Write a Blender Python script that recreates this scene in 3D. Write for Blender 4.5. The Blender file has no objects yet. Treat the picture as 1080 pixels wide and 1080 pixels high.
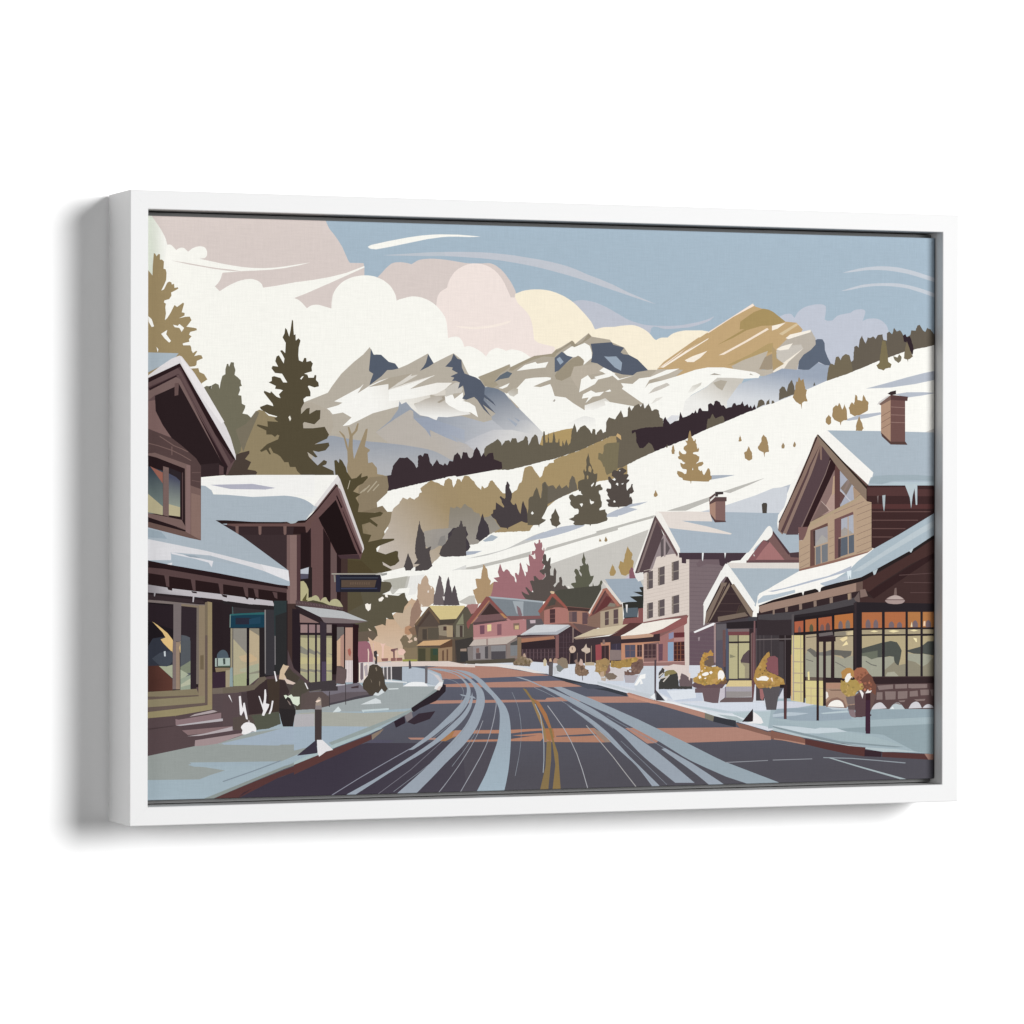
"""A framed canvas print (white floating frame) hanging on a plain white wall."""
import bpy, bmesh, math
import numpy as np
from mathutils import Vector, Matrix
from mathutils.geometry import delaunay_2d_cdt

S = bpy.context.scene
COL = S.collection

# ------------------------------------------------------------------ sizes (metres)
FRAME_W, FRAME_H, FRAME_D, RAIL = 0.47902, 0.3277, 0.04204, 0.00936
CANVAS_W, CANVAS_H, RECESS = 0.4573, 0.3022, 0.0082   # print on an 18 x 12 inch stretcher
CANVAS_BACK, BOARD_Y, BOARD_T = 0.0135, 0.0138, 0.006
# light reaching a white surface parallel to the wall; printed inks are scaled to it
INK = 0.762


# ------------------------------------------------------------------ helpers
def link(name, me, mats, parent=None):
    o = bpy.data.objects.new(name, me)
    for m in (mats if isinstance(mats, (list, tuple)) else [mats]):
        me.materials.append(m)
    COL.objects.link(o)
    if parent is not None:
        o.parent = parent
    return o


def new_mat(name):
    m = bpy.data.materials.new(name)
    m.use_nodes = True
    nt = m.node_tree
    return m, nt, nt.nodes['Principled BSDF']


def lin(c):
    c = c / 255.0
    return c / 12.92 if c <= 0.04045 else ((c + 0.055) / 1.055) ** 2.4


# ------------------------------------------------------------------ materials
def mat_paint(name, value, rough, bump=0.02, scale=900.0, spec=0.3):
    m, nt, b = new_mat(name)
    b.inputs['Roughness'].default_value = rough
    b.inputs['Specular IOR Level'].default_value = spec
    tc = nt.nodes.new('ShaderNodeTexCoord')
    n = nt.nodes.new('ShaderNodeTexNoise')
    n.inputs['Scale'].default_value = scale
    n.inputs['Detail'].default_value = 3
    nt.links.new(tc.outputs['Object'], n.inputs['Vector'])
    r = nt.nodes.new('ShaderNodeValToRGB')
    r.color_ramp.elements[0].color = tuple(v * 0.985 for v in value) + (1,)
    r.color_ramp.elements[1].color = tuple(value) + (1,)
    nt.links.new(n.outputs['Fac'], r.inputs['Fac'])
    nt.links.new(r.outputs['Color'], b.inputs['Base Color'])
    bp = nt.nodes.new('ShaderNodeBump')
    bp.inputs['Strength'].default_value = bump
    bp.inputs['Distance'].default_value = 0.0005
    nt.links.new(n.outputs['Fac'], bp.inputs['Height'])
    nt.links.new(bp.outputs['Normal'], b.inputs['Normal'])
    return m


def mat_print():
    """Flat printed inks (stored per face on the canvas) on a woven cloth."""
    m, nt, b = new_mat('printed_canvas')
    N, L = nt.nodes, nt.links
    b.inputs['Roughness'].default_value = 0.85
    b.inputs['Specular IOR Level'].default_value = 0.0
    at = N.new('ShaderNodeAttribute')
    at.attribute_name = 'ink'
    tc = N.new('ShaderNodeTexCoord')

    def mapping(sx, sy, sz):
        mp = N.new('ShaderNodeMapping')
        mp.inputs['Scale'].default_value = (sx, sy, sz)
        L.new(tc.outputs['Object'], mp.inputs['Vector'])
        return mp

    # long thin slubs in warp and weft
    def slub(sx, sz, seed):
        mp = mapping(sx, 1.0, sz)
        mp.inputs['Location'].default_value = (seed, 0, seed * 1.7)
        n = N.new('ShaderNodeTexNoise')
        n.inputs['Scale'].default_value = 1.0
        n.inputs['Detail'].default_value = 2.0
        L.new(mp.outputs['Vector'], n.inputs['Vector'])
        return n
    warp = slub(1400.0, 110.0, 3.1)
    weft = slub(110.0, 1400.0, 7.7)
    mot = slub(2100.0, 2100.0, 1.3)
    a1 = N.new('ShaderNodeMath'); a1.operation = 'ADD'
    L.new(warp.outputs['Fac'], a1.inputs[0]); L.new(weft.outputs['Fac'], a1.inputs[1])
    a2 = N.new('ShaderNodeMath'); a2.operation = 'ADD'
    L.new(a1.outputs[0], a2.inputs[0]); L.new(mot.outputs['Fac'], a2.inputs[1])
    mr = N.new('ShaderNodeMapRange')
    mr.inputs['From Min'].default_value = 1.0
    mr.inputs['From Max'].default_value = 2.0
    mr.inputs['To Min'].default_value = 0.94
    mr.inputs['To Max'].default_value = 1.06
    L.new(a2.outputs[0], mr.inputs['Value'])
    mx = N.new('ShaderNodeVectorMath'); mx.operation = 'SCALE'
    L.new(at.outputs['Color'], mx.inputs[0]); L.new(mr.outputs['Result'], mx.inputs['Scale'])
    L.new(mx.outputs['Vector'], b.inputs['Base Color'])
    bp = N.new('ShaderNodeBump')
    bp.inputs['Strength'].default_value = 0.12
    bp.inputs['Distance'].default_value = 0.0003
    L.new(a1.outputs[0], bp.inputs['Height'])
    L.new(bp.outputs['Normal'], b.inputs['Normal'])
    return m


M_WALL = mat_paint('white_wall_paint', (0.93, 0.93, 0.93), 0.9, 0.01, 400.0, 0.1)
M_FRAME = mat_paint('white_lacquered_wood', (0.665, 0.665, 0.665), 0.55, 0.01, 700.0, 0.25)
M_BOARD = mat_paint('grey_backing_board', (0.19, 0.19, 0.19), 0.9, 0.02, 500.0, 0.1)
M_PRINT = mat_print()

# ------------------------------------------------------------------ the wall
bm = bmesh.new()
for x, z in ((-3, -3), (3, -3), (3, 3), (-3, 3)):
    bm.verts.new((x, FRAME_D + 0.0008, z))
bm.faces.new(bm.verts)
me = bpy.data.meshes.new('wall')
bm.to_mesh(me); bm.free()
wall = link('wall', me, M_WALL)
wall['kind'] = 'structure'
wall['label'] = 'plain white wall behind the framed picture'

# ------------------------------------------------------------------ the framed picture
pic = bpy.data.objects.new('framed_canvas_print', None)
COL.objects.link(pic)
pic['label'] = 'white floating frame holding a canvas print of a snowy mountain village street'
pic['category'] = 'framed picture'


def add_rail(side):
    """One mitred rail. side: 0 top, 1 right, 2 bottom, 3 left."""
    c, g = 0.00035, 0.00001
    # closed section: (distance inward from the outer edge, depth)
    sec = [(0, c), (c, 0), (RAIL, 0), (RAIL + 0.0003, 0.0003), (RAIL + 0.0003, FRAME_D - 0.0004),
           (RAIL, FRAME_D), (0.0012, FRAME_D), (0.0004, FRAME_D - 0.0006), (0, FRAME_D - 0.0016)]
    bm = bmesh.new()
    half = (FRAME_W if side in (0, 2) else FRAME_H) / 2
    off = (FRAME_H if side in (0, 2) else FRAME_W) / 2
    rings = []
    for e in (-1, 1):
        ring = []
        for u, y in sec:
            along, across = e * (half - u - g), off - u
            x, z = {0: (along, across), 2: (-along, -across), 1: (across, -along), 3: (-across, along)}[side]
            ring.append(bm.verts.new((x, y, z)))
        rings.append(ring)
    n = len(sec)
    for i in range(n):
        j = (i + 1) % n
        bm.faces.new((rings[0][i], rings[0][j], rings[1][j], rings[1][i]))
    bm.faces.new(rings[0][::-1]); bm.faces.new(rings[1])
    bmesh.ops.recalc_face_normals(bm, faces=bm.faces)
    me = bpy.data.meshes.new('frame_rail')
    bm.to_mesh(me); bm.free()
    return link('frame_rail', me, M_FRAME, pic)


for side in range(4):
    add_rail(side)

bm = bmesh.new()
bmesh.ops.create_cube(bm, size=1)
bmesh.ops.scale(bm, vec=(FRAME_W - 2 * RAIL - 0.002, BOARD_T, FRAME_H - 2 * RAIL - 0.002), verts=bm.verts)
bmesh.ops.translate(bm, vec=(0, BOARD_Y + BOARD_T / 2, 0), verts=bm.verts)
me = bpy.data.meshes.new('backing_board')
bm.to_mesh(me); bm.free()
link('backing_board', me, M_BOARD, pic)

# ------------------------------------------------------------------ the printed canvas
# The illustration as flat areas of ink, listed back to front, in steps of 0.05 mm from
# the lower left corner of the canvas: red,green,blue[>second colour, fade from, to] then outline
# (first point, then steps).
ART = """
165,183,197 -381,6485 11519,365 21,-9362 -11531,520
215,203,198 -111,6330 2059,-204 8,-62 6,-21 8,-21 21,-42 11,-19 51,-57 41,-53 51,-77 57,-123 10,-18 17,-23 18,-19 138,8 1,-696 -2495,-42
215,203,198 2522,4905 8,552 76,79 25,28 47,39 18,12 20,8 25,6 55,3 27,-1 50,-7 48,-11 57,36 24,10 27,7 30,5 68,6 37,1 82,-3 88,-8 200,-27 57,-3 145,4 33,3 31,1 30,-4 29,-10 28,-14 52,-36 25,-23 24,-25 60,-76 29,-47 28,-53 5,-16 2,-19 -2,-175 -4,-110 -2,-105
189,193,204 4708,5215 55,31 26,11 29,8 42,5 24,1 56,-4 67,-12 33,-8 66,-23 64,-26 57,-28 54,-30 19,-8 91,-50 39,-16 43,-15 96,-25 48,-9 47,-5 94,-3 143,0 92,5 78,9 175,33 103,28 41,15 56,26 -33,-33 -14,-11 -47,-22 -89,-31 -67,-18 -66,-13 -139,-14 -130,-8 -46,8 -50,13 -43,4 -30,-24 -12,-65 2,-93 7,-104 4,-99 -929,-13
246,236,214 4068,4423 35,899 79,31 30,8 71,11 38,3 74,1 37,-2 36,-4 37,-6 75,-20 72,-28 34,-16 65,-37 30,-21 30,-24 55,-51 52,-51 47,-51 20,-24 15,-23 31,-62 75,21 27,5 31,3 99,4 68,12 89,9 34,2 32,-2 31,-6 29,-8 53,-22 41,-23 34,-27 16,-15 28,-33 12,-11 24,-12 23,14 28,11 19,3 65,2 30,24 16,11 20,11 51,18 62,13 36,4 174,4 27,-1 56,-8 85,-22 1,-485
239,226,220 3165,4411 36,775 7,60 6,24 7,18 8,15 11,14 13,13 16,12 56,31 6,33 12,35 10,21 28,44 15,20 16,18 35,30 21,13 52,26 29,11 28,8 27,5 27,2 27,0 55,-5 55,-13 50,-21 45,-29 41,-35 37,-42 31,-47 51,-99 29,-65 51,1 31,-60 77,-68 33,-34 14,-18 12,-19 10,-21 15,-44 11,-51 17,-132 38,-29 17,-8 43,-10 71,-14 69,-17 1,-330
245,233,223 3394,4974 80,-10 108,-4 43,0 86,5 90,11 98,20 53,13 106,29 -7,-12 -11,-11 -50,-19 -68,-20 -80,-17 -84,-13 -74,-7 -36,-2 -68,1 -64,5 -54,9
247,246,239 -212,6099 271,-55 70,-92 32,-46 35,-62 16,-36 14,-54 25,3 12,-2 12,-7 48,-47 28,18 14,6 15,2 14,0 14,-4 11,-7 32,-30 37,30 14,9 34,14 34,7 17,1 31,-5 12,-6 10,-8 7,-10 9,-22 2,-13 -2,-26 -3,-11 -10,-13 -13,-10 -56,-7 65,-16 121,-39 51,-13 179,-36 62,-11 208,-72 347,-108 245,-28 352,-227 3,-2168 -2416,2
215,203,198 825,5476 274,27 269,19 48,5 142,23 98,21 49,14 52,12 60,7 115,5 144,2 304,1 7,-35 -184,-74 -193,-44 -141,-28 -112,-19 -184,-27 -44,-8 -113,-24 -148,-23 -9,27 -8,13 -22,19 -14,9 -16,7 -36,10 -20,3 -22,0 -50,-6 -53,-13 -27,-9 -77,-34 -42,-23 -78,-50 -52,49 34,34 17,24 13,25
247,246,239 1268,5330 148,23 157,32 244,37 193,37 193,44 186,74 0,-40 -537,-344 -244,28
215,203,198 1611,5230 381,157 398,179 0,-129 -274,-406 -334,-6 -87,157
247,246,239 1611,5226 27,-7 24,-11 33,-26 56,-58 35,24 14,6 32,7 19,2 19,0 21,-2 132,-35 2,65 11,68 7,23 11,23 15,24 19,25 22,24 23,20 24,18 26,15 56,25 29,9 63,13 31,4 31,2 32,0 31,-2 30,-4 28,-6 53,-19 25,-11 25,-14 45,-33 19,-18 17,-20 27,-43 10,-20 7,-18 11,-52 33,14 97,27 33,6 33,2 31,-2 32,-4 32,-7 58,-21 28,-13 26,-15 25,-17 25,-21 24,-23 41,-47 28,-43 9,-22 8,-27 7,-38 13,-138 27,10 16,4 36,4 20,0 16,-3 14,-7 12,-11 20,-25 13,-30 10,-32 28,7 14,2 16,0 17,-3 37,-13 37,-17 54,-32 45,-42 32,44 13,13 35,21 19,8 19,6 17,1 63,-16 29,-14 53,14 19,2 22,-1 48,-7 41,-12 54,-27 64,-46 247,0 3,-1737 -3214,3
247,246,239 574,5616 271,-49 102,-15 105,-12 97,-6 93,-1 45,1 129,11 85,12 295,50 -141,-37 -143,-29 -144,-20 -188,-15 -128,-7 -181,35 -60,14 -119,33
212,200,195 263,5591 150,-17 251,-38 115,-14 135,-11 121,-16 -87,1 -75,4 -148,15 -257,38
247,246,239 1604,5392 213,30 193,37 176,45 204,79 0,-16 -257,-110 -211,-100 -175,-76 -146,-57
247,246,239 2429,5787 24,14 15,6 195,46 213,43 149,24 137,14 90,5 198,2 191,-10 65,-6 -130,-7 -126,1 -106,-3 -76,-6 -170,-26 -417,-92 -160,-31 -57,4 -14,3 -12,8
188,195,203 2592,5701 454,38 117,8 143,6 0,-43 -197,-7 -394,-3
193,197,205 3297,5753 225,6 174,0 127,-4 137,-9 138,-12 276,-36 142,-23 114,-23 88,-22 92,-30 137,-53 152,-49 145,-54 186,-82 286,-106 32,-13 -174,46 -719,210 -134,35 -255,59 -140,28 -205,32 -205,26 -203,16 -276,11 -140,3
196,202,210 8002,5634 84,24 116,27 93,17 96,11 50,4 50,2 99,-1 97,-7 47,-6 131,-25 78,-19 279,-76 0,-46 -318,82 -115,25 -128,18 -100,9 -100,3 -49,0 -98,-5 -50,-5 -145,-21
196,202,210 7983,5432 173,52 77,20 43,8 95,11 100,7 151,4 88,-4 116,-15 130,-28 155,-44 111,-35 0,-43 -218,65 -149,39 -49,10 -49,7 -99,9 -49,3 -99,2 -97,-3 -92,-9 -85,-12 -72,-15 -32,-8 -92,-15
191,196,208 7230,4636 8,502 51,21 17,5 35,5 17,1 15,-3 13,-8 32,-35 29,50 13,15 16,15 18,14 20,13 23,12 27,10 30,9 59,13 27,4 50,3 20,-2 21,-4 16,-7 12,-12 3,-15 -1,-37 -8,-53 -8,-36 15,-9 18,-7 14,-1 50,5 46,43 16,11 38,13 118,21 15,8 27,18 17,7 23,5 54,5 20,-1 17,-5 11,-10 4,-14 -4,-21 -31,-80 44,20 18,5 23,4 51,3 24,-1 22,-3 20,-5 37,-15 17,-11 30,-28 12,-13 14,-26 10,-27 1,-528 -1230,-15
240,239,236 4324,4205 2810,30 1,-453 -2811,-19
181,173,160 1504,4076 175,43 306,120 44,67 105,134 141,127 106,82 71,78 35,-73 178,-81 106,-69 107,43 229,121 66,-102 135,66 90,42 90,-65 72,-142 363,-469 1,-712 -2419,-6
85,93,107 2464,4712 32,-68 27,5 56,-2 86,-74 71,-16 41,-53 -68,-15 -62,-4 -62,-64 -136,-99 12,47 30,76 -43,24 -5,17 12,117
85,93,107 3110,4663 61,-100 -60,-38 -95,-43 41,46 27,42
216,210,200>246,245,240,3021,4426,2594,4086 1973,4072 126,35 48,28 -92,13 291,153 39,37 -71,-104 138,85 106,51 107,32 -5,-123 254,175 -9,-32 84,21 -182,-112 381,109 -274,-149 295,67 177,2 -87,-65 31,-67 -129,-10 -72,16 9,-42 -188,-60 72,-126 -179,116 -53,-17 -302,-78 -265,-128 -74,-10 100,91 -97,52 -114,-21 -30,36
181,173,160 2660,4279 129,64 116,48 81,47 -161,-106
173,164,149 2434,4302 231,100 249,52 -9,-32 -133,-69 -107,-77 -5,62
216,211,202 2665,4280 258,170 -12,-33 83,22 -169,-96
239,236,229>246,245,240,3164,4394,2842,4256 2665,4271 160,47 366,122 -205,-115 -81,-38 304,71 171,2 -72,-65 -98,-51 -260,-54 -285,-36
181,173,160 2905,4287 99,59 143,74 53,17 180,-23 108,-32 -108,-22 -171,-2
184,176,165>240,239,235,3200,4193,3200,3999 2950,4123 125,60 126,35 107,-7 45,-58 172,-75 72,-50 -270,-36 -104,3 -29,-58 -29,37 -54,21 -89,15
164,155,141 3210,4151 63,34 -10,26 45,9 -9,-46 -62,-31
246,245,240 3299,4219 90,15 20,-45 97,71 4,-77 69,-26 54,-2 45,-160 -81,50 -126,13 -127,61 -36,33
202,197,188 3308,4295 54,35 54,31 45,3 45,-66 -18,-43 -79,-9 -101,-38
181,173,160 3503,4169 130,32 40,-23 72,-97 95,-113 -95,-26 -108,16 -49,25 90,12 -32,115 -67,40
86,93,107 3398,4670 45,-53 45,-11 5,-81 31,-64 127,-40 90,-50 22,-71 -13,-59 100,-78 33,-47 -133,91 -9,-28 138,-143 -147,95 100,-131 -90,81 -73,100 -36,30 -90,-31 -46,13 31,46 -13,59 -9,33 -57,-34 21,68 -45,16 -45,-1 27,34 -45,13 85,38 -67,33 9,26 -85,7 67,68
115,124,138>198,199,202,3904,4285,4068,3761 3756,4317 49,6 99,-24 73,-33 55,-64 329,-303 70,-70 -6,-133 -683,-140 -325,66 325,320 98,26 -8,32 47,36 -138,143 6,28 136,-91 -33,47 -100,78
163,171,183 4005,3995 64,-30 109,-67 146,-109 -73,25 -128,75
155,163,176 4087,3999 73,-33 128,-101 110,-67 -147,67
152,159,170>192,193,197,3200,4024,3977,3727 2786,4159 22,-34 53,24 63,-68 98,-75 89,-11 54,-24 29,-37 29,62 104,-4 162,15 256,-65 95,26 138,-105 91,-135 -327,-205 -289,184 -324,149 13,-81 -200,194 -1,84 -35,16 -169,-99 -217,-147 163,130 89,118
184,177,169>185,183,186,3344,3790,3832,3641 2906,4069 35,-16 4,-77 167,-145 35,8 162,-49 180,-66 253,-83 0,-118 -388,20 -188,91 -269,49 -231,27 -146,113 217,147
153,161,176>170,176,188,3201,3957,3561,3791 2945,3977 131,-113 68,-89 -18,81 192,-83 144,-53 -108,87 171,-66 0,118 -216,66 -198,65
153,159,169>177,178,181,2488,3750,2488,3449 1872,3713 87,68 64,5 24,-1 33,-5 81,-17 145,-21 171,-17 127,-9 233,-24 197,-29 69,-13 63,-16 54,-20 49,-23 94,-50 181,-19 0,-237 -1829,-4
179,170,156 1661,4119 140,18 158,-65 70,-74 18,-117 -44,-100 -79,-17 -210,81 -53,166
174,177,183>217,216,214,4159,4016,4324,3797 3996,3727 91,136 73,103 91,1 110,-76 70,-62 -6,-99
185,186,192>212,211,210,3669,3860,3905,3658 3525,3724 145,69 181,69 218,1 329,-65 0,-102 -656,-140
175,166,151 3678,4426 154,53 99,44 109,45 13,-35 124,61 146,66 205,27 52,48 46,18 137,79 23,-17 11,-22 160,122 37,-37 213,-30 19,-26 149,-57 56,-77 93,-50 131,-118 207,20 216,11 67,-223 -1010,-320 -554,-5 -458,98 -128,151 -91,47 -99,24 -49,-1
164,154,134 3678,4426 353,135 11,-29 -111,-69 -63,-77 45,-41 -63,-35 -91,16 -27,50
160,150,130 4053,4536 124,58 146,66 205,27 52,48 22,-13 -41,-72 -128,7 -137,-45 -119,-52 -100,-61 -46,-1
156,146,127 4561,4710 92,44 110,80 23,-19 14,-22 34,-2 59,35 64,89 35,-37 -62,-43 -93,-53 -51,-60 -32,16 0,60 -92,-53 -73,-52
246,245,239 4122,4496 92,64 124,36 22,-20 128,22 -33,-60 -168,-19
246,245,239 3913,4311 128,54 -28,-40 -54,-22
98,107,117 3864,4374 67,72 82,44 58,-20 -40,-48 -99,-18
246,245,239 3977,4266 27,-14 64,18 64,48 91,93 100,15 147,8 49,-6 -3,-20 -83,-28 -119,-48 83,-7 113,35 19,-34 33,-95 129,-15 83,-57 138,-78 148,12 223,50 37,-30 1,-377 -923,-6 33,99
206,202,193>180,172,157,4068,4219,4104,4304 4017,4266 69,45 51,-6 0,-51 -51,-35 -45,13
246,245,239 4032,4227 54,-8 51,31 22,-47 -73,-34
170,164,156 4540,4173 18,24 15,-6 -11,-21
246,245,239 4847,4275 24,141 78,45 40,-47 117,30 121,36 37,-12 -74,-25 -121,-28 -37,-49 -102,-52
246,245,239 4879,4207 15,47 92,43 55,-25 99,13 -52,-46 -83,-10 -84,-72 37,63
246,245,239 5149,4286 59,24 15,-20 -33,-7
211,207,198>243,241,236,5060,4229,5060,4084 4912,4134 241,80 93,-68 -112,-44 -222,-22
246,245,239 4662,4708 102,64 27,-11 120,48 59,-30 24,-71 2,-60 -103,-82 15,46 -52,51 -92,-13 -65,23
155,145,126 4562,4451 45,72 157,110 70,38 63,-42 0,-59 -96,-27 -55,-98 -102,-49 -64,16
93,101,116 4561,4642 83,69 64,-42 65,-16 -64,-52 -101,-95 -46,-18
154,167,182 4583,4630 37,24 46,-54 -40,-31
183,173,158 4786,4551 144,19 129,19 93,-50 -55,-52 -148,-26 -83,-45 -28,-103 -92,127
246,245,239 5106,4504 28,43 139,-67 -28,-12 -93,11
233,232,228>246,245,239,4856,4005,4857,3894 4691,3919 129,69 92,35 148,-33 112,-50 0,-103 -407,-3
86,93,107 4981,4801 245,21 22,-28 127,-29 -41,-52 32,-20 65,-5 103,-50 125,-115 -134,-22 -47,-35 -121,7 -168,41 -130,75 -74,13 19,97
152,165,180 5139,4667 50,-3 93,5 69,-68 -13,-89 -74,37
246,245,239 5082,4509 52,38 93,-41 93,-81 177,41 0,-19 -196,-36 -74,57 -167,-50 -37,25 148,36
175,166,151 5491,4464 174,64 225,3 -216,-88 -131,-11 -186,-58 -47,38
192,164,122 5764,4537 79,80 414,273 19,1 94,58 542,322 29,-31 77,-21 86,-10 52,-22 150,-105 135,-10 77,-74 -115,-185 -250,-108 -478,-215 -682,-26 85,70
166,144,97 6750,4985 10,87 162,107 115,41 67,-11 52,-22 150,-105 -115,-42 -173,-10 -182,-52 -171,-90 -181,-77 324,180
244,227,211 5764,4537 342,230 151,80 113,102 542,325 16,-25 -254,-128 -304,-186 -113,-105 -301,-194
192,164,122 5802,4548 229,158 226,184 28,-4 85,58 19,-12 -132,-102 -151,-89
246,236,221 5805,4553 301,180 276,154 -12,-17 -264,-156 -263,-159
241,226,208 6500,4699 308,157 277,152 19,-17 -258,-140 -285,-146
246,236,221 6093,4638 89,44 183,63 -89,-79 -75,-46 -76,-1
177,154,109 6595,4589 270,120 230,125 61,10 1,-96 -215,-64 -191,-72
188,179,165 6652,4581 137,66 306,109 -76,-210 80,1 58,19 0,-87 -406,-6
160,146,126 6988,4551 69,135 100,45 0,-174 -61,-10
188,179,165 5768,4537 263,-4 47,1 -85,-61 -112,-62 -207,32
184,176,165 7335,4899 280,96 58,-90 6,-70 -64,-62 -87,-54 -57,-79 -20,-88 -183,-20 -124,-36 9,139 77,71 -29,69
212,192,157 7229,4946 212,121 23,-17 -196,-121
243,234,219 7143,5032 167,38 -100,-68 -67,-22
243,236,224 7310,4899 54,41 251,56 0,-26 -270,-81
199,193,184 7195,4758 73,53 231,21 23,-43 -177,-151 -77,-10 -61,51
243,236,224 7195,4775 73,36 129,33 -52,-67 -106,-15
240,232,218 7153,4527 115,92 264,175 -187,-156 -57,-79 -96,-54
175,153,115 7143,4809 52,-43 6,-95 90,-55 -138,-77
94,103,118 7673,4884 29,12 58,-2 26,-40 4,-79 29,-69 45,-82 27,-26 -101,11 -78,34 -38,-62 -97,-31 -116,7 10,91 57,71 87,54 62,62
201,196,187>236,235,231,6447,4417,6333,4157 6079,4155 28,52 75,52 170,88 133,109 324,-3 -57,-101 -76,-244 -597,-22
177,169,155 6434,4397 89,30 80,-11 -61,-104 -66,37
154,164,180>213,216,220,7230,4514,7192,4183 6599,4194 95,123 58,70 114,39 115,30 172,57 115,51 193,-12 135,2 107,80 87,-25 78,-16 -39,-246 -675,-251 -554,-6
246,245,239 5694,4099 -346,220 18,20 -28,40 135,-7 80,61 131,18 197,80 150,16 -132,-58 -225,-72 -56,-90 47,50 197,46 169,50 189,63 151,28 190,2 381,-47 58,-28 -19,-35 -172,-10 -153,7 -171,0 -133,-102 -170,-88 -84,-65 -47,-216 -990,-214 -38,325 130,44 -9,46
200,194,185 5662,4267 69,65 150,58 37,-24 -112,-51
207,203,194>238,236,230,6219,4397,6163,4284 6129,4284 53,75 114,40 -10,-30 -104,-79
168,162,151 6394,4481 53,21 89,-19
226,223,216 5690,4154 60,66 88,18 -51,-38
220,221,224 5863,3980 75,56 94,-3 -38,-86 -112,-36
246,245,239 6866,4484 38,26 44,-20 -34,-18
182,178,167 6870,4489 15,16 19,-12 19,-9
246,245,239 1506,2783 842,379 725,147 237,62 270,51 249,22 208,-10 207,57 374,83 443,167 301,-255 370,166 530,200 296,122 538,192 58,11 427,162 233,97 245,98 351,120 354,127 499,103 8,-3817 -7763,124
175,151,104 4370,3662 4,16 12,19 4,16 8,17 9,30 3,19 10,22 16,3 13,5 21,5 34,16 16,1 8,6 34,7 39,11 18,2 12,6 76,15 32,2 19,5 16,1 0,-20 -6,-19 -3,-47 -3,-12 -3,-43 -5,-31 -1,-20 -5,-13 -1,-17 -13,-4 -21,-12 -18,-8 -60,-21 -17,-8 -20,-7 -17,-9 -33,9 -18,9 -11,2 -17,7 -22,6 -10,0 -16,7 -20,5 -10,5 -42,12
102,95,81 3742,3590 7,36 2,32 13,14 5,11 46,26 12,9 24,8 10,10 17,7 8,10 19,11 22,-20 15,-17 7,-18 2,-16 7,11 25,28 4,12 45,9 10,-8 9,-17 4,14 10,20 4,13 16,-3 29,3 9,-15 2,-17 8,-15 17,4 18,11 29,11 8,11 9,20 10,15 13,-8 14,-12 -1,-21 7,-17 -1,-17 5,-30 3,17 10,12 9,19 14,37 18,14 18,24 13,-7 15,-14 5,-13 7,-41 4,-15 2,-15 17,-8 29,-9 3,19 -2,14 2,10 -3,17 1,21 -1,28 4,10 2,22 -2,12 20,0 -2,-13 5,-26 -1,-25 2,-26 4,-12 -1,-17 24,0 4,15 0,20 -2,10 3,16 1,31 3,19 5,-32 -4,-15 9,-32 -3,-15 3,-17 12,-1 24,2 7,48 1,19 9,52 1,14 1,-18 11,-49 2,-16 5,-16 -1,-20 5,-14 27,0 6,33 5,15 5,-20 -2,-9 3,-16 2,-37 24,-8 6,19 -2,11 3,23 5,15 3,-25 8,-11 4,-24 7,16 8,24 13,29 5,-17 2,-14 10,-22 1,-15 28,34 0,12 4,23 5,11 -2,25 5,27 1,19 5,20 9,16 7,23 6,10 6,22 9,-27 9,-19 7,-29 2,-22 12,13 3,11 13,10 9,18 37,19 19,7 13,-9 14,-17 13,-8 24,-26 8,-18 11,-15 2,20 5,14 2,17 28,0 6,-17 -2,-20 5,-23 46,18 19,43 14,-26 5,-17 21,11 16,6 3,17 -2,17 5,20 -4,13 3,21 0,15 9,17 11,12 12,23 16,-8 51,-14 26,-12 -3,-11 4,-33 -2,-16 3,-31 -3,-22 3,-9 -3,-29 1,-20 -65,3 -10,-6 -17,-5 -13,-10 -20,-4 -33,-16 -17,-4 -30,-19 -40,-12 -22,-12 -15,-4 -9,-6 -20,-6 -17,-11 -16,-3 -25,-17 -33,-8 -18,-11 -15,-6 -34,-8 -19,-6 -29,-14 -19,-2 -9,-6 -40,-7 -13,-7 -35,-12 -14,-7 -13,0 -21,-9 -16,-2 -26,-11 -22,-4 -16,-5 -15,-1 -15,-7 -38,-3 -6,-5 -25,-2 -12,-5 -14,-2 -15,-7 -40,-7 -27,-8 -21,-3 -9,-6 -18,-5 -12,0 -21,-6 -32,-4 -12,-6 -24,-7 -17,-2 -16,-5 -12,0 -32,-8 -15,-7 -33,-2 -18,-7 -14,-1 -35,5 -22,-4 -14,4 -34,-5 -17,3 -28,2 -24,-3 -72,7 -14,4 -17,1 0,17 3,29 -1,18 2,21 -2,11 -5,14 5,18
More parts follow.
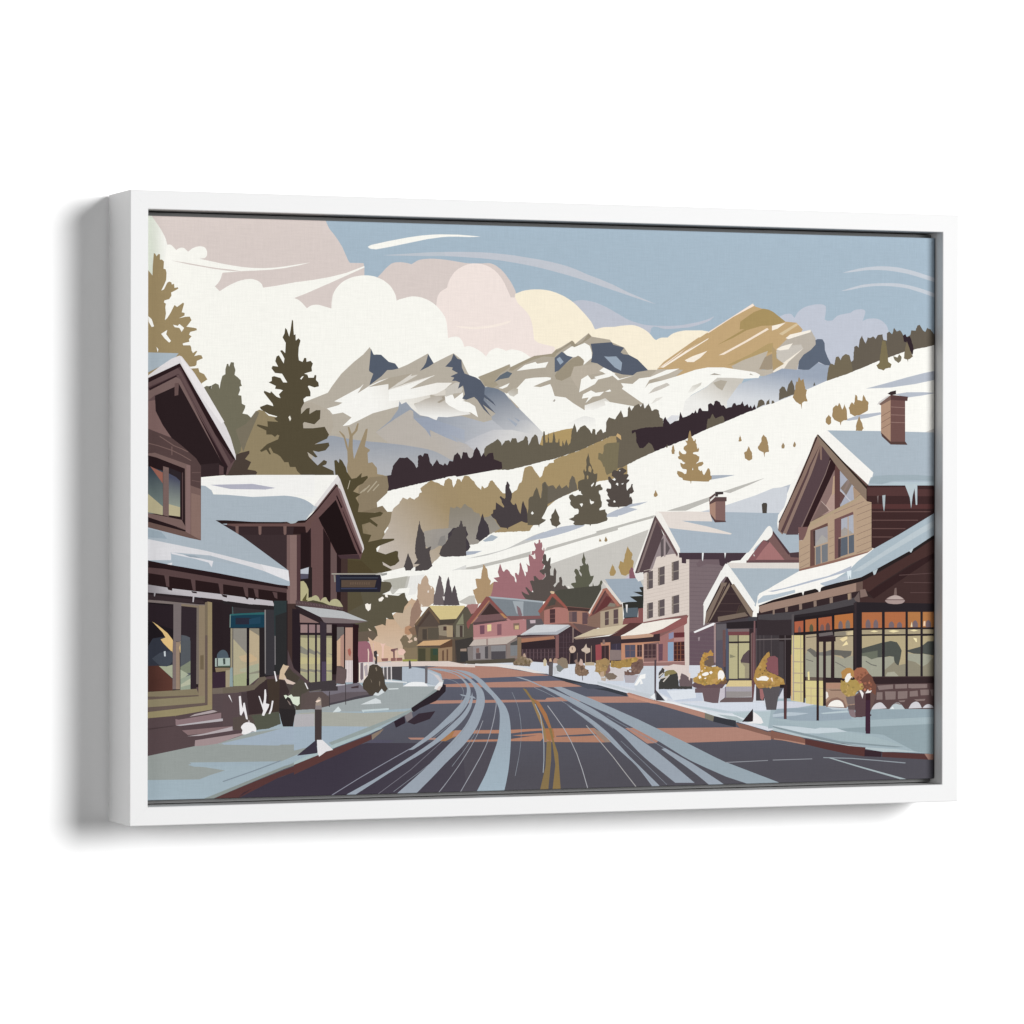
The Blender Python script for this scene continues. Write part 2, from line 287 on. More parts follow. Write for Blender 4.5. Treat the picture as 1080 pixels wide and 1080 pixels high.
165,144,105 4107,2965 1,13 12,49 2,16 5,13 2,25 4,11 3,20 5,9 6,39 1,16 4,7 9,36 0,17 14,33 2,17 -1,8 13,38 0,14 5,13 1,12 8,17 2,31 10,35 11,7 35,13 17,2 19,-2 14,-13 6,-13 24,-34 10,-12 8,-7 13,-19 9,-7 8,-17 15,10 13,11 3,15 6,18 2,12 9,16 4,20 12,29 15,9 22,7 13,9 14,5 15,8 14,14 18,13 17,9 77,28 17,2 25,6 13,9 18,5 30,12 17,2 13,6 15,2 17,8 23,5 12,5 18,11 59,20 33,20 11,3 18,10 11,-1 22,14 47,19 10,2 29,12 23,12 14,9 10,1 24,7 25,14 16,7 21,6 33,2 28,7 22,1 29,5 34,10 19,1 -4,-19 4,-25 1,-53 -4,-17 1,-15 4,-17 -2,-14 2,-17 -5,-27 2,-20 -2,-14 2,-17 -1,-47 4,-20 0,-8 -3,-17 4,-87 -2,-12 -31,-9 -15,-7 -19,-4 -20,-8 -11,-1 -23,-10 -14,-1 -47,-16 -21,-2 -19,-5 -32,-4 -16,-4 -17,0 -18,-3 -22,-1 -32,-11 -27,-3 -18,-11 -16,-3 -47,-23 -11,-2 -49,-23 -13,-3 -30,-16 -23,-8 -10,-6 -37,-10 -15,-6 -13,-9 -12,-4 -19,-9 -11,-2 -18,-8 -34,-10 -7,-7 -21,-11 -18,-3 -27,-12 -13,-13 -82,-64 -21,-23 -12,-7 -12,-11 -18,-12 -11,-15 -14,-8 -35,1 -17,-2 -38,4 -16,-5 -12,5 -20,-5 -21,-1 -50,4 -19,-3 -30,4
246,245,239 4312,3474 17,6 33,4 22,10 13,-1 40,13 16,3 20,6 13,6 13,-1 37,17 14,3 4,-27 -24,-1 -11,-3 -20,0 -12,-18 -16,-16 -18,-5 -15,1 -5,-37 -7,-17 -4,-15 -2,-21 -8,-12 -19,-17 -17,21 -11,39 -3,20 -11,7 -14,17 -10,4
105,97,84 5053,3837 45,43 11,-14 8,-16 9,-13 15,3 22,11 -3,14 5,38 -2,46 8,18 11,17 8,16 23,0 8,-22 8,-9 8,-20 18,26 19,17 7,15 48,64 10,16 11,-34 6,-10 11,-33 27,4 19,5 4,11 1,39 3,10 -3,17 5,18 18,17 4,-16 11,-20 4,-15 9,16 21,27 7,12 36,16 11,7 20,-19 8,-15 6,13 12,19 10,11 7,-17 3,-17 0,-9 9,-17 13,14 10,16 13,10 10,15 6,-19 10,-12 9,-17 13,-32 12,4 16,13 28,1 13,-4 15,-13 -1,-14 4,-19 7,-14 0,-22 37,-17 1,-18 3,-9 -1,-19 6,-20 -4,-9 5,-19 -22,2 -26,-7 -25,1 -15,3 -17,-2 -12,-4 -24,3 -13,-2 -34,1 -37,-2 -74,-18 -18,-1 -20,-6 -15,-23 7,-15 2,-20 9,-15 -1,-9 5,-24 6,-7 11,-37 7,-12 5,-18 11,-13 6,-18 10,11 29,19 12,12 21,13 25,23 13,-8 17,-13 17,-4 9,-9 7,-13 9,-23 2,-12 10,-16 -32,-15 -47,-16 -20,-12 -69,-27 -8,-6 -39,-14 -10,-5 -15,-11 -19,-6 -12,-10 -22,-9 -10,0 -14,-10 -24,-10 -41,-22 -17,-6 -26,-1 -23,-7 2,15 -3,19 -1,26 2,19 -2,20 1,13 -1,15 1,19 -4,16 2,17 -2,14 1,13 -2,50 -2,14 3,35 -4,11 -1,22 1,13 -19,2 -14,-3 -20,1 -59,-4 -16,-7 -13,-10 -18,-9 -11,-8 -14,-5 -15,-11 -15,-3 -17,-13 -3,16 4,16 -2,52
105,97,84 5479,3874 15,0 24,4 10,-1 34,4 24,5 14,1 15,4 19,-1 35,7 19,-1 20,4 18,1 12,3 31,1 75,10 1,-21 -1,-17 -9,-18 2,-9 -11,-21 1,-9 -5,-20 -5,-9 -7,-21 -6,-9 -18,-52 1,-9 -10,-18 -2,-16 -6,-13 -20,-5 -10,-7 -21,-5 -14,-8 -18,-6 -14,-2 -18,-11 -18,-2 -16,-7 -36,12 -11,7 -23,6 -19,10 -40,9 -12,7 1,17 -1,10 3,22 -5,13 4,37 -3,27 1,16 -1,17 1,31 -1,20
121,112,88 5135,3700 37,26 93,9 56,1 -9,-86 -14,-206 -42,-26 -83,-36 -14,27 -14,60 -14,5 -14,38 -19,26 -28,16 5,69 23,-4 23,-13 14,34
199,168,122 5280,3804 18,31 29,-17 12,-10 0,-17 4,-29 -32,22 -15,12
59,48,52 2652,3203 0,13 -6,36 -1,23 -2,11 6,36 -2,18 2,13 -1,14 45,8 1,18 5,15 1,16 6,10 5,20 0,14 31,39 10,10 23,28 16,15 19,-4 11,2 23,-3 27,9 11,-5 18,-17 24,-18 26,-25 10,-14 18,-36 18,20 -3,15 4,17 -5,11 7,31 -5,16 2,19 26,12 13,-5 14,-15 9,21 9,16 26,-2 19,-5 1,-12 13,-38 1,-15 3,-15 8,-18 14,-12 10,-21 10,21 12,13 21,30 6,12 6,-15 11,-14 10,-21 23,-6 21,-11 18,26 27,-25 9,12 8,20 10,18 36,-8 6,15 3,24 9,29 16,8 20,20 14,-17 13,-11 15,-42 8,19 1,12 6,13 1,16 5,16 24,-5 21,0 9,-19 1,-9 9,-21 18,-13 13,7 14,10 8,19 -2,10 10,24 2,14 23,29 9,9 9,-19 22,-27 3,-15 6,-11 8,-21 1,-12 19,28 8,15 5,-13 17,-30 14,12 19,22 20,6 34,3 5,-33 4,-14 0,-20 14,-7 40,-13 14,-7 23,-7 5,-53 -1,-15 -19,-3 -30,0 -39,-11 -40,-2 -16,-6 -14,0 -14,-4 -17,3 -15,-5 -22,0 -16,4 -46,-8 -18,2 -21,-4 -31,1 -39,-4 -25,-10 -38,-11 -17,-2 -16,0 -10,-4 -24,-5 -15,-5 -16,-3 -27,-10 -19,-1 -17,-7 -15,0 -19,-9 -17,1 -10,-1 -17,-8 -23,-1 -9,-4 -16,-1 -22,-8 -32,-6 -14,-6 -13,1 -21,-5 -10,-4 -19,-3 -14,-4 -15,-2 -22,-7 -27,-2 -13,-7 -16,0 -35,-11 -31,-3 -28,-11 -24,-2 -13,-6 -19,-1 -14,-6 -10,1 -53,-16 -13,1 -33,-8 -9,-6 -21,-2
59,48,52 3300,3453 14,5 49,7 36,11 17,3 15,8 28,10 21,3 15,7 88,24 22,9 12,1 17,6 15,-4 14,1 38,-7 17,1 20,-8 10,2 17,-4 15,0 22,-8 33,-4 18,0 18,-5 9,1 21,-6 15,0 17,-6 18,-2 -1,-18 4,-13 1,-21 -645,-111 -4,20 -2,51 2,13
56,45,50 5466,3865 33,10 22,0 16,7 9,1 26,8 32,4 33,8 17,-2 14,3 46,-1 16,4 19,2 15,-3 18,4 36,2 17,-1 0,16 4,29 -1,14 2,19 23,31 17,-33 11,-15 13,-12 15,-22 12,8 15,7 29,20 29,4 19,5 4,17 0,14 10,41 4,23 29,-64 47,12 10,7 25,9 12,7 19,21 22,-8 19,38 5,-18 14,-20 9,19 6,24 19,18 14,-12 15,-22 66,0 2,17 -2,52 13,8 21,10 32,-26 10,23 3,21 25,10 38,-18 9,-21 10,-14 29,1 28,-35 29,13 38,5 11,26 11,14 20,4 15,-26 28,9 19,0 18,22 11,17 3,-20 10,-18 6,-18 24,14 14,13 20,-43 19,26 12,-19 7,-16 19,30 9,18 5,-22 8,-13 7,-17 -13,-7 -17,-5 -20,-10 -22,-4 -46,-15 -33,-16 -20,-8 -15,-1 -15,-9 -46,-18 -15,-8 -49,-17 -17,-9 -31,-10 -32,-13 -17,-4 -12,-6 -25,-8 -31,-13 -14,-8 -27,-8 -52,-20 -12,-7 -19,-5 -15,-10 -30,-9 -35,-17 -14,-5 -26,-14 -20,-5 -24,-17 -23,-6 -8,-7 -19,-8 -18,-5 -24,-15 -24,-5 -15,-7 -27,-6 -46,-22 -23,-3 -26,-16 -23,-7 -12,0 -20,-9 -15,-3 -13,-10 -47,-13 -16,-10 -14,-6 -18,-3 -17,-8 -11,18 -3,12 -9,14 -5,14 -9,14 -13,12 -25,14 -10,-13 -14,-9 -11,-16 -19,-13 -11,-11 -17,1 -24,-2 -9,11 -17,36 -12,15 -4,20 0,13 3,17 -5,19 1,13 -10,35 -17,-13 -20,-10 -4,19
101,93,80 6353,3886 5,31 -1,19 6,18 0,13 9,35 23,0 10,15 9,21 11,20 11,-13 6,-13 8,-12 13,-14 15,5 13,7 19,7 16,4 17,9 19,-17 5,-16 4,-40 -37,-14 -18,-3 -8,-5 -73,-26 -18,-9 -27,-6 -22,-12
101,93,80 6958,4120 0,13 10,18 3,19 5,15 5,22 20,9 18,4 29,-18 7,-21 3,-17 -33,-12
101,93,80 7073,4161 1,14 7,24 14,9 20,18 -3,-15 3,-39 -23,-7
103,95,82 7227,4215 4,31 -1,40 5,14 -2,16 1,16 14,12 21,23 29,-9 20,-37 9,-11 1,22 10,32 4,21 22,27 6,11 14,17 9,-14 3,-16 17,-33 4,-15 1,-21 7,-34 2,-20 -31,-13 -20,-4 -12,-7 -22,-7 -17,-8 -31,-8 -12,-7 -19,-6 -18,-9
103,95,82 7138,4172 6,37 19,0 14,-23 -17,-8
92,90,82 7649,4376 1,17 12,26 7,-24 7,-11
101,93,82 7814,4434 3,13 2,28 6,29 -2,19 6,17 4,35 12,17 13,36 22,-5 27,-12 4,12 7,37 3,25 5,14 29,9 6,-13 16,-19 7,-12 7,21 13,23 25,17 18,10 44,-13 3,-18 21,-55 25,18 3,19 -2,18 4,25 -3,21 6,18 3,14 -1,34 29,13 16,-9 13,-12 -1,20 7,36 4,32 9,16 10,14 10,18 5,-18 8,-17 6,-9 7,-17 13,-15 10,-15 1,15 9,19 9,24 1,13 23,-6 16,1 29,18 20,-15 10,-14 29,44 25,5 16,1 18,4 0,-19 10,-42 43,-9 1,12 -1,35 1,18 -1,15 11,10 20,11 34,-29 7,13 7,19 3,22 8,17 34,-40 39,15 19,-17 20,-34 11,-37 21,8 45,21 13,8 5,13 7,40 41,-3 16,1 4,22 8,12 8,22 29,10 40,-61 18,-12 12,-6 11,18 6,17 8,10 17,-8 27,-9 7,-13 15,-14 18,-25 6,18 1,16 -2,16 4,15 6,12 0,20 11,16 25,27 8,11 4,-12 -4,-34 3,-35 -5,-35 0,-19 5,-11 -1,-18 2,-19 -2,-10 -3,-36 2,-33 -31,-6 -19,-2 -22,-5 -12,-6 -51,-10 -20,-7 -32,-6 -25,-2 -30,-8 -21,-1 -35,-9 -20,-7 -15,-1 -37,-6 -18,-8 -12,0 -36,-9 -18,-7 -16,-4 -31,-13 -34,-8 -17,-10 -54,-15 -11,-7 -20,-3 -56,-20 -32,-7 -12,-9 -19,-3 -13,-7 -21,-7 -20,-9 -12,-1 -14,-9 -23,-7 -13,-8 -53,-20 -15,-7 -20,-6 -12,-6 -68,-22 -36,-17 -28,-9 -54,-22 -17,-2 -21,-8 -44,-13 -13,-8 -25,-3 -16,-8 -31,-8 -34,-13
114,104,85 7814,4434 3,39 5,32 0,14 7,21 3,17 1,18 9,21 11,19 5,13 29,-8 20,-9 0,13 6,17 3,23 8,21 2,14 29,9 10,-11 13,-19 6,-14 5,19 15,25 24,18 19,9 44,-13 8,-20 7,-34 9,-19 1,-15 6,-17 1,-22 6,-14 1,-22 7,-19 -35,-11 -18,-9 -35,-13 -22,-6 -13,0 -15,-9 -17,-2 -23,-9 -16,-4 -11,-5 -20,-4 -12,-7 -21,-6 -16,-7 -14,0 -17,-9
51,40,46 8754,4949 19,13 15,5 11,-23 12,-12 28,13 11,-15 17,-41 0,-14 10,-18 6,-16 3,-25 7,-15 -8,-18 -2,-27 -6,-17 -25,20 -9,15 -3,14 -7,20 -10,13 -4,29 -12,20 -16,8 -23,6 -8,45
123,112,83 8506,4901 16,-18 19,4 1,-15 4,-22 5,-16 4,-24 -1,-11 7,-21 1,-22 2,-11 6,-17 -1,-15 2,-39 4,-19 40,-26 -14,-41 -22,1 -22,-7 -15,-1 -13,-12 -16,-12 -18,9 -41,8 -12,11 -9,21 -9,8 23,14 16,17 6,31 -2,15 4,23 1,17 6,14 4,33 -1,15 6,14 1,27 6,14 -2,17 7,15
121,110,89 8803,4891 9,-18 27,-66 4,-16 19,-32 7,-19 14,-19 -21,-14 -19,-16 -19,-3 -6,-33 -8,30 -18,2 -24,10 4,23 2,37 4,16 5,13 1,22 4,18 7,19 7,28
120,112,93 8634,4718 23,-3 10,-5 22,-4 20,36 30,-28 0,-16 -10,-32 -30,-23 -13,11 -32,20 -12,24
180,186,197 8297,4354 216,54 295,77 218,53 198,38 0,-100 -317,-64 -296,-42
180,186,197 8651,4295 158,24 217,3 139,-7 -159,-29 -197,-27
180,186,197 8034,4004 186,58 254,30 30,-19 -186,-44 -235,-35
208,206,202 9017,3866 208,81 1,-80
185,191,200 7117,3208 260,82 -106,-239 -77,-122 -96,0
158,134,97 7471,4474 12,-14 6,-14 11,-15 11,13 18,8 4,-32 8,-24 -1,-14 10,-23 -2,-15 24,-17 -8,-19 -1,-13 -5,-21 7,-34 9,-17 4,-19 -22,-2 -17,2 -15,-9 -14,-12 0,-20 -2,-12 0,-22 -4,-13 -1,23 -5,11 -1,19 -19,4 -20,15 -16,6 -27,29 -3,7 -16,16 12,35 8,11 1,17 11,32 -2,32 13,34 -1,14 23,0 0,14
158,134,97 7888,4129 7,12 21,16 11,11 19,-12 9,13 11,25 19,-29 3,-12 17,-35 12,19 6,14 3,11 8,17 1,-15 22,-42 4,-15 3,-71 5,-28 -17,-8 -27,-1 -30,-18 -9,-41 -7,19 -3,18 -21,5 -18,9 -8,2 -21,10 -28,38 0,18 2,15 5,17 -1,23
158,134,97 8083,4139 13,14 4,18 22,30 19,-13 10,-16 -2,20 8,13 2,34 5,27 0,18 20,-7 8,-20 -1,-19 5,-13 14,1 25,-6 14,-5 6,17 0,17 6,23 7,15 4,-12 11,-14 9,-17 6,-18 17,-11 14,-12 1,-17 -6,-19 2,-16 -2,-15 0,-13 -7,-16 -15,-7 -13,-8 -70,-34 -23,-2 -22,-4 -13,-8 -25,12 -11,7 -23,10 -11,50
158,134,97 8214,4049 17,-48 12,-18 11,-21 2,-19 4,-15 11,-15 -13,-11 -9,-17 -21,-4 -34,5 -23,-2 4,13 2,17 -4,19 8,32 11,29 8,17 5,18
158,134,97 7803,4014 10,15 17,17 10,16 8,-16 21,-17 -3,-18 3,-25 0,-15 -9,-13 -20,-14 -26,17 -13,15
154,133,102 7260,3710 21,38 20,-34 -3,-16 -5,-16 -29,0
154,133,102 7401,3719 19,41 10,-14 8,-23 -12,-26 -19,3
169,177,188 6402,3334 13,49 129,4 156,0 -137,-28
160,136,98 6157,3875 9,-22 8,-47 11,-17 10,-9 2,-20 15,-1 7,19 9,-6 -2,-35 12,-13 2,-30 10,-26 11,20 6,-20 -8,-28 -33,-2 -31,-7 0,-15 36,-6 19,-15 20,-7 -1,-23 -10,-31 -14,-7 -16,-19 40,18 42,6 10,-23 -24,-22 -40,-11 2,-28 29,-21 11,13 10,-26 2,-13 15,-15 14,19 33,59 19,-11 11,-39 0,-30 16,-13 -3,-31 -24,-11 -9,-15 -67,0 -140,6 -8,-36 -5,34 -55,7 -33,6 -9,21 -38,13 -25,35 4,30 21,-2 38,-11 28,-21 19,4 7,43 -16,6 -33,3 -24,30 -7,38 16,-4 24,-13 23,13 -33,18 -14,17 -33,8 -11,26 21,9 -10,34 11,26 13,-21 23,-18 29,-2 14,11 0,15 -33,28 4,26 29,18 12,13 -25,38 27,-4 9,35 5,34 6,26
246,245,239 6184,3441 7,26 6,-26
160,136,100 6737,3759 8,14 1,23 9,11 3,25 3,-17 10,-17 1,-14 9,-18 -23,-12
160,136,100 6806,3632 12,9 21,9 4,13 11,23 6,18 15,-18 4,-15 9,-16 12,-13 5,-18 -2,-11 5,-23 -2,-12 0,-15 -38,-19 -20,9 -15,11 -13,4 -5,20 0,12 -3,14
160,136,100 6973,3691 7,17 12,8 5,15 14,16 7,16 -2,26 4,13 23,32 18,-21 17,-10 6,-22 6,-12 7,-22 -1,-21 5,-9 4,-20 0,-24 4,-15 -2,-15 -28,-2 -16,-7 -6,-20 2,-16 -4,-13 -10,38 -2,14 -21,8 -30,14 -16,19
160,136,100 5935,3650 9,21 -2,11 13,35 8,-14 6,-17 2,-19 7,-13 -5,-19 -1,-21 -30,0 -3,21
109,101,84 5871,3684 11,23 2,15 7,-17 0,-21
160,136,100 5727,3176 12,16 3,14 9,16 8,-23 6,-8 11,-24 -6,-10 -19,-12 -22,5
181,187,198 5164,2951 288,116 206,28 -103,-38 -121,-24 102,-21 -195,-65 -130,-20
187,185,179 5051,2773 253,63 429,111 28,-21 -327,-82 -383,-105
187,185,179 5883,2994 226,65 283,87 23,-35 -306,-116
187,185,179 6544,3203 210,65 305,89 -191,-80 -229,-88
205,209,215 6289,2985 332,80 324,99 210,79 174,17 0,-331 -1040,1
198,195,189 5052,2593 289,89 327,110 -140,-429 79,-69 0,-206 -1280,10 -1,306 404,109
246,245,239 3419,2172 434,65 437,99 256,92 609,186 0,59 -938,-201 -726,-199
198,195,189 4510,2420 405,131 370,114 1,-540 -813,6
197,196,193 3536,2480 317,67 87,21 38,11 38,13 38,15 203,97 68,28 111,37 55,-43 -578,-174 -68,-19 -65,-16 -62,-12 -61,-9 -60,-7
182,188,199 4216,2676 79,38 31,13 194,63 63,18 51,12 47,9 86,11 46,4 48,2 38,-1 15,-5 -15,-11 -37,-15 -143,-47 -155,-41 -123,-27 -86,-12
190,188,182 3410,2365 262,46 271,59 347,90 -9,-54 -646,-136
190,188,182 4445,2556 28,43 386,101 445,124 0,-38 -353,-90
182,188,199 5164,2927 28,37 111,48 1,-82
170,180,190 3735,2674 99,64 76,-24 -58,-40 -90,-10
170,177,190 3500,2514 27,46 202,6 -94,-35
195,192,185 3452,2020 130,67 58,3 23,-114 -117,18
195,185,175>160,141,108,2596,2546,3202,3149 2490,2480 18,34 5,15 12,18 14,12 22,35 1,11 15,34 0,12 7,13 8,39 4,11 11,10 7,21 10,11 13,19 8,16 12,11 6,12 -11,16 -3,18 13,7 12,18 14,12 -7,12 -14,34 10,16 4,11 13,15 3,8 13,14 4,15 10,14 24,20 25,18 14,12 3,15 17,19 8,13 12,15 37,-16 16,-4 10,12 17,10 19,-14 10,-1 19,-10 15,15 17,9 18,13 3,18 6,15 27,9 -12,23 -6,19 30,24 14,8 10,10 15,5 14,14 10,7 32,16 22,-9 14,-8 36,-8 20,-8 11,-11 14,-6 27,-8 -2,16 7,18 6,25 -2,13 11,9 23,12 11,8 13,-6 12,-8 20,-8 5,-16 4,-25 0,-10 9,-20 15,15 12,19 16,17 11,17 14,-13 13,-21 30,24 15,10 30,-14 15,-11 9,25 16,-7 15,-11 14,-7 9,-16 1,-28 8,-15 13,-7 27,-25 12,-5 29,-20 10,-12 15,-10 13,-12 35,-21 15,-14 15,-8 35,-32 16,-8 10,-9 14,-7 13,-13 -9,-16 1,-11 -8,-20 -4,-17 -10,-12 0,-15 -7,-9 -5,-21 -1,-12 -8,-17 -4,-13 -10,-13 -8,-18 -3,-17 0,-16 -11,-14 -3,-12 -28,-10 -34,-15 -13,0 -35,-18 -13,-4 -16,-2 -14,-10 -22,-6 -7,-5 -36,-9 -32,-14 -15,-5 -12,-7 -25,-5 -14,-7 -14,-10 -13,1 -33,-14 -11,-7 -31,-7 -33,-14 -12,-8 -27,-24 -13,-15 -15,-7 -8,-13 -6,-7 -12,-10 -20,-13 -39,-34 -2,-7 -32,-25 -9,-4 -12,-11 -12,-16 -19,-10 -6,-11 -8,-9 -17,-11 -18,0 -28,4 -24,-6 -51,6 -27,-2 -53,1 -30,-1 -22,3 -31,-7 -35,-14 -8,-2 -15,-7 -37,-8 -14,-5 -16,-11 -15,0 -18,-5 -11,-6 -19,-6 -30,-13 -15,-2 -4,14 -12,12 -10,20 -19,19 -13,22 -5,5 -9,17 -6,15 -24,33
161,142,108 3454,3117 -6,11 3,22 -3,18 -4,7 -1,16 -4,14 2,24 -6,6 1,22 -5,14 0,17 -4,14 3,17 15,24 16,-13 11,-15 18,-13 6,21 12,17 6,14 12,16 25,-1 20,-4 13,-9 11,-18 9,-5 12,-16 12,-11 6,-12 13,-10 23,-29 15,-12 13,-8 18,-17 -1,12 10,34 27,-29 17,7 19,10 11,15 2,18 12,14 2,13 17,8 16,0 8,-16 13,-8 4,-14 15,-13 8,-12 10,-11 13,-11 23,-30 12,-10 7,-10 21,-4 30,5 44,-4 14,3 13,6 15,14 15,7 11,7 8,12 5,20 15,36 22,13 14,4 4,17 -1,18 8,15 -3,20 5,30 5,19 7,9 17,17 13,8 45,17 13,-16 15,-13 19,-25 7,-14 11,-16 18,-34 6,-19 17,-29 4,-20 7,-11 -2,-19 5,-13 6,-23 -2,-10 10,-31 3,-19 8,-15 -1,-18 3,-11 0,-20 -9,-14 -5,-15 -2,-14 2,-10 -10,-23 -2,-13 -5,-15 3,-12 -8,-17 -19,-29 -4,-11 -9,-11 -15,-11 -6,-18 -11,-10 -16,-32 -32,-40 -3,-11 -13,-14 -16,-2 -19,1 -19,-5 -15,2 -12,-3 -19,5 -30,-1 -21,-6 -14,3 -16,-5 -19,3 -54,-1 -18,-4 -17,-2 -17,3 -10,-3 -23,3 -9,-4 -25,2 -15,-5 -14,4 -17,-1 -10,9 -35,22 -5,7 -19,10 -37,26 -16,13 -12,5 -18,17 -13,8 -17,7 -6,7 -21,11 -8,10 -12,8 -8,17 -9,10 -16,12 -7,13 -11,7 -10,15 -14,12 -6,16 -28,22 -10,15 -3,8 -14,11 -10,13
246,245,239 3301,3319 13,4 12,10 20,11 36,-22 2,-17 3,-11 1,-17 12,-34 17,32 -1,11 11,16 13,27 10,14 12,-16 28,-21 -36,26 -10,16 -16,16 -10,5 -18,-2 -22,-5 -29,-2 -39,-8 -9,-19
139,132,119>155,149,141,3526,3032,3580,2643 3343,2788 -2,20 2,28 5,17 -2,11 1,19 4,11 -1,20 2,32 4,31 0,15 8,44 24,-8 12,-8 19,7 17,14 20,-7 12,-8 13,-6 14,12 16,24 15,13 12,-4 14,-14 28,-19 27,-8 11,-18 8,-9 9,-15 16,-3 14,-10 20,0 13,-8 2,-15 13,-18 3,-14 23,4 21,8 35,5 39,17 11,-16 21,-23 5,-10 15,-17 3,-11 45,-59 9,-8 -14,-3 -64,-36 -14,-2 -14,-12 -21,-6 -15,-9 -9,-10 -16,-12 -14,-6 -16,-13 -7,-3 -16,-16 -15,-7 -14,-9 -6,-8 -17,-12 -13,1 -33,-8 -21,1 -11,-3 -21,2 -17,-5 -32,1 -11,-4 -35,-3 -22,1 -17,4 -34,-5 -12,4 -23,1 -17,-5 -14,3 -1,30 5,31 -5,20 2,33 3,13 -1,20
106,99,88 4399,2965 1,17 3,16 -3,9 4,19 -3,17 7,31 -2,12 5,20 -5,28 3,14 -2,14 11,60 -2,47 4,19 11,9 22,11 14,-13 1,-10 22,-28 21,8 34,6 13,-13 8,-13 16,-16 9,19 24,23 4,12 5,-17 13,-15 9,-14 15,8 16,11 10,5 14,14 9,-16 19,-22 0,16 4,16 -1,25 6,15 0,14 10,13 18,41 11,-11 16,-9 7,-21 4,-8 3,-24 14,-32 1,-21 9,-30 -15,-8 -17,-3 -15,-5 -16,-11 -22,-6 -8,-8 -24,-3 -12,-11 -17,-7 -15,-4 -14,-6 -18,-12 -15,-3 -49,-27 -32,-10 -8,-8 -53,-22 -14,-13 -12,-26 -16,-10 -9,-19 -10,-4 -10,-21
162,155,146>153,148,142,3023,2763,3202,2594 3042,2743 24,28 11,9 16,1 24,5 19,1 11,6 20,5 52,3 15,3 19,1 13,-2 22,1 8,4 15,-2 36,6 17,-2 18,-8 21,-4 12,-5 24,-6 18,-8 15,0 -27,-22 -24,-16 -14,-7 -15,-12 -14,-4 -28,-28 -30,-14 -7,-11 -11,-10 -17,-10 -20,-7 -8,-10 -17,-4 -15,-10 -17,-7 -12,-10 -13,-8 -18,-6 -16,-8 -16,6 -8,10 -30,20 -18,9 -7,15 -4,16 0,13 -8,19 -2,16 -7,11 -8,21
68,62,67 3239,2536 7,19 5,7 11,32 11,19 2,15 17,7 19,13 5,15 11,13 11,19 -2,18 3,13 -2,20 8,12 16,13 12,13 12,17 15,12 22,-1 41,9 2,20 9,12 7,23 0,16 4,-14 1,-17 7,-29 1,-19 19,-2 32,-15 6,-17 17,-37 -10,-16 -13,-14 8,-18 13,-18 15,-32 5,-23 8,-14 -12,-13 -6,-13 -13,-13 -16,-6 -13,-1 -23,-6 -7,-4 -34,-13 -33,-8 -4,-24 -11,20 -66,-13 -12,-5 -15,-4 -18,-2 -19,1 -35,7 -6,11
68,62,67 3729,2968 6,-12 12,-37 5,-22 10,-8 15,-18 9,-17 12,-8 -1,-18 7,-12 4,-21 2,-21 3,-13 -1,-20 -18,-9 -8,-12 -9,-7 -18,-5 -15,-14 -28,-15 -18,-13 -9,15 -36,13 8,18 -3,14 20,54 0,15 3,28 26,64 3,18 9,30 9,21
72,65,67 4009,3309 13,-3 10,-18 13,-19 -6,-24 19,-37 12,-29 -4,-47 -13,-37 25,-33 20,-5 10,21 16,-21 10,-38 25,-47 10,-9 15,103 14,38 17,-47 25,-47 6,-47 15,-95 -31,-4 -50,19 -152,-69 -8,-23 -8,19 -75,7 -41,52 -10,28 -40,28 -20,28 25,15 3,37 27,5 5,75 86,-56 10,9 -30,47 -3,24 -23,33 15,11 26,-21 20,-9 8,19 -3,66 3,56 10,14
99,92,79 4354,3248 16,-30 10,-38 18,-52 20,14 10,133 15,33 21,-33 10,-27 10,-4 -2,-206 -38,-75 -31,-48 21,-9 32,-8 -22,-20 -56,-33 -5,-32 -8,29 -53,-2 -71,2 -5,121 13,56 1,95 16,28 35,10 15,47
246,245,239 4289,2968 15,22 18,-22 -18,-15
96,89,76 4571,3021 48,-96 -4,-38 21,-33 -49,-31 -4,-19 -7,19 -46,17 -10,38 -13,26 18,11 0,34 26,28
97,90,77 4952,3624 18,-61 3,-47 22,-39 6,-25 14,-17 -2,-30 16,-13 32,9 -1,-43 -8,-52 -14,-47 33,18 28,6 9,-28 17,-12 -3,-22 -42,-10 0,-24 19,-26 5,-51 12,-21 -3,-48 -28,-25 5,-17 65,13 4,-30 17,-18 -4,-34 13,-21 -11,-22 -112,-34 -74,-6 -9,-21 -6,19 -50,4 -36,-11 -84,0 -23,16 14,25 -69,26 60,21 9,21 46,18 5,34 -10,17 -41,1 -46,41 -5,26 9,17 -23,34 5,26 41,17 74,26 -14,34 0,68 23,17 28,9 23,4 3,38 -17,43 11,34 12,-34 14,9 -2,42 6,26 -6,51 11,30 7,13
168,147,109 4964,3481 -9,-30 3,-29 29,-13 8,34 -12,30
168,147,109 4937,3374 4,-38 14,4 3,26 -9,13
246,245,239 4771,3171 32,24 64,13 5,-26 19,-17 -51,4 -37,-17
246,245,239 4974,3123 14,-22 37,-8 -9,-17 -28,-11 -11,19
246,245,239 4854,3069 32,7 8,-13 -17,-28 -9,15
246,245,239 4988,3272 23,19 6,11 6,-13 -17,-25 -14,-9
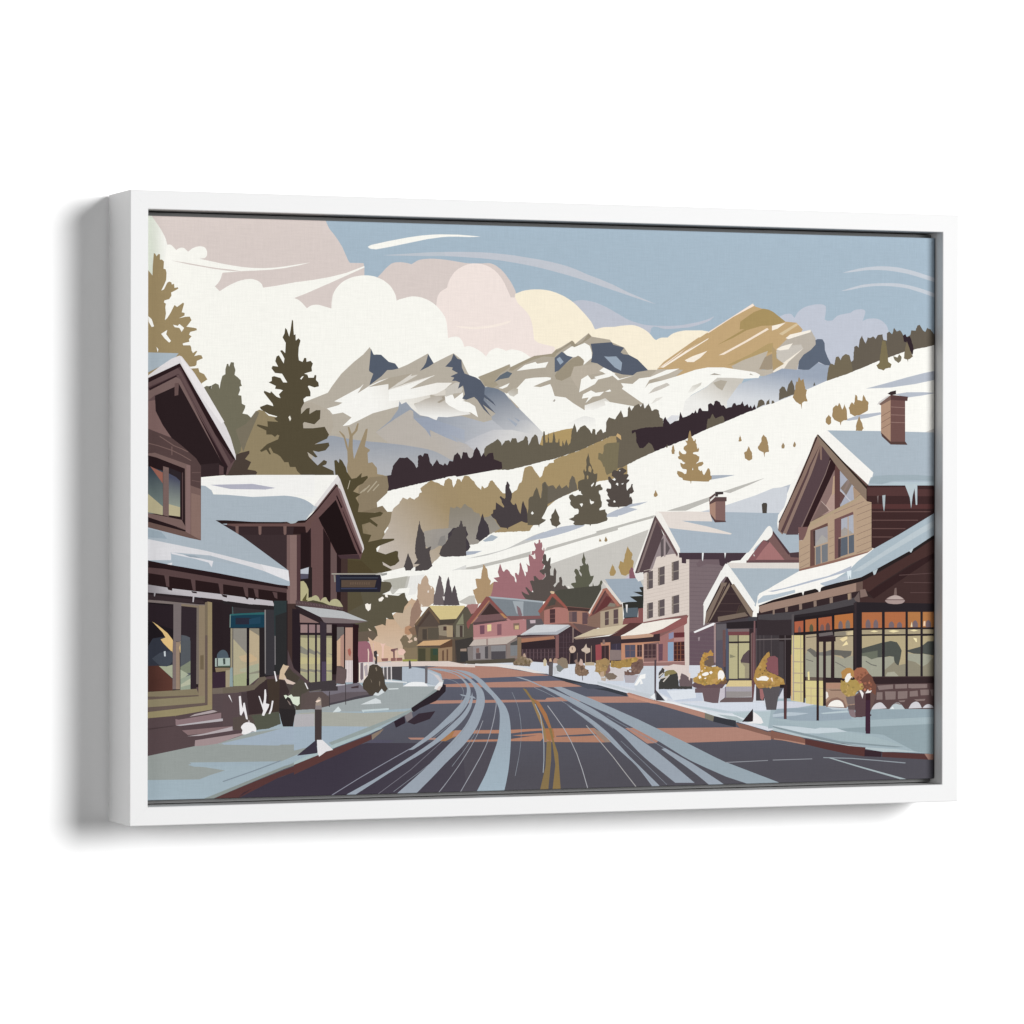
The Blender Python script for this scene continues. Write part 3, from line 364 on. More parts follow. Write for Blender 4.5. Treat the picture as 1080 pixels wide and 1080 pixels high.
84,76,71 5187,3362 23,5 18,-26 38,-21 11,13 -11,17 -36,25 3,35 23,27 47,-10 18,26 38,9 13,-9 33,-17 -2,-17 -26,-17 -9,-11 56,2 7,-17 -26,-39 33,-2 0,-15 -33,-30 -1,-51 9,-26 16,22 23,17 11,34 17,0 -5,-21 10,-39 9,-21 -23,-22 -28,-6 0,-37 14,13 19,-43 -3,-38 -39,-13 -28,-16 -84,-6 -7,-17 -10,16 -57,-3 -56,7 -11,27 13,13 -32,30 11,9 37,0 -14,25 -18,22 6,21 -20,26 9,25 46,-4 5,22 -5,25 -28,34
246,245,239 5277,3281 15,19 16,-10 -3,-26 -16,13
246,245,239 5340,3286 33,11 -14,-17
246,245,239 5249,3101 17,7 11,-19 -20,-6
246,245,239 5312,3431 19,5 -2,-13
80,74,74 3014,2893 4,-20 0,-9 3,-18 6,-12 2,-20 9,-16 6,-7 7,-18 11,-13 6,-14 -2,-14 9,-20 -1,-25 1,-20 6,-14 -1,-17 4,-9 -1,-15 3,-17 14,1 36,18 13,1 -9,-22 1,-10 -12,-21 -1,-18 4,-17 2,-21 9,-14 -3,-13 13,-41 3,-16 6,-16 -17,-11 -26,-23 -14,-7 -31,-6 -22,3 -11,-5 -17,-2 -24,3 -17,-3 -21,2 6,17 -1,20 12,11 20,5 10,13 15,4 -40,2 -18,-2 -17,1 11,9 8,12 13,11 11,18 -13,19 -2,14 -7,20 -9,14 5,15 0,15 -3,24 4,10 -1,19 5,22 -1,16 4,13 1,20 10,32 0,13 3,18 0,8 8,22 3,34 3,14 10,22 -3,10
80,74,74 2885,2545 9,-17 3,-14 12,-19 14,-31 7,-20 8,-16 4,-21 5,-13 -22,-19 -8,-14 -41,0 -13,-2 -17,2 -6,11 -3,23 1,12 15,36 0,11 7,16 10,34 5,10 2,15
80,74,74 3235,2536 10,11 8,36 10,14 8,18 4,13 21,6 15,11 21,25 3,10 15,18 2,13 10,10 14,11 6,14 -2,12 2,21 15,7 12,15 20,8 16,16 27,0 1,17 5,21 -2,15 5,14 18,-12 0,-22 7,-10 2,-23 16,3 21,-3 -2,-15 4,-21 -4,-28 1,-16 3,-13 1,-14 -5,-15 -1,-20 3,-11 -1,-20 1,-14 4,-12 -6,-19 4,-19 -3,-16 1,-9 -1,-18 3,-19 -2,-14 -18,2 -15,-4 -30,1 -15,-5 -55,1 -18,3 -32,-5 -23,1 -12,-2 -13,4 -39,-1
139,135,131 3221,2628 1,16 9,21 3,15 9,17 5,15 18,12 23,5 13,8 3,-12 4,-36 11,-27 -15,-17 -30,-25 -18,0
195,193,186 2632,2265 285,37 -35,-109 -54,-84 -124,1 -36,68
233,232,228 2908,2302 170,16 -54,-92 -53,-118 -116,-15
246,245,239 2606,2295 133,67 107,-4 62,-48 -276,-43
217,216,213 3383,2358 162,58 0,-42
199,171,144>214,193,172,2703,1808,2704,1373 2474,1360 5,18 -4,7 -2,17 3,16 -1,16 1,15 -1,10 6,14 0,16 -4,14 6,9 1,21 -6,10 3,17 4,12 -2,14 6,14 -3,48 5,8 -1,30 3,28 -2,30 17,12 9,13 9,8 18,9 46,28 15,7 25,16 12,11 14,3 30,18 13,12 12,4 28,24 38,13 16,3 11,10 16,24 21,25 23,19 8,13 10,9 6,12 17,6 21,24 13,-13 17,-7 13,-2 56,-38 1,-655 -18,4 -16,-6 -12,2 -14,-2 -51,2 -27,-1 -28,7 -35,-6 -10,3 -19,-4 -30,6 -49,0 -11,3 -34,-3 -13,3 -44,-5 -33,7 -13,-6 -17,6 -31,-7 -19,3 -11,4
195,174,151 2722,1859 10,12 1,12 6,18 14,3 19,11 32,8 10,4 15,11 17,4 9,8 15,10 6,15 17,10 11,13 13,10 5,-17 3,-18 10,-23 -2,-15 7,-16 7,-29 6,-17 -29,-51 -21,-30 -2,-10 -19,-25 -32,-9 -22,0 -17,-7 -28,39 -19,18 -6,11 -13,15 -5,13 -13,9
186,162,140 2989,2075 -1,15 5,15 1,47 -2,14 0,15 2,14 5,16 -1,15 26,-14 9,19 0,11 7,20 21,29 15,12 11,6 15,-18 8,-16 7,-19 0,-17 -2,-10 8,-21 13,-11 19,-7 13,-7 10,-17 2,-15 6,-11 0,-10 -6,-14 4,-19 -6,-10 -1,-17 1,-15 14,-20 3,-12 -17,-12 -29,-13 -11,-9 -9,-3 -15,-13 -39,2 -17,-2 -33,1 0,13 -11,13 -8,19 -2,14 -7,10 -4,21
227,216,205 3105,2144 18,5 0,-25 -18,0
243,232,220 3141,2191 18,-12 -13,-22
227,216,205 3034,2007 18,-20 -22,-17 4,13
109,99,100 3168,1989 6,19 -1,13 5,70 15,32 2,17 5,14 1,19 15,50 7,38 9,16 0,18 4,13 21,-17 7,-15 -1,-17 2,-16 8,-12 -1,-13 5,-20 4,-6 3,-19 6,-16 0,-14 3,-19 -1,-15 1,-20 8,34 6,16 1,17 6,12 8,71 9,15 1,15 12,25 12,-46 1,-14 -2,-11 5,-22 13,-25 -2,-18 10,-18 2,-18 14,51 10,9 3,19 9,-12 9,-34 8,-17 -2,-25 7,-13 0,-12 8,-17 1,-14 10,-25 6,-33 4,-13 -15,1 -34,-4 -10,2 -21,-2 -12,4 -17,0 -9,2 -20,1 -11,-3 -19,2 -9,-1 -33,2 -18,-4 -16,4 -13,1 -11,-3 -15,5
88,80,83 3285,1988 3,10 1,18 -1,14 4,15 -3,16 4,18 1,27 14,34 0,16 8,31 0,15 7,40 5,10 2,13 9,15 5,14 0,-19 6,-8 7,-16 3,-49 15,-33 0,-11 8,-36 4,12 7,14 1,20 10,13 5,20 10,-14 3,-19 11,-24 -1,-20 10,-12 -1,-29 10,-28 3,-14 8,-12 -1,-14 7,-15 1,-14 -13,2 -14,-3 -19,-1 -12,3 -19,2 -35,-4 -16,0 -16,7 -8,-6 -19,-1
223,217,213 3276,2081 26,0 -5,-43 -12,9
153,126,110 2900,1728 4,11 -3,34 2,13 4,11 0,14 3,19 -1,32 6,26 -1,14 1,13 5,16 1,13 8,17 12,15 10,27 8,12 12,12 11,26 7,10 10,-11 10,-17 0,-17 12,-21 0,-19 8,-11 0,-16 6,-12 14,-16 -11,-10 -7,-18 -9,-13 -13,-15 -3,-14 -22,-19 -9,-16 -16,-40 -9,-13 -5,-18 -15,-19
179,139,110 2846,1710 3,12 1,35 16,9 24,9 30,-9 16,-21 14,-8 -9,-11 -2,-16 -9,-19 -25,-9 -15,-9 -19,10 -20,4
123,110,90 2796,1627 26,32 9,14 17,-1 17,5 15,0 4,-19 14,-30 2,-11 19,27 11,9 4,15 0,17 13,55 4,12 -1,13 29,0 13,-8 13,-18 30,-28 14,-3 -3,-14 1,-16 5,-18 -3,-7 0,-14 3,-18 -6,-15 5,-28 -2,-17 3,-48 -6,-9 8,-12 -3,-18 -6,-17 9,-28 -6,-13 1,-16 -16,-4 -15,5 -26,-2 -22,3 -9,-1 -22,5 -31,-3 -9,-3 -21,6 -10,-4 -17,1 -4,12 -3,28 -6,33 0,15 -10,25 0,14 -2,14 1,15 -12,21 -6,23 -12,11
214,191,173 2950,1644 20,9 19,-19 -9,-23 -25,5 0,16
211,184,162 2880,1607 30,13 20,6 10,-19 -40,-18
211,184,162 2865,1673 25,-5 22,-33 -12,-9 -9,16 -9,11 -9,8
132,107,88 2890,1738 15,4 12,9 22,5 11,9 11,-5 18,-14 0,-15 9,-10 2,-16 4,-15 -16,-13 -13,0 -15,-10 -13,8 -17,16 -11,18 -8,9
135,119,95 2831,1543 16,3 19,-2 10,-6 21,2 47,-1 15,4 31,-2 -4,-18 6,-10 -4,-17 7,-39 1,-21 -1,-13 -4,-9 4,-18 -19,-1 -9,3 -23,-2 -16,3 -9,-3 -32,4 -16,-3 -20,1 -4,11 -3,59 -7,19 2,13 -8,26
172,145,112 3744,2424 15,-18 7,-16 18,-17 4,-15 4,-36 4,-21 -1,-13 18,-29 10,-5 6,-17 -8,-18 -4,-19 36,29 18,0 18,8 2,-19 -6,-29 7,-29 -6,-34 7,-31 -3,-11 -18,-6 -14,-7 -12,-11 -14,-3 -12,0 -11,-9 -45,-23 -18,-2 -8,-6 -15,-8 -28,-7 -14,-9 -36,76 0,14 -16,34 -2,16 -6,18 19,2 32,18 -6,10 -8,39 -1,15 -7,29 12,5 23,0 15,-3 17,6 0,20 3,9 0,23 4,11 2,21 5,12 6,23 0,16
157,111,116 3989,2329 -18,-45 36,11 13,68 18,-26 33,-34 31,-25 15,-145 -9,-101 -291,22 27,81 18,102 45,-4 -49,43 68,11 -19,51 27,92 28,-75
157,111,116 3953,2304 42,59 21,5 27,-25 16,-40 32,-12 11,-47 19,-20 2,30 -16,39 -3,35 19,0 21,-25 11,39 5,55 -3,25 13,19 11,-29 11,-40 14,-30 18,-54 10,24 -10,30 21,-10 8,20 -5,44 -14,35 22,-20 21,-10 -14,80 3,41 32,8 3,32 34,3 11,24 -21,50 5,18 21,-18 25,10 2,34 16,3 7,-37 14,9 8,-39 -8,-35 17,-20 5,33 7,-3 4,-30 -27,-104 27,-45 -27,-54 32,-45 6,-25 -38,-39 -32,-5 -159,-222 -277,2
240,233,228 4275,2525 44,-7 16,22 9,-60 -19,-5 -22,30
89,81,77 4448,2534 18,-15 3,-59 16,-10 16,35 16,9 2,-34 -7,-50 14,-20 -14,-30 3,-59 35,-5 2,54 14,35 21,-45 -5,-40 -2,-79 -30,-30 16,-20 37,50 16,5 -3,49 25,10 14,-45 -3,-49 16,-10 16,14 48,-55 22,0 0,-79 -225,-38 -161,-9 -138,31 -38,50 -11,34 48,-25 43,-15 -48,80 16,5 53,-50 24,-5 -18,64 -22,55 27,9 23,-10 -7,55 21,2 43,-42 43,2 37,37 -9,35 -18,-25 -48,40 5,15 49,15 10,34 -37,30 10,25 3,50
93,93,78 4902,2548 11,-45 13,-30 -6,-40 14,-20 13,13 16,-28 1,-40 10,-40 11,-30 38,5 -11,-35 -16,-35 -32,-35 11,-25 27,-10 10,65 11,-40 22,2 9,-52 -4,-50 -70,-89 -301,-7 -65,100 86,49 54,-6 32,15 5,25 -37,35 10,15 49,6 -11,58 14,20 -25,40 11,28 21,0 19,-18 14,-40 21,-25 4,25 -31,40 11,19 -5,32 21,-2 22,15 -14,20 -5,35 13,25
93,93,78 5072,2188 16,15 11,34 21,5 6,-25 -22,-40 -16,-14
233,227,220 4711,2180 21,0 33,-40 -11,-15 -27,30
165,121,118 3519,1944 6,12 19,15 9,13 11,10 33,1 15,5 31,-3 12,1 17,-1 18,4 -18,-54 -8,-13 -2,-16 -10,-15 -7,-28 -18,-12 -18,1 -11,-9 -16,-5 -18,24 -7,18 -9,13 -15,13 -3,14
168,143,97 5342,2304 -4,14 -11,19 -2,14 -15,31 14,36 1,14 7,18 15,-5 23,-12 4,18 0,10 7,15 3,16 1,17 3,18 8,11 12,45 9,17 -1,11 8,-9 8,-18 12,-14 7,-16 13,-8 12,-19 2,-14 -11,-20 3,-9 -7,-17 15,-5 13,-13 1,-14 -7,-35 -1,-22 -3,-14 -13,-10 -20,-32 -13,-13 -16,-4 -21,-15 -21,2
168,143,97 5204,2327 7,11 12,39 13,24 7,19 2,-16 11,-11 7,-13 3,-17 13,-17 3,-16 -6,-17 -18,-22 -17,-2 -26,2
154,133,102 5081,2662 7,26 6,15 1,-15 12,-10 4,-16
154,133,102 5144,2668 11,36 9,16 2,-13 13,-20 4,-14 -18,-17
135,93,103 5435,2235 -3,17 7,19 1,15 -3,11 4,17 -4,13 3,20 11,10 5,15 11,12 20,-20 8,-26 1,-17 9,-19 1,-19 7,-14 4,-13 6,-13 -18,-6 -36,4 -14,-1
201,191,207 5375,2248 14,13 8,1 38,33 7,-38 6,-17 -17,6 -14,-2 -18,6
92,94,107>82,80,87,3312,1145,3314,134 -510,1411 11496,-66 5,-2338 -11499,376
63,57,69>79,76,84,2139,297,4110,250 -441,-619 1018,559 932,273 542,253 371,72 587,-13 197,16 288,-23 489,-14 -145,-298 -181,-452 1,-507
79,76,84>83,79,87,3206,271,4293,245 3494,518 562,-12 -55,18 -252,-1280 -181,6
86,83,99 2422,541 71,35 248,-17 -71,-27
174,132,118 3097,1325 215,18 325,-7 254,-10 255,-45 366,-60 -293,-9 -364,-4 -362,-8 -180,1 -108,-7 -72,5 -89,60
91,94,110 3080,1179 197,21 216,0 616,14 403,7 220,-44 -110,-15 -767,-5 -722,-14
174,132,118 3187,1137 126,8 542,14 767,4 203,-25 170,-27 -13,-16 -397,-1 -730,9 -650,17
174,132,118 3053,951 63,23 197,0 361,-3 783,-11 18,20 258,8 947,-13 56,-68 -596,9 -370,25 -295,-2 -1162,1 -251,-1
174,132,118 2884,585 161,-3 161,-7 0,-20 -287,9
167,121,82 3206,541 108,82 107,28 127,1 -54,-50 -108,-31 -72,-32
177,129,107 3421,651 616,-6 393,6 9,-21 -219,-9 -146,-14 -490,7 -198,-30
177,129,107 3530,548 507,-4 366,39 36,17 9,-34 -45,-51 -366,8 -489,2
86,90,103 4074,597 328,29 33,-26 -361,-30
177,129,107 4074,584 328,20 56,-22 -275,-8
174,128,107 4430,651 599,-7 111,-76 93,-79 -93,-3 -701,20
167,117,79 4439,651 110,-2 19,-95 -55,-41 -55,35
86,88,99 4586,569 443,15 33,-19 -236,-7 -240,1
152,131,118 5010,639 102,-36 149,-115 -102,-2 -93,84
174,132,118 5391,635 121,3 272,-152 -28,-20 -103,-3
174,132,118 5746,628 974,-10 421,-102 0,-45 -1028,-10
153,162,173>160,176,187,3763,1188,3765,89 3384,1306 51,-8 52,-6 50,-9 46,-12 40,-17 37,-20 64,-44 28,-24 25,-25 47,-51 72,-72 67,-74 20,-25 17,-25 14,-24 19,-48 8,-27 11,-66 9,-103 1,-66 -8,-154 -11,-120 -12,-90 -24,-120 -31,-119 -323,8 86,150 26,50 25,53 93,237 13,36 19,69 10,65 6,78 3,89 -3,38 -4,30 -7,26 -21,47 -32,46 -38,43 -76,69 -71,72 -23,21 -38,27 -18,11 -41,21 -69,28 -53,18
153,162,173 3169,1316 78,-2 100,-14 38,-7 69,-19 63,-25 30,-15 29,-17 28,-19 75,-62 42,-42 16,-23 11,-24 7,-25 4,-26 2,-27 -1,-27 -4,-29 -7,-29 -24,-74 -18,-47 -21,-49 -26,-47 -31,-46 -36,-46 -39,-46 -42,-45 -47,-46 -151,-135 -161,-156 -179,-164 -218,6 210,169 112,94 308,285 77,77 35,37 32,38 28,41 25,42 22,42 34,76 13,34 9,33 5,31 1,28 -4,25 -7,25 -22,47 -15,22 -18,22 -22,21 -27,22 -31,22 -33,20 -31,16 -27,11 -51,13 -70,13
153,162,173 3616,1056 9,-61 -2,-24 -5,-26 -8,-30 -11,-30 -16,-31 -18,-30 -23,-31 -26,-31 -32,-33 -37,-35 -87,-73 -92,-68 -97,-64 -117,-69 -68,-37 -70,-36 -250,-137 -385,-225 -106,3 318,158 191,104 219,127 163,98 104,67 84,65 205,175 34,31 42,48 30,44 12,22 31,96
153,162,173 3079,1321 123,-5 39,-4 38,-8 72,-21 34,-12 62,-28 29,-16 26,-17 45,-37 18,-20 14,-20 10,-20 6,-21 3,-21 0,-23 -2,-25 -5,-27 -8,-28 -14,-29 -21,-33 -26,-34 -29,-34 -32,-32 -34,-29 -114,-78 -102,-78 -41,-29 -113,-71 -102,-59 -14,-5 -43,-5 13,15 150,103 55,40 105,85 151,132 94,90 36,40 15,19 23,37 7,19 5,19 3,19 1,19 -4,19 -6,19 -10,20 -13,19 -34,36 -20,17 -23,16 -25,13 -29,11 -32,10 -65,15
141,142,155 2028,-12 321,181 300,159 264,135 -5,8 -372,-192 -192,-103 -321,-181
119,117,127 2540,-16 382,258 358,295 -5,5 -357,-294 -382,-259
155,157,165 3851,1033 20,-36 12,-31 3,-15 1,-32 -15,-104 -30,-126 -42,-132 -18,-47 -21,-47 -53,-99 -188,-306 -47,-74 7,-4 145,229 91,151 53,100 21,47 34,93 27,87 21,85 23,129 1,35 -1,16 -3,16 -5,16 -28,53
155,157,165 3736,751 -60,-141 -23,-43 -58,-96 -69,-104 -71,-99 -113,-145 -117,-136 6,-4 66,74 125,156 39,51 71,99 69,104 31,50 50,90 37,83 13,34 11,24
153,162,173 3475,1038 162,-30 22,-24 -166,37
138,116,77 4197,1089 40,-13 70,-96 80,-42 89,-135 51,-137 33,-154 48,-137 30,-379 -93,2 31,258 -34,239 -44,161 -74,148 -73,117 -50,30
164,115,78 4307,980 80,-42 89,-135 51,-147 -29,0 -74,148 -73,117
133,113,78 4476,510 51,3 1,-188 -33,-333 -95,3 62,247
150,124,86 4292,960 37,-21 73,-134 52,-155 22,-136 -22,0 -30,137
162,169,176 4336,915 62,-129 22,-135 18,-171 1,-169 -9,-136 9,-1 9,136 0,171 -19,171 -22,137 -63,129
169,169,174 4481,894 101,-129 92,-125 74,-125 74,-147 64,-172 69,-220 9,2 -69,221 -65,172 -74,147 -74,127 -93,124 -101,130
153,162,173 4108,1212 48,-4 18,-3 91,-28 61,-24 57,-28 44,-17 52,-14 89,-33 177,-76 108,-50 144,-73 74,-42 147,-93 168,-98 332,-219 54,-38 144,-110 303,-241 -231,6 -290,222 -85,70 -74,66 -122,123 -54,50 -44,36 -42,32 -79,52 -37,22 -108,56 -392,220 -234,119 -125,55 -57,21
153,162,173>150,163,172,4785,1034,6134,196 4551,1095 91,1 373,-142 514,-218 584,-271 325,-157 130,-60 882,-384 -363,10 -483,202 -228,97 -187,83 -109,57 -268,159 -169,88 -270,136 -115,67 -80,40 -125,51 -292,130
153,162,173 4711,898 187,-97 57,-32 101,-70 84,-66 58,-49 95,-95 145,-154 450,-420 -112,3 -185,231 -59,67 -59,57 -165,137 -46,42 -80,78 -42,38 -134,110
141,147,156 2726,13 299,205 201,148 57,45 54,45 50,46 49,50 47,54 103,128 -4,3 -103,-128 -47,-54 -48,-50 -50,-45 -54,-45 -118,-91 -140,-102 -299,-205
141,147,156 4584,1012 125,-60 169,-85 75,-41 69,-41 134,-88 94,-64 3,3 -159,108 -69,45 -69,41 -76,41 -169,85 -125,60
141,147,156 4328,1093 139,-59 95,-47 206,-114 3,3 -207,115 -95,47 -82,36 -58,23
141,147,156 4071,1047 43,-90 17,-40 13,-40 10,-41 15,-88 5,-46 3,-46 1,-46 -1,-46 -3,-47 -11,-98 -9,-56 -46,-214 5,-1 33,151 21,119 7,50 7,96 2,46 -1,46 -3,46 -5,46 -7,46 -19,84 -13,40 -34,78 -26,53
141,147,156 3240,1220 106,-23 41,-11 33,-14 26,-16 23,-18 19,-20 15,-21 9,-23 2,-26 -6,-31 -26,-76 4,-2 26,77 6,32 -1,27 -10,24 -15,22 -20,20 -24,19 -26,16 -34,14 -121,29 -26,5
141,147,156 3545,974 -24,-64 -13,-27 -17,-26 -22,-28 -56,-60 -65,-61 -39,-32 -158,-115 2,-4 159,116 73,62 62,62 26,29 22,28 17,27 13,27 24,64
141,147,156 4851,794 222,-159 66,-51 133,-114 69,-61 133,-124 130,-134 151,-165 4,3 -217,234 -65,65 -132,124 -138,121 -65,54 -133,101 -155,110
141,147,156 3388,266 129,156 64,86 104,157 -4,2 -104,-156 -64,-86 -129,-156
134,141,151 5176,771 682,-364 519,-299 3,4 -435,252 -413,224 -354,187
134,141,151 5623,539 324,-188 180,-109 326,-205 3,3 -230,146 -186,115 -186,110 -228,132
134,141,151 5343,494 243,-212 300,-274 4,3 -239,219 -228,201 -77,66
153,162,173 5822,399 47,9 320,-173 190,-117 304,-193 -209,6 -209,164 -151,107
166,164,164 4933,672 315,-349 112,-139 168,-202 8,5 -168,202 -112,139 -316,350
143,145,152 6588,230 516,11 -1,8 -516,-10
143,145,152 7161,243 482,3 0,8 -482,-2
146,153,160 7779,256 350,-17 313,-30 354,-37 2,11 -355,36 -313,30 -351,17
163,175,179 7855,251 389,-116 550,-155 7,20 -552,150 -391,111
224,220,218 3205,1391 686,-1 621,-153 -184,14 -182,37 -255,38 -254,12 -325,6 -107,-2
212,216,224 3854,1391 37,-31 254,-33 330,-85 37,-17 442,-109 111,-7 344,-95 327,-80 604,-145 763,-218 57,7 -1,819 -3305,112
59,62,69 4493,1225 147,-29 314,-70 111,-14 344,-95 4,-38 -237,64 -222,38 -258,68
79,83,94 4769,1139 259,-26 148,-40 -222,-5
194,201,207 5065,1148 186,-42 167,-46 281,-56 150,-58 -113,-8 -318,94 -353,94
205,212,223 5176,1184 242,-21 168,14 38,69 149,58 -9,-284 -140,19 -448,93
196,204,218 5792,1243 434,-196 75,-45 20,-87 -321,-3 -207,107
220,225,232 5886,1035 340,8 9,-92 -273,-24
188,200,208 6037,891 340,6 629,-11 154,-81 0,-53 -593,25 -341,71
211,217,227 6075,894 549,4 401,-16 97,-85 -459,-4
180,195,200 6663,776 497,11 0,-191 -96,28 -230,48
216,223,228 6378,793 304,-32 152,-55 -133,-18 -247,60 -114,37
169,182,185 6491,765 229,-30 114,-55 -114,-6
230,232,234 5736,943 226,-33 397,-108 0,-21 -623,139
174,132,118 5409,1014 28,8 299,-88 226,-47 378,-102 0,-62 -566,164 -75,13 -262,70
194,146,127 5418,1008 393,-106 -112,-2 -262,70
122,117,105 6340,784 117,-39 -13,-59 -104,37
57,58,64 6450,745 264,-54 -2,-71 -272,65
132,98,87 6714,667 159,-31 230,-79 57,-14 0,-38 -96,23 -306,83
132,98,87 7103,565 134,-27 0,-55 -134,34
160,176,183 7103,597 57,-1 347,-86 798,-149 216,-48 712,-47 -2,748 -2071,-70
144,160,166 7739,584 585,14 908,35 1,-381 -318,52 -394,194
163,179,185 7160,700 579,-41 781,15 712,18 0,-82 -908,-20 -312,-12 -466,19
148,164,172 8363,782 869,11 0,-106 -869,-19
151,165,176 7218,809 579,19 292,-19 39,-128 -389,-13 -329,10 -250,40 0,34
183,195,204 7160,752 192,21 251,-17 -154,-23 -289,-12
206,209,219 7179,874 58,25 308,-19 120,-32 -197,-28 -270,-9
192,201,208 7797,828 292,-19 -19,-21 -176,3
185,199,204 7739,755 331,24 23,-23 -315,-12
197,208,214 7160,630 289,-19 232,-29 58,11 195,-8 136,-43 -272,-15 -291,9 -347,67
164,180,185 7739,531 312,11 352,-60 374,-117 -452,31 -391,61
135,149,155 7160,625 366,-86 447,-100 804,-81 -99,-5 -744,69 -427,97 -347,89
180,194,198 7160,603 347,-88 427,-93 371,-61 373,-25 277,-38 -434,9 -216,37 -817,154 -328,77
133,94,82 7160,564 338,-66 58,-29 0,-60 -203,43 -193,22
174,133,117 7160,491 193,-30 203,-39 0,-16 -280,57 -116,14
88,56,54 7556,474 378,-73 365,-39 -9,-101 -200,31 -292,63 -242,58
56,41,48 8289,335 212,-24 -5,-60 -210,12
85,56,55 8505,308 529,-37 50,-63 -579,43
160,124,112 9034,275 199,-9 0,-63 -149,5
131,93,81 7137,579 39,-13 0,-96 -39,15
161,177,186 -87,-140 357,-10 341,138 309,114 242,83 347,127 332,95 210,84 406,141 142,64 249,130 89,74 268,163 81,100 -27,93 -126,49 -161,27 -161,9 -249,118 -1054,-318 -1205,-472 -391,-188
151,157,154 -88,440 613,106 257,22 1041,-27 -70,-68 -279,-107 -1000,12 51,-42 120,-12 215,-38 -163,-45 -120,-42 -664,9
154,161,158 817,592 345,84 312,35 0,-166 -692,7
162,176,190 817,568 345,67 312,76 209,21 157,-9 1,-186 -367,5 -35,-9 -588,22
159,175,185 457,354 85,22 897,-9 -138,-42 -450,3 -326,4
132,144,154 836,164 328,101 304,102 -5,11 -303,-102 -328,-101
139,147,144 594,-15 915,332 332,90 0,-16 -332,-104 -295,-108 -500,-190
142,154,156 1509,312 262,97 70,15 0,-23
88,58,57 697,-18 500,184 312,110 551,176 415,167 0,-45 -336,-137 -280,-110 -419,-133 -450,-208
66,49,56 990,-12 172,104 -103,-42
91,60,58 1614,326 437,157 424,144 3,-50 -339,-133 -525,-221
168,169,160 1613,857 105,15 210,4 458,-20 462,8 80,22 -98,-52 -160,-64 -213,-59 -529,16 -315,-6
179,176,179 1613,857 227,4 0,-133 -227,-3
162,177,190 1613,725 315,2 511,-16 -123,-51 -300,-102 -402,-82
149,160,159 1999,550 671,237 258,99 12,-28 -270,-104 -213,-88 -406,-153
170,187,189 1999,514 246,81 318,102 36,-9 -248,-82 -317,-123 -420,-157 0,30
159,166,167 1613,866 0,74 227,-37 211,63 441,101 142,98 195,18 340,-52 126,65 -9,-37 -81,-96 -277,-167 -542,-23 -476,4
141,151,152 2928,896 241,184 72,16 -72,-58 -214,-164
140,123,108 2478,624 139,64 -45,-50 -88,-68
48,38,47 2727,761 121,53 9,-72 -107,-49
130,123,126 2848,817 80,49 13,-67 -66,-49
46,39,45 2923,900 282,171 81,75 30,-9 -3,-67 -108,-100 -179,-72 -71,-41 -22,9
57,47,55 2875,750 133,89 188,22 -62,-83 -179,-55
90,78,69 2959,1784 159,190 430,-4 100,-156 1,-451 -654,28 -1,224
88,76,69 2994,1774 124,190 130,-155 0,-187 -259,-7
105,92,79 3009,1760 219,2 180,17 0,-159 -259,-6 -160,1
146,134,116 3228,1772 80,8 85,-10 0,-122 -155,21
169,150,122 3318,1771 75,-1 0,-122 -65,1
76,60,55 3286,1762 37,-1 0,-42 -37,0
77,69,62 3049,1736 50,0 0,-113 -50,1
91,83,72 3109,1749 124,-1 0,-121 -119,1
109,90,72 2959,1788 159,186 140,-165 -20,-19 -120,156 -139,-176
79,65,58 2994,1765 124,165 20,-22 -119,-144
209,192,140 3120,1985 418,-4 -105,-139 -185,-7
77,70,62 3238,1829 200,11 0,-43 -190,-16
92,86,74 3408,1779 40,75 110,116 90,-156 1,-206 -251,21
135,133,110 3433,1783 80,131 3,-129
134,128,113 3428,1774 100,-1 0,-127 -95,2
77,66,61 3476,1769 30,0 0,-122 -30,0
73,64,62 3398,1779 28,0 0,-131 -28,0
205,168,127 2980,1560 79,50 319,13 -130,-62
96,72,57 3248,1561 130,59 30,-10 0,-75 -160,-7
106,97,73 2995,1541 253,-4 1,-145 -254,4
74,72,56 3001,1531 83,-1 0,-132 -82,1
70,76,54 3139,1530 89,-2 1,-132 -90,1
57,75,63 3164,1529 59,-1 -4,-70 -50,1
151,125,99 3228,1528 160,17 0,-154 -159,2
102,78,64 3273,1504 20,5 0,-112 -20,0
102,78,64 3323,1518 17,0 0,-122 -17,0
82,70,64 3398,1611 251,25 0,-282 -241,13
98,84,71 3388,1620 30,0 5,-253 -35,0
59,61,64 3448,1601 90,8 91,-1 0,-235 -181,12
156,137,124 3478,1516 80,-1 0,-24 -80,1
119,93,91 3560,1740 231,336 638,-62 10,-246 -274,-110 1,-274 -595,-10 55,243 -1,160
77,69,62 3520,1834 105,65 1,-526 -105,2
92,86,74 3390,1779 155,191 65,-99 15,-94 1,-160 -206,12
135,133,110 3430,1779 80,121 8,-117
134,128,113 3430,1774 88,-1 0,-126 -88,1
77,66,61 3472,1769 34,0 0,-122 -31,0
65,61,58 3420,1610 200,35 11,-272 -191,3
156,137,124 3480,1520 70,4 0,-30 -70,1
60,58,60 3480,1492 131,-11 0,-98 -131,2
177,128,128 3625,1795 35,66 363,-4 213,-30 0,-132 -71,-28 -50,-13 -444,-14 -40,-4
198,159,156 3626,1641 489,17 10,-11 -494,-30
125,132,138 3801,2080 628,-61 0,-156 -234,-3 -182,7
167,175,181 3799,2080 285,-24 345,-34 -10,-17 -295,30 -283,23
162,169,174 4079,2026 126,-5 -5,-128 11,-80 -26,52 -61,29
131,109,114 4124,1979 41,-29 25,-76 -25,-18 -25,28
128,90,90 4013,1867 192,-2 234,2 0,-33 -223,-2 -152,-15 -41,26
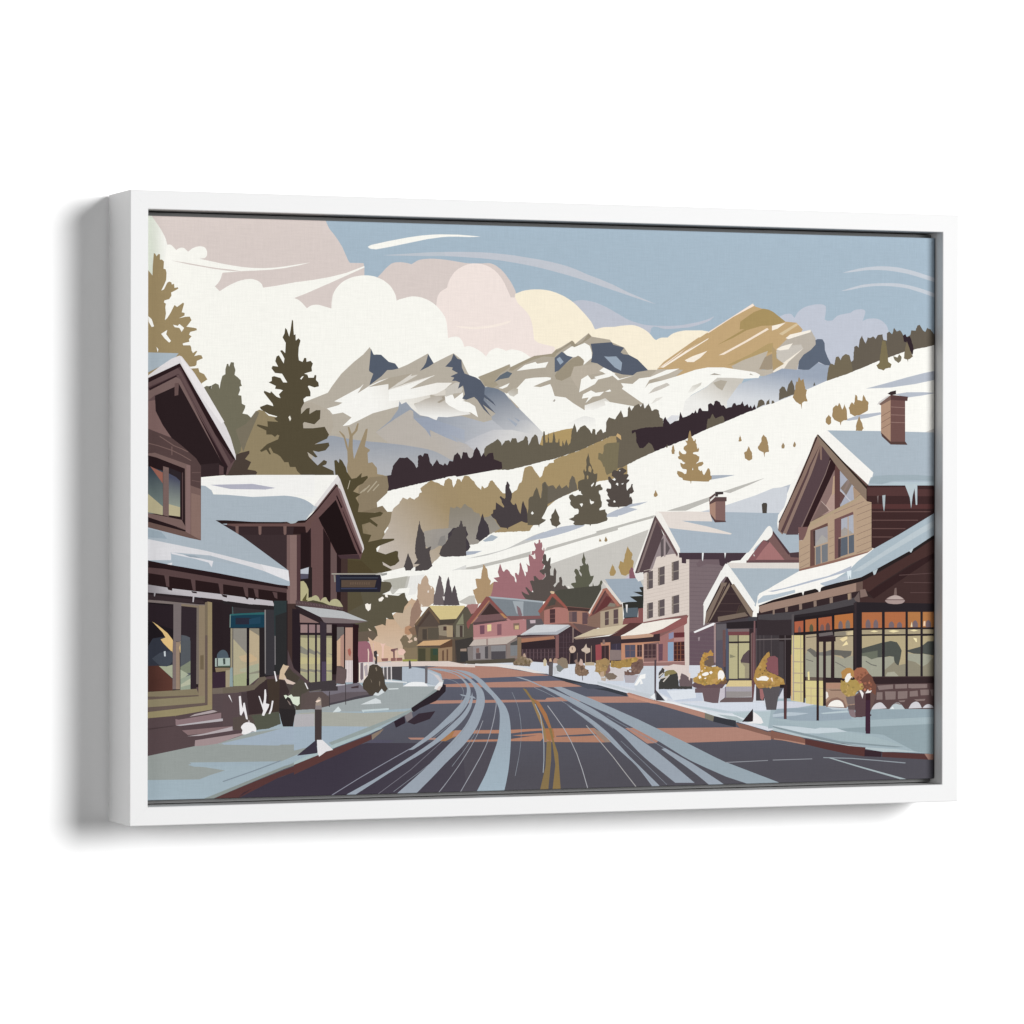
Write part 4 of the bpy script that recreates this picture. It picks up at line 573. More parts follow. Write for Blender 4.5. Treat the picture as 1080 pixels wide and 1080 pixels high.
96,89,92 4236,1827 203,7 0,-66 -101,-8 -92,-42
190,173,178 4277,1819 66,2 0,-35 -58,-2
66,52,51 3711,1879 105,126 126,-119
118,90,91 3620,1791 81,84 241,19 71,-55 -30,-28 -343,-16
89,71,73 3625,1800 378,31 20,-13 -202,-25 -191,-21
136,85,81 3550,1801 226,277 40,-12 207,-223 -10,-12 -71,55 -131,143 -216,-243 -25,-56 -15,29
180,134,93 3932,1896 31,-2 60,-51 -40,1
172,126,98 3595,1786 211,252 10,-9 -201,-238
116,80,92 3701,1767 55,4 0,-94 -50,-4
223,206,154 3786,1775 48,4 0,-70 -45,-7
131,92,99 3900,1779 51,4 0,-118 -49,-4
130,107,96 4086,1786 71,4 0,-71 -65,1
202,178,135 4104,1762 46,2 0,-42 -46,1
192,180,171 3580,1550 56,67 145,8 344,29 35,4 -152,-92
156,137,131 3776,1625 20,0 1,-71 -21,0
128,120,118 3560,1534 61,18 382,9 11,-184 -443,-3
144,138,139 3626,1544 145,6 1,-141 -146,-3
93,83,85 3656,1471 55,4 0,-65 -50,0
130,104,99 3661,1523 35,4 0,-52 -35,1
82,78,81 3761,1540 36,5 0,-132 -35,1
137,135,137 3832,1549 166,3 0,-62 -166,-2
81,77,81 3834,1488 164,2 1,-89 -165,2
134,122,117 4008,1566 152,87 1,-240 -147,-17
125,127,130 4054,1551 86,-1 0,-109 -86,-3
83,82,81 4054,1574 91,37 0,-57 -91,-3
86,79,69 3541,1393 281,7 283,14 0,-48 -384,-8 -180,7
67,53,58 4129,1658 488,14 174,102 113,-106 0,-313 -164,-17 -591,47
53,42,46 4159,1582 427,24 1,-86 -428,-13
107,87,91 4191,1507 0,-109 8,0 0,109
107,87,91 4233,1506 1,-108 8,-1 0,109
107,87,91 4276,1506 0,-109 8,0 0,108
107,87,91 4319,1505 0,-109 8,0 0,109
107,87,91 4361,1504 1,-108 8,0 0,108
107,87,91 4404,1504 0,-109 8,0 0,109
107,87,91 4447,1503 0,-108 8,0 0,108
107,87,91 4490,1503 0,-109 8,0 0,109
107,87,91 4533,1502 0,-109 8,0 0,109
85,70,76 4170,1466 407,0 -1,5 -406,1
85,70,76 4170,1419 407,-1 0,6 -407,1
90,72,77 4666,1671 0,-265 5,0 0,265
90,72,77 4701,1671 1,-266 5,0 -1,266
90,72,77 4737,1670 1,-265 5,0 -1,265
90,72,77 4829,1669 1,-265 5,0 0,265
82,69,76 4617,1632 246,-3 0,4 -246,3
82,69,76 4617,1575 246,-3 0,4 -246,3
82,69,76 4617,1518 246,-3 0,4 -246,3
82,69,76 4617,1461 246,-3 0,4 -246,3
50,42,46 4740,1462 82,3 0,-123 -82,-4
166,119,96 4179,1625 377,21 15,-31 -391,-37
120,93,88 4179,1639 418,19 0,-13 -41,-1 -377,-22
130,95,94 4576,1648 39,14 0,-255 -38,-5
135,114,94 4134,1639 45,0 1,-227 -46,1
204,206,209 4169,1663 173,101 398,22 30,-7 -184,-112 -20,-4
174,177,182 4169,1663 122,20 285,8 194,88 11,-7 -184,-112
136,118,112 4772,1769 17,0 0,-199 -16,0
64,50,55 4735,1571 128,3 0,-19 -128,-3
129,94,86 4382,1901 153,211 92,-5 369,-174 113,-191 -205,-83 -175,106 -286,5
169,119,111 4443,1919 92,33 163,3 26,-34 5,-128 41,-8 -327,-15
163,123,107 4724,1921 251,-16 1,-124 -31,-28 -123,2 -98,39
75,57,55 4709,1959 287,-26 -10,-33 -124,14 -138,1
78,76,68 4545,2117 82,28 482,44 0,-124 -113,-127 -298,28 -71,75
106,79,71 4438,1929 97,150 153,-134 -112,16 -41,-19
81,75,69 4479,1962 56,103 46,-33 -10,-48
150,89,80 4372,1915 163,197 30,-5 133,-138 21,-38 -31,13 -148,130 -102,-140 -35,-38 -21,5
209,185,153 4509,2122 21,9 35,-9 -8,-22 -27,0
78,56,58 4509,1933 62,4 0,-147 -61,-4
120,89,86 4510,1878 61,3 0,6 -62,-3
120,89,86 4510,1831 61,3 0,6 -62,-4
120,96,94 4731,1907 95,1 1,-116 -93,3
94,78,82 4770,1902 51,2 1,-107 -52,1
99,77,80 4888,1896 62,0 0,-129 -62,1
91,78,82 4950,1877 149,-2 0,-123 -144,1
107,86,84 4770,1784 319,-47 -82,-41 -113,-37
134,107,94 4960,1877 195,283 202,-182 11,-229 -269,-26 -154,30
67,54,58 4863,1602 660,40 1,-296 -661,0
173,157,136 5099,1904 263,50 6,-196 -52,-9 -217,-24
190,175,150 5315,1945 47,9 3,-196 -49,-4
94,78,76 5152,1898 46,10 0,-148 -45,-7
94,78,78 5254,1921 54,9 1,-157 -55,-6
141,130,121 5153,1816 46,7 -2,7 -45,-7
141,130,121 5254,1820 55,7 -1,7 -55,-6
118,77,74 4965,1848 41,47 149,246 109,-106 10,-57 -103,-23 -144,-84
100,57,57 5027,1876 144,198 72,-29 -62,-85
133,127,115 5181,1960 31,38 62,-10 -5,-34
168,115,100 4960,1891 169,260 52,9 145,-192 -26,-9 -140,163 -164,-246 -31,-28
218,209,199 4960,1896 77,122 72,123 15,-5 -128,-212 -21,-48
92,65,64 4996,1886 159,250 10,-14 -143,-246
220,215,208 5196,2188 36,-38 130,-144 -21,-28 -15,9 -114,144
157,169,181 5154,2255 403,7 53,-105 0,-153 -270,-3 -145,187
220,215,208 5113,2246 82,-58 150,-182 -5,-28 -15,9 -150,173
51,51,48 5361,1997 72,8 99,2 -88,56 155,8 -114,44 104,-1 -31,43 10,10 42,-1 -5,-238 -57,0 -11,-95 -155,-8
169,182,191 5459,2070 135,-1 -109,17
89,100,109 5423,1939 119,4 -5,-101 -109,-3 -56,-5 10,105
224,222,221 5397,1977 24,0 -6,-95 -10,19
133,86,84 5372,1825 171,13 5,95 57,6 0,-164 -244,-17
202,188,162 4785,1622 236,92 402,51 -186,-110 -103,-4
159,139,123 4785,1622 349,29 103,4 -92,-13 -329,-39
116,80,75 5237,1655 186,110 21,-3 -134,-79
87,58,56 5310,1683 134,94 166,-2 -124,-75 -145,-60 10,-15 -134,-8 -21,19
67,55,59 4785,1603 452,38 109,-6 0,-48 -561,-12
64,53,57 4785,1603 360,-4 201,-12 0,-219 -561,-21
151,79,83 5042,1543 72,9 0,-171 -67,-14
184,134,111 5103,1566 114,4 0,-200 -15,0 -1,166 -92,-3
63,48,50 5114,1533 82,4 1,-153 -78,-3
118,89,90 5152,1532 0,-147 6,0 0,147
135,111,104 5129,1599 21,0 5,-48 -31,1
64,58,71 5227,1550 114,9 5,-191 -118,2
97,86,102 5285,1550 0,-176 5,-1 0,177
92,83,102 5227,1482 114,3 0,4 -114,-3
168,180,191 5761,2985 632,0 705,-14 231,0 1,-303 -499,-138 -800,3
226,217,210 5761,2985 386,3 250,-6 30,-104 -374,9 321,-65 285,-75 -9,-13 -465,44 -268,28
216,204,195 5659,2328 168,409 42,0 156,-230 126,-43 2,-1157 -26,0 -1,549 -518,-81 -1,554
149,136,138 5655,2328 176,413 53,-35 113,-155 -19,-26 -169,-34 -84,-129 -19,-17 -51,-25
219,207,198 5762,2491 37,9 160,25 66,-18 10,-77 -226,-34 -131,-68 37,34
87,72,75 5510,2303 232,639 100,-205 -174,-409 -46,-8 -19,-17 -37,26 -38,-34
239,236,230 5487,2346 261,632 13,12 56,-26 221,-379 6,-66 -28,6 -114,198 -150,207 -224,-549 -18,-78 18,-8 -33,26
86,71,73 5506,2321 236,626 14,-17 -213,-567 -15,-51
135,119,116 5528,2320 220,584 15,-22 -207,-553
103,82,83 5756,2930 146,-215 114,-190 -10,-35 -122,199 -142,215
163,149,150 5842,2727 27,0 0,-228 -19,-8
96,87,89 5809,2672 37,25 0,-194 -33,-17
96,87,89 5869,2672 52,-87 -37,-65 -15,-7
96,87,89 5950,2434 77,20 0,-207 -77,-17
96,87,89 5787,2372 71,21 0,-197 -71,-16
96,87,89 5655,2328 64,17 0,-189 -63,-17
96,87,89 5950,2061 81,19 1,-195 -81,-17
96,87,89 5787,2018 71,16 1,-180 -72,-14
96,87,89 5656,1988 64,13 0,-165 -64,-17
145,136,129 5951,2322 78,16 -3,10 -77,-16
145,136,129 5788,2280 71,15 -2,10 -72,-15
145,136,129 5657,2234 63,10 -2,10 -63,-10
145,136,129 5952,1963 81,17 -3,10 -81,-17
145,136,129 5788,1927 72,13 -3,10 -71,-13
145,136,129 5657,1902 64,11 -2,11 -64,-12
137,126,117 5941,2434 1,-204 17,0 -1,203
137,126,117 5778,2372 0,-192 17,0 0,192
137,126,117 5647,2320 0,-181 17,0 0,181
137,126,117 5942,2061 0,-193 17,0 0,193
137,126,117 5779,2018 0,-177 17,-1 0,178
137,126,117 5648,1988 0,-168 17,-1 -1,169
203,191,182 5611,2340 537,104 -1,5 -537,-104
203,191,182 5611,2302 537,104 -1,5 -537,-104
203,191,182 5611,2264 537,104 -1,5 -537,-104
203,191,182 5611,2226 538,104 -2,5 -537,-104
203,191,182 5611,2189 538,103 -2,5 -537,-103
203,191,182 5611,2151 538,103 -2,5 -537,-103
203,191,182 5611,2113 538,103 -1,5 -538,-103
203,191,182 5611,2075 538,103 -1,5 -538,-103
203,191,182 5612,2037 537,103 -1,5 -538,-103
203,191,182 5612,2000 537,102 -1,5 -538,-102
203,191,182 5612,1962 537,102 -1,5 -538,-102
203,191,182 5612,1924 537,102 -1,5 -537,-102
203,191,182 5612,1886 537,102 -1,5 -537,-102
203,191,182 5612,1848 537,102 -1,5 -537,-102
203,191,182 5612,1810 537,102 -1,5 -537,-101
203,191,182 5612,1773 537,101 -1,5 -537,-101
96,87,89 5950,2434 77,20 0,-207 -77,-17
96,87,89 5787,2372 71,21 0,-197 -71,-16
96,87,89 5655,2320 64,25 0,-189 -63,-17
96,87,89 5950,2061 81,19 1,-195 -81,-17
96,87,89 5787,2018 71,16 1,-180 -72,-14
96,87,89 5656,1988 64,13 0,-165 -64,-17
145,136,129 5951,2322 78,16 -3,10 -77,-16
145,136,129 5788,2280 71,15 -2,10 -72,-15
145,136,129 5657,2234 63,10 -2,10 -63,-10
145,136,129 5952,1963 81,17 -3,10 -81,-17
145,136,129 5788,1927 72,13 -3,10 -71,-13
145,136,129 5657,1902 64,11 -2,11 -64,-12
137,126,117 5949,2434 0,-204 13,0 0,203
137,126,117 5786,2372 0,-192 13,-1 0,193
137,126,117 5654,2320 1,-181 13,0 0,181
137,126,117 5950,2061 0,-193 13,0 0,193
137,126,117 5786,2018 0,-178 14,0 -1,178
137,126,117 5655,1988 0,-169 13,0 0,169
122,107,111 6151,2467 452,-2 2,-1165 -452,7
104,86,95 6153,1669 299,66 10,-433 -309,5
110,96,101 6151,2427 414,-13 0,5 -413,13
110,96,101 6152,2382 413,-13 0,5 -413,13
110,96,101 6152,2337 413,-13 0,5 -413,13
110,96,101 6152,2292 413,-13 0,5 -413,13
110,96,101 6152,2247 413,-13 0,5 -413,13
110,96,101 6152,2202 413,-13 0,5 -413,13
110,96,101 6152,2157 413,-13 0,5 -413,13
110,96,101 6152,2112 413,-13 0,5 -413,13
110,96,101 6152,2067 413,-13 0,5 -413,14
110,96,101 6152,2023 413,-14 0,5 -413,14
110,96,101 6152,1978 413,-14 0,5 -413,14
110,96,101 6152,1933 413,-14 1,5 -414,14
110,96,101 6152,1888 413,-14 1,5 -413,14
110,96,101 6152,1843 414,-15 0,6 -413,14
110,96,101 6153,1798 413,-15 0,6 -413,14
110,96,101 6153,1753 413,-15 0,6 -413,14
110,96,101 6153,1708 413,-15 0,6 -413,14
110,96,101 6153,1663 413,-15 0,5 -413,16
110,96,101 6153,1618 413,-15 0,5 -413,16
110,96,101 6153,1574 413,-16 0,5 -413,16
110,96,101 6153,1529 413,-16 0,5 -413,16
110,96,101 6153,1484 413,-16 0,5 -413,16
110,96,101 6153,1439 413,-16 0,5 -413,16
110,96,101 6153,1394 413,-16 0,5 -413,16
110,96,101 6153,1349 413,-16 1,5 -414,16
113,97,102 6280,2463 246,-1 1,-61 -171,10 -95,-34 -28,34
71,57,65 6025,2537 278,-1 11,-59 8,58 254,-1 7,-46 10,46 248,-1 -77,-81 -104,-8 -114,-60 -29,17 -10,61 -393,2 0,-45 -53,5 0,57 -30,4
230,232,234 6303,2536 22,-1 -11,-93 -11,21
230,232,234 6570,2535 19,-1 -9,-64
227,224,221 5495,2312 71,8 37,9 9,-78 -65,-25 -28,34
168,135,119 6389,3103 76,34 0,-263 -25,21 -43,69
129,101,97 6465,3111 117,0 1,-237 -118,0
87,67,66 6402,2964 63,-69 122,-11 5,-13 -133,-4 -47,63
102,76,72 6389,3141 70,48 6,-43 133,0 0,-47 -130,0 -66,-28
87,70,69 6388,3116 71,69 0,-17 -66,-74
231,228,223 6397,3116 62,47 5,-13 -62,-56
91,71,70 6388,3081 76,65 128,0 0,-48 -119,0 -80,-34
66,58,58 6459,3202 99,3 0,-29 -61,-4 -5,-22 -28,0
75,70,64 7022,3065 19,17 38,0 10,-17 -6,-97 -52,0
132,95,92 5605,1775 537,79 1,-564 -553,36 -244,23 0,257
216,204,195 6090,1741 52,105 11,0 -4,-652 -58,1
159,114,111 5798,1620 329,149 -37,-28 11,-412 -490,-13 0,48 187,-2
239,233,223 5346,1639 140,70 114,66 239,36 225,12 -225,-113 -166,-50 -187,-17
132,95,92 5605,1784 192,32 330,45 0,-24 -68,-14 -220,-17 -234,-36
145,93,91 6059,1823 68,25 0,-83 -162,-61 -167,-46 -125,-37 -187,-2 187,41 166,50
191,155,133 5341,1635 145,8 187,17 52,-15 -2,-24 -185,-12 -192,-8
59,47,51 5341,1601 197,8 185,14 7,26 73,9 0,-81 -213,-12 -249,-8
190,139,112 5346,1554 457,18 0,-210 -457,6
133,102,99 5600,1546 198,21 0,-225 -198,3
87,84,99 5388,1539 124,0 0,-135 -119,-3
67,53,58 5533,1537 57,1 0,-131 -57,1
75,56,60 5616,1546 140,-2 0,-148 -140,-3
104,76,88 5787,1543 51,2 -3,-179 -45,-4
129,103,97 5447,1538 0,-133 6,0 0,133
129,103,97 5561,1537 0,-134 6,0 0,134
129,103,97 5659,1545 1,-151 6,0 0,151
129,103,97 5706,1544 0,-151 7,0 -1,151
119,93,95 5388,1475 124,1 0,5 -124,-2
119,93,95 5533,1468 57,1 0,5 -57,-1
119,93,95 5616,1476 140,0 0,5 -140,0
119,93,95 5616,1419 140,2 0,5 -140,-2
119,93,95 5790,1445 48,2 0,4 -48,-1
176,131,129 5769,1548 0,-205 13,0 -1,205
197,160,141 5595,1546 0,-201 15,0 -1,201
139,139,165 5907,1657 58,18 0,-67 -58,-18
141,163,188 5897,1561 68,4 0,-206 -68,-4
101,53,57 5970,1664 126,5 0,-53 -126,-5
174,133,130 5970,1608 126,4 0,-39 -126,-3
70,45,46 5970,1560 126,7 0,-229 -125,0
153,101,70 6006,1562 0,-222 6,-1 0,223
153,101,70 6048,1561 0,-222 6,0 0,222
132,82,69 5970,1520 126,2 0,5 -126,-3
132,82,69 5970,1472 126,2 0,5 -126,-2
132,82,69 5970,1422 126,2 0,5 -126,-2
132,82,69 5971,1371 125,2 0,5 -126,-2
150,114,110 5600,1345 501,8 0,-48 -500,2
194,156,149 5601,1343 500,3 0,8 -501,-3
218,205,199 5840,1299 63,4 62,18 131,-13 53,1 0,-125 16,38 0,-77 -53,40 -31,29 -42,-47 -32,48 -62,39 -105,11
169,181,191 7097,2798 138,38 75,-106 172,9 0,-202 -118,-8 -203,201
103,78,80 6837,2432 206,250 54,9 64,82 203,-242 118,9 0,-116 -645,3
162,115,114 6932,2455 186,198 182,-199
132,91,93 6837,2432 207,240 58,-29 -154,-188 -16,-29
120,92,90 7097,2691 64,68 203,-252 118,-30 0,-24 -182,1 -182,199
77,58,62 7161,2773 203,-242 -11,-24 -21,19 -171,218
103,78,80 6837,2449 645,4 0,-32 -645,3
76,60,64 7359,2526 123,14 0,-63 -107,5
240,239,234 6757,2430 93,93 76,88 151,191 20,20 21,7 14,-10 13,-16 8,-26 2,-14 0,-14 -3,-15 -18,-28 -22,-20 -26,-19 -42,7 -67,-56 -30,-27 -20,-25 -5,-20 4,-21 8,-19 3,-12 -10,5 -1,15 1,22 -2,18 -9,3 -18,-19 -77,-108
169,181,190 6598,2413 884,6 0,-117 -491,-219 -42,-144 -64,77
220,214,208 6604,2425 878,-4 0,-65 -831,9
62,49,51 6336,1829 273,450 298,-456
61,48,50 6365,1767 263,440 287,-369 -74,-57 -339,-6
81,66,64 6560,2080 153,-2 0,6 -153,1
81,66,64 6507,1974 259,0 0,6 -259,0
81,66,64 6481,1893 275,-6 0,6 -275,5
81,65,59 6752,1962 -37,-91 8,-3 37,91
73,62,56 6724,1869 53,96 85,-97
128,112,101 6339,1767 0,106 194,335 74,-1 -231,-450
71,55,53 6371,1777 194,392 16,0 -184,-383 -42,-29
136,120,106 6381,1772 221,387 32,48 5,-38 -226,-364
61,48,47 6339,1873 152,277 42,67 -10,-57 -168,-287
136,120,106 6650,2178 42,19 228,-301 -10,-77 -27,20
71,55,53 6692,2197 21,0 213,-306 -11,-9
120,105,94 6494,1833 326,47 42,-41 -365,-59
239,238,234 6323,1739 0,249 168,278 42,77 106,-1 122,-165 165,-237 21,-44 -32,-2 -223,294 -53,77 -53,10 -53,-58 -178,-320 -21,-149
239,238,234 6315,1963 268,451 26,-1 170,-213 170,-232 -64,-34 -127,180 -159,203 -85,-124 -157,-254
72,66,71 6471,1766 434,63 85,-20 363,25 1,-756 -882,15
69,68,73 6862,1829 128,-1 362,64 1,-106 -491,-10
100,95,99 6476,1751 121,4 1,-279 -121,-18
90,85,96 6476,1573 90,9 1,-491 -90,1
77,67,72 6926,1703 427,5 1,-630 -427,7
46,40,43 6597,1769 318,16 438,1 0,-83 -427,2 -323,-3
107,82,81 6553,1688 34,0 1,-405 -32,1
84,88,105 6592,1702 32,0 1,-554 -32,0
122,107,107 6613,1697 260,2 0,-34 -254,-2
116,71,74 6619,1668 254,-1 0,-40 -254,2
56,45,48 6873,1699 53,4 1,-570 -53,1
160,154,125 6629,1629 106,-1 0,-72 -105,1
182,174,139 6746,1628 127,-1 0,-68 -127,2
183,176,138 6630,1541 105,-2 1,-388 -106,2
184,177,140 6746,1543 127,2 1,-391 -127,2
139,135,110 6640,1422 74,-30 -74,-13
90,76,80 6768,1348 31,62 64,55 10,-3 1,-144 -96,1
155,146,123 6778,1329 96,-11 0,-164 -53,0 0,126
52,44,46 6733,1628 13,0 1,-477 -13,0
52,44,46 6630,1560 249,1 0,-19 -249,-1
182,174,139 6630,1541 105,-2 0,-27 -105,2
118,97,93 6892,1646 24,4 -2,-507 -19,1
89,79,82 6996,1693 1,-599 9,0 -1,599
89,79,82 7028,1692 1,-599 9,0 -1,599
89,79,82 7082,1692 1,-600 8,0 -1,600
89,79,82 7135,1691 1,-600 8,0 -1,600
89,79,82 7252,1690 1,-600 9,-1 -1,601
55,48,48 7198,1700 26,0 2,-610 -27,0
120,110,109 6953,1566 400,5 0,13 -400,-5
101,94,96 7298,1786 1,-707 24,0 -1,707
118,82,84 6929,1785 18,0 4,-691 -34,1
137,113,115 6930,1780 1,-598 5,0 -1,598
240,239,240 6203,1673 236,95 26,-7 -3,-19 -244,-84
108,88,96 6187,1663 31,-5 226,84 0,-19 -236,-103
161,138,137 6447,1752 24,9 0,-428 -21,0
153,139,144 6255,1610 26,4 -5,-38 -15,-5
169,181,191 7811,3886 703,-3 731,-12 2,-597 -928,-3 58,141
157,171,179 8329,3303 68,80 197,11 315,3 337,-19 0,-51 -337,8 -276,-8 -138,-37
180,194,201 8319,3287 176,3 138,26 614,2 0,-44 -928,-3
243,241,236 7700,3821 121,66 570,-466 -13,-49 -59,-21 23,-53 -33,12 -303,250
105,82,76 7700,3812 635,-535 0,-173 -405,-508 -456,150 -202,18 28,235
57,49,52 6966,1869 1277,111 2,-686 -1278,18
56,43,43 8184,2209 668,340 396,220 1,-851 -1162,10 -929,-78 -173,1 10,96
243,241,236 7465,3381 -96,-97 -74,-247 -73,-87 -12,-92 8,-58 34,-47 22,27 0,116 149,310 96,195 21,194 -118,-166
137,113,102 7669,3799 27,30 59,-58 -86,-205 -107,-165 -315,-621 -18,49 10,48 269,524
137,113,102 7696,3829 59,-58 -86,-205 -395,-834 -54,48 11,78
57,43,43 7690,3824 16,-5 -198,-438 -275,-523 -6,14 180,339 5,15 96,194
89,68,69 7728,3722 -91,-214 -43,-107 -315,-655 -29,24 8,10 304,621 43,97
141,118,108 7739,3722 -70,-214 -43,-107 -304,-660 -40,5 307,655 27,78
86,68,72 7755,3712 108,-86 -21,-146 -43,-78 -279,-579 -43,-14 -10,-78 -150,-1 309,671
133,109,99 7728,3722 27,-10 0,-155 -21,5
50,33,35 7863,3626 108,-68 -75,-156 -269,-530 -42,-54 -65,-4 284,588
135,114,110 7854,3559 -59,-156 -295,-593 8,-3 295,593 59,156
137,112,108 7896,3421 81,137 16,-156 -80,-409 -178,-58 -124,-68
178,151,141 7896,3217 16,0 1,-209 -156,-65 -17,1
121,100,96 7756,3100 43,-39 44,-68 -103,-58 -113,-58
193,173,164 7748,3098 114,-107 5,4 -114,107
184,157,133 7896,3373 16,14 1,-199 -36,-29
169,172,184 7971,3558 44,-58 136,-205 0,-195 -173,-73
130,116,108 7983,3246 86,93 60,-46 -73,-124
102,76,74 7972,3217 76,-48 -65,-108
140,123,117 8069,3334 33,-19 -65,-108 -16,10
211,207,210 7961,3237 144,-139 5,4 -144,139
97,68,66 7912,3431 16,117 49,10 4,-536 -68,-17
136,118,104 7690,3829 11,14 618,-606 -11,-127 -76,69 -239,243 -238,290 -21,10
169,144,121 8140,3266 92,-83 -81,-63
49,39,33 7696,3834 16,4 618,-591 -11,-156 -13,10 0,136
179,155,132 7611,2857 540,263 81,57 82,-76 60,-10 7,-547 -61,-25 -842,-185 -3,334 40,0 37,53 38,97
175,155,129 7611,2867 540,253 81,57 22,-30 -108,-56 -238,-117 -297,-161
134,113,99 8185,3010 188,69 -2,4 -188,-68
134,113,99 8185,2942 188,68 -2,5 -188,-68
134,113,99 8185,2869 188,68 -2,5 -188,-69
134,113,99 8185,2796 188,68 -2,4 -188,-68
134,113,99 8185,2727 188,68 -2,5 -188,-68
134,113,99 8185,2659 188,68 -2,5 -188,-68
134,113,99 8185,2591 188,68 -2,4 -188,-68
134,113,99 8186,2522 188,68 -2,5 -188,-68
144,123,107 7484,2564 122,58 -3,4 -121,-58
144,123,107 7484,2487 122,57 -3,5 -121,-58
144,123,107 7485,2419 121,57 -3,5 -121,-58
144,123,107 7485,2360 121,58 -3,4 -121,-57
144,123,107 7844,2757 65,25 -2,4 -65,-24
144,123,107 7844,2680 65,24 -2,4 -65,-24
144,123,107 7845,2592 64,24 -2,5 -65,-25
144,123,107 7845,2514 64,24 -2,5 -64,-24
144,121,110 7909,2961 368,137 -2,5 -369,-136
120,90,88 7466,2814 124,4 -37,-102 -27,-45 -49,-3
104,76,71 7615,2779 212,83 3,-39 -159,-44 0,-388 -59,-17
74,57,56 7649,2770 27,9 0,-175 -16,-9
157,153,156 7676,2779 151,47 2,-185 -153,-44
168,164,160 7676,2624 81,107 65,-49 7,-41 -153,-44
117,120,125 7680,2597 149,41 1,-201 -148,-41
181,158,136 7663,2585 172,50 -5,15 -172,-50
176,155,136 7739,2614 3,-199 16,0 -4,199
115,84,83 7911,2901 229,84 6,-36 -150,-46 -10,-421 -72,-26
75,60,63 7957,2691 32,10 -3,-219 -29,-10
171,174,184 7994,2903 150,51 4,-215 -153,-30
164,157,152 7994,2779 44,34 54,-34 22,-10 34,-39 -153,-21
93,100,110 7992,2696 160,43 3,-204 -169,-48
181,158,136 7964,2683 193,50 -4,13 -193,-50
181,158,136 8072,2930 3,-415 13,0 -3,415
141,107,95 7478,2348 431,100 472,107 0,-21 -472,-115 -431,-95
63,43,43 8309,3277 938,2 0,-333 -534,-282 -314,-91 -30,13 -1,504 -58,11
84,57,56 8315,3254 486,6 53,-99 -539,0
84,57,56 8933,3238 314,-5 0,-74 -308,-1
85,54,53 8368,3069 879,1 0,-53 -879,0
101,76,73 8378,2980 730,0 0,10 -730,0
101,76,73 8379,2885 569,-1 0,11 -569,0
101,76,73 8379,2791 413,0 0,10 -413,1
101,76,73 8379,2698 255,0 0,10 -255,1
185,197,202 8781,3290 158,1 -1,-230 -18,0 -16,185 -24,-88 -18,-138 -16,120
169,180,184 8502,3166 39,6 -6,-120 -11,-67 -14,67
122,107,106 8437,3157 19,9 -7,-97
207,203,201 8435,4174 23,34 114,72 32,-3 -91,-72
173,143,122 8484,4187 120,81 1,-520 -120,105
111,82,78 8604,4241 181,-15 1,-472 -181,-6
148,119,112 8608,4150 177,-7 0,7 -177,7
148,119,112 8608,4062 177,-4 0,7 -177,4
148,119,112 8608,3979 177,-4 1,7 -178,4
136,108,93 8488,4043 116,63 -4,6 -116,-63
136,108,93 8488,3973 116,63 -4,6 -116,-63
136,108,93 8488,3903 116,62 -4,6 -116,-62
121,97,89 8458,4182 146,103 4,-52 -126,-63
89,64,63 8604,4289 216,-19 -7,-49 -209,12
55,45,46 8564,4299 38,25 68,15 1,-46 -67,-8
86,65,61 8485,3870 120,-104 185,1 26,-35 -211,2 -111,92
245,243,238 6975,2060 182,103 318,164 455,94 390,107 79,49 118,-89 -274,-227 -448,-102 -637,-153 -177,-50 -15,35
169,183,192 8330,2521 69,52 314,158 534,277 1,-225 -396,-234 -276,-140 -333,-152 -157,-27 -291,-71 -59,26 195,60 155,87 117,105
185,196,202 8871,2743 376,185 0,-71 -730,-369 -274,-157 -118,-17
179,186,199 7100,2108 211,37 328,85 194,42 156,57 136,56 -19,-57 -312,-82 -348,-85 -288,-59
179,189,200 7736,2191 350,97 0,-52 -282,-74
183,195,204 7042,2060 154,16 231,47 4,-32 -455,-118 0,35
223,232,236 8063,2323 58,12 -5,-100 -20,44 -13,-56
41,34,34 6985,1952 173,61 288,70 271,59 214,51 312,64 156,73 453,220 396,228 0,-48 -396,-217 -609,-305 -1085,-236 -163,-43
241,239,234 7437,2091 106,20 -15,-55 -14,38
241,239,234 7678,2133 117,34 -49,-26 -15,-83 -18,57
185,197,202 8384,2322 64,29 -33,-74 -6,-70 -10,71
185,197,202 8832,2549 59,35 -10,-30 -20,-28
154,129,116 6995,1945 163,40 288,54 738,156 0,-95 -1026,-198 -144,-30 -19,23
106,86,79 8180,2196 86,17 0,-100 -86,-17
72,50,48 8262,2217 137,61 453,230 396,229 0,-181 -396,-161 -413,-232 -98,-70 -79,24
53,36,37 8321,2085 314,174 613,324 0,-71 -396,-219 -452,-276
67,49,48 8400,2017 452,276 396,219 1,-567 -1025,9 0,79 97,8
130,109,102 8227,2117 65,7 33,-78 -92,-17
89,69,68 8714,2271 475,24 0,9 -475,-24
89,69,68 8773,2192 416,-9 0,9 -416,8
89,69,68 8853,2076 336,-2 0,8 -337,3
54,42,44 7014,1872 144,30 1026,194 36,0 0,-116 -55,36 -757,-143 -250,-32 -153,1
76,72,75 6985,1848 173,16 250,15 426,83 321,68 29,21 1,-97 -351,-62 -406,-48 -20,-49 -250,-6 -182,10
106,92,89 8219,2103 9,-123 -24,0 -39,18 -10,21
43,38,42 8165,1980 1084,-26 2,-887 -1084,18
57,48,51 8149,1972 36,8 1,-896 -31,1
45,40,43 7418,1838 416,54 321,60 10,-95 -747,-115
138,119,108 7158,1908 23,-1 0,-51 -23,-4
138,119,108 7307,1928 35,6 0,-50 -29,-7
138,119,108 7479,1963 34,6 3,-63 -35,-5
138,119,108 7656,1994 35,8 3,-63 -35,-7
138,119,108 7853,2032 39,7 1,-63 -38,-7
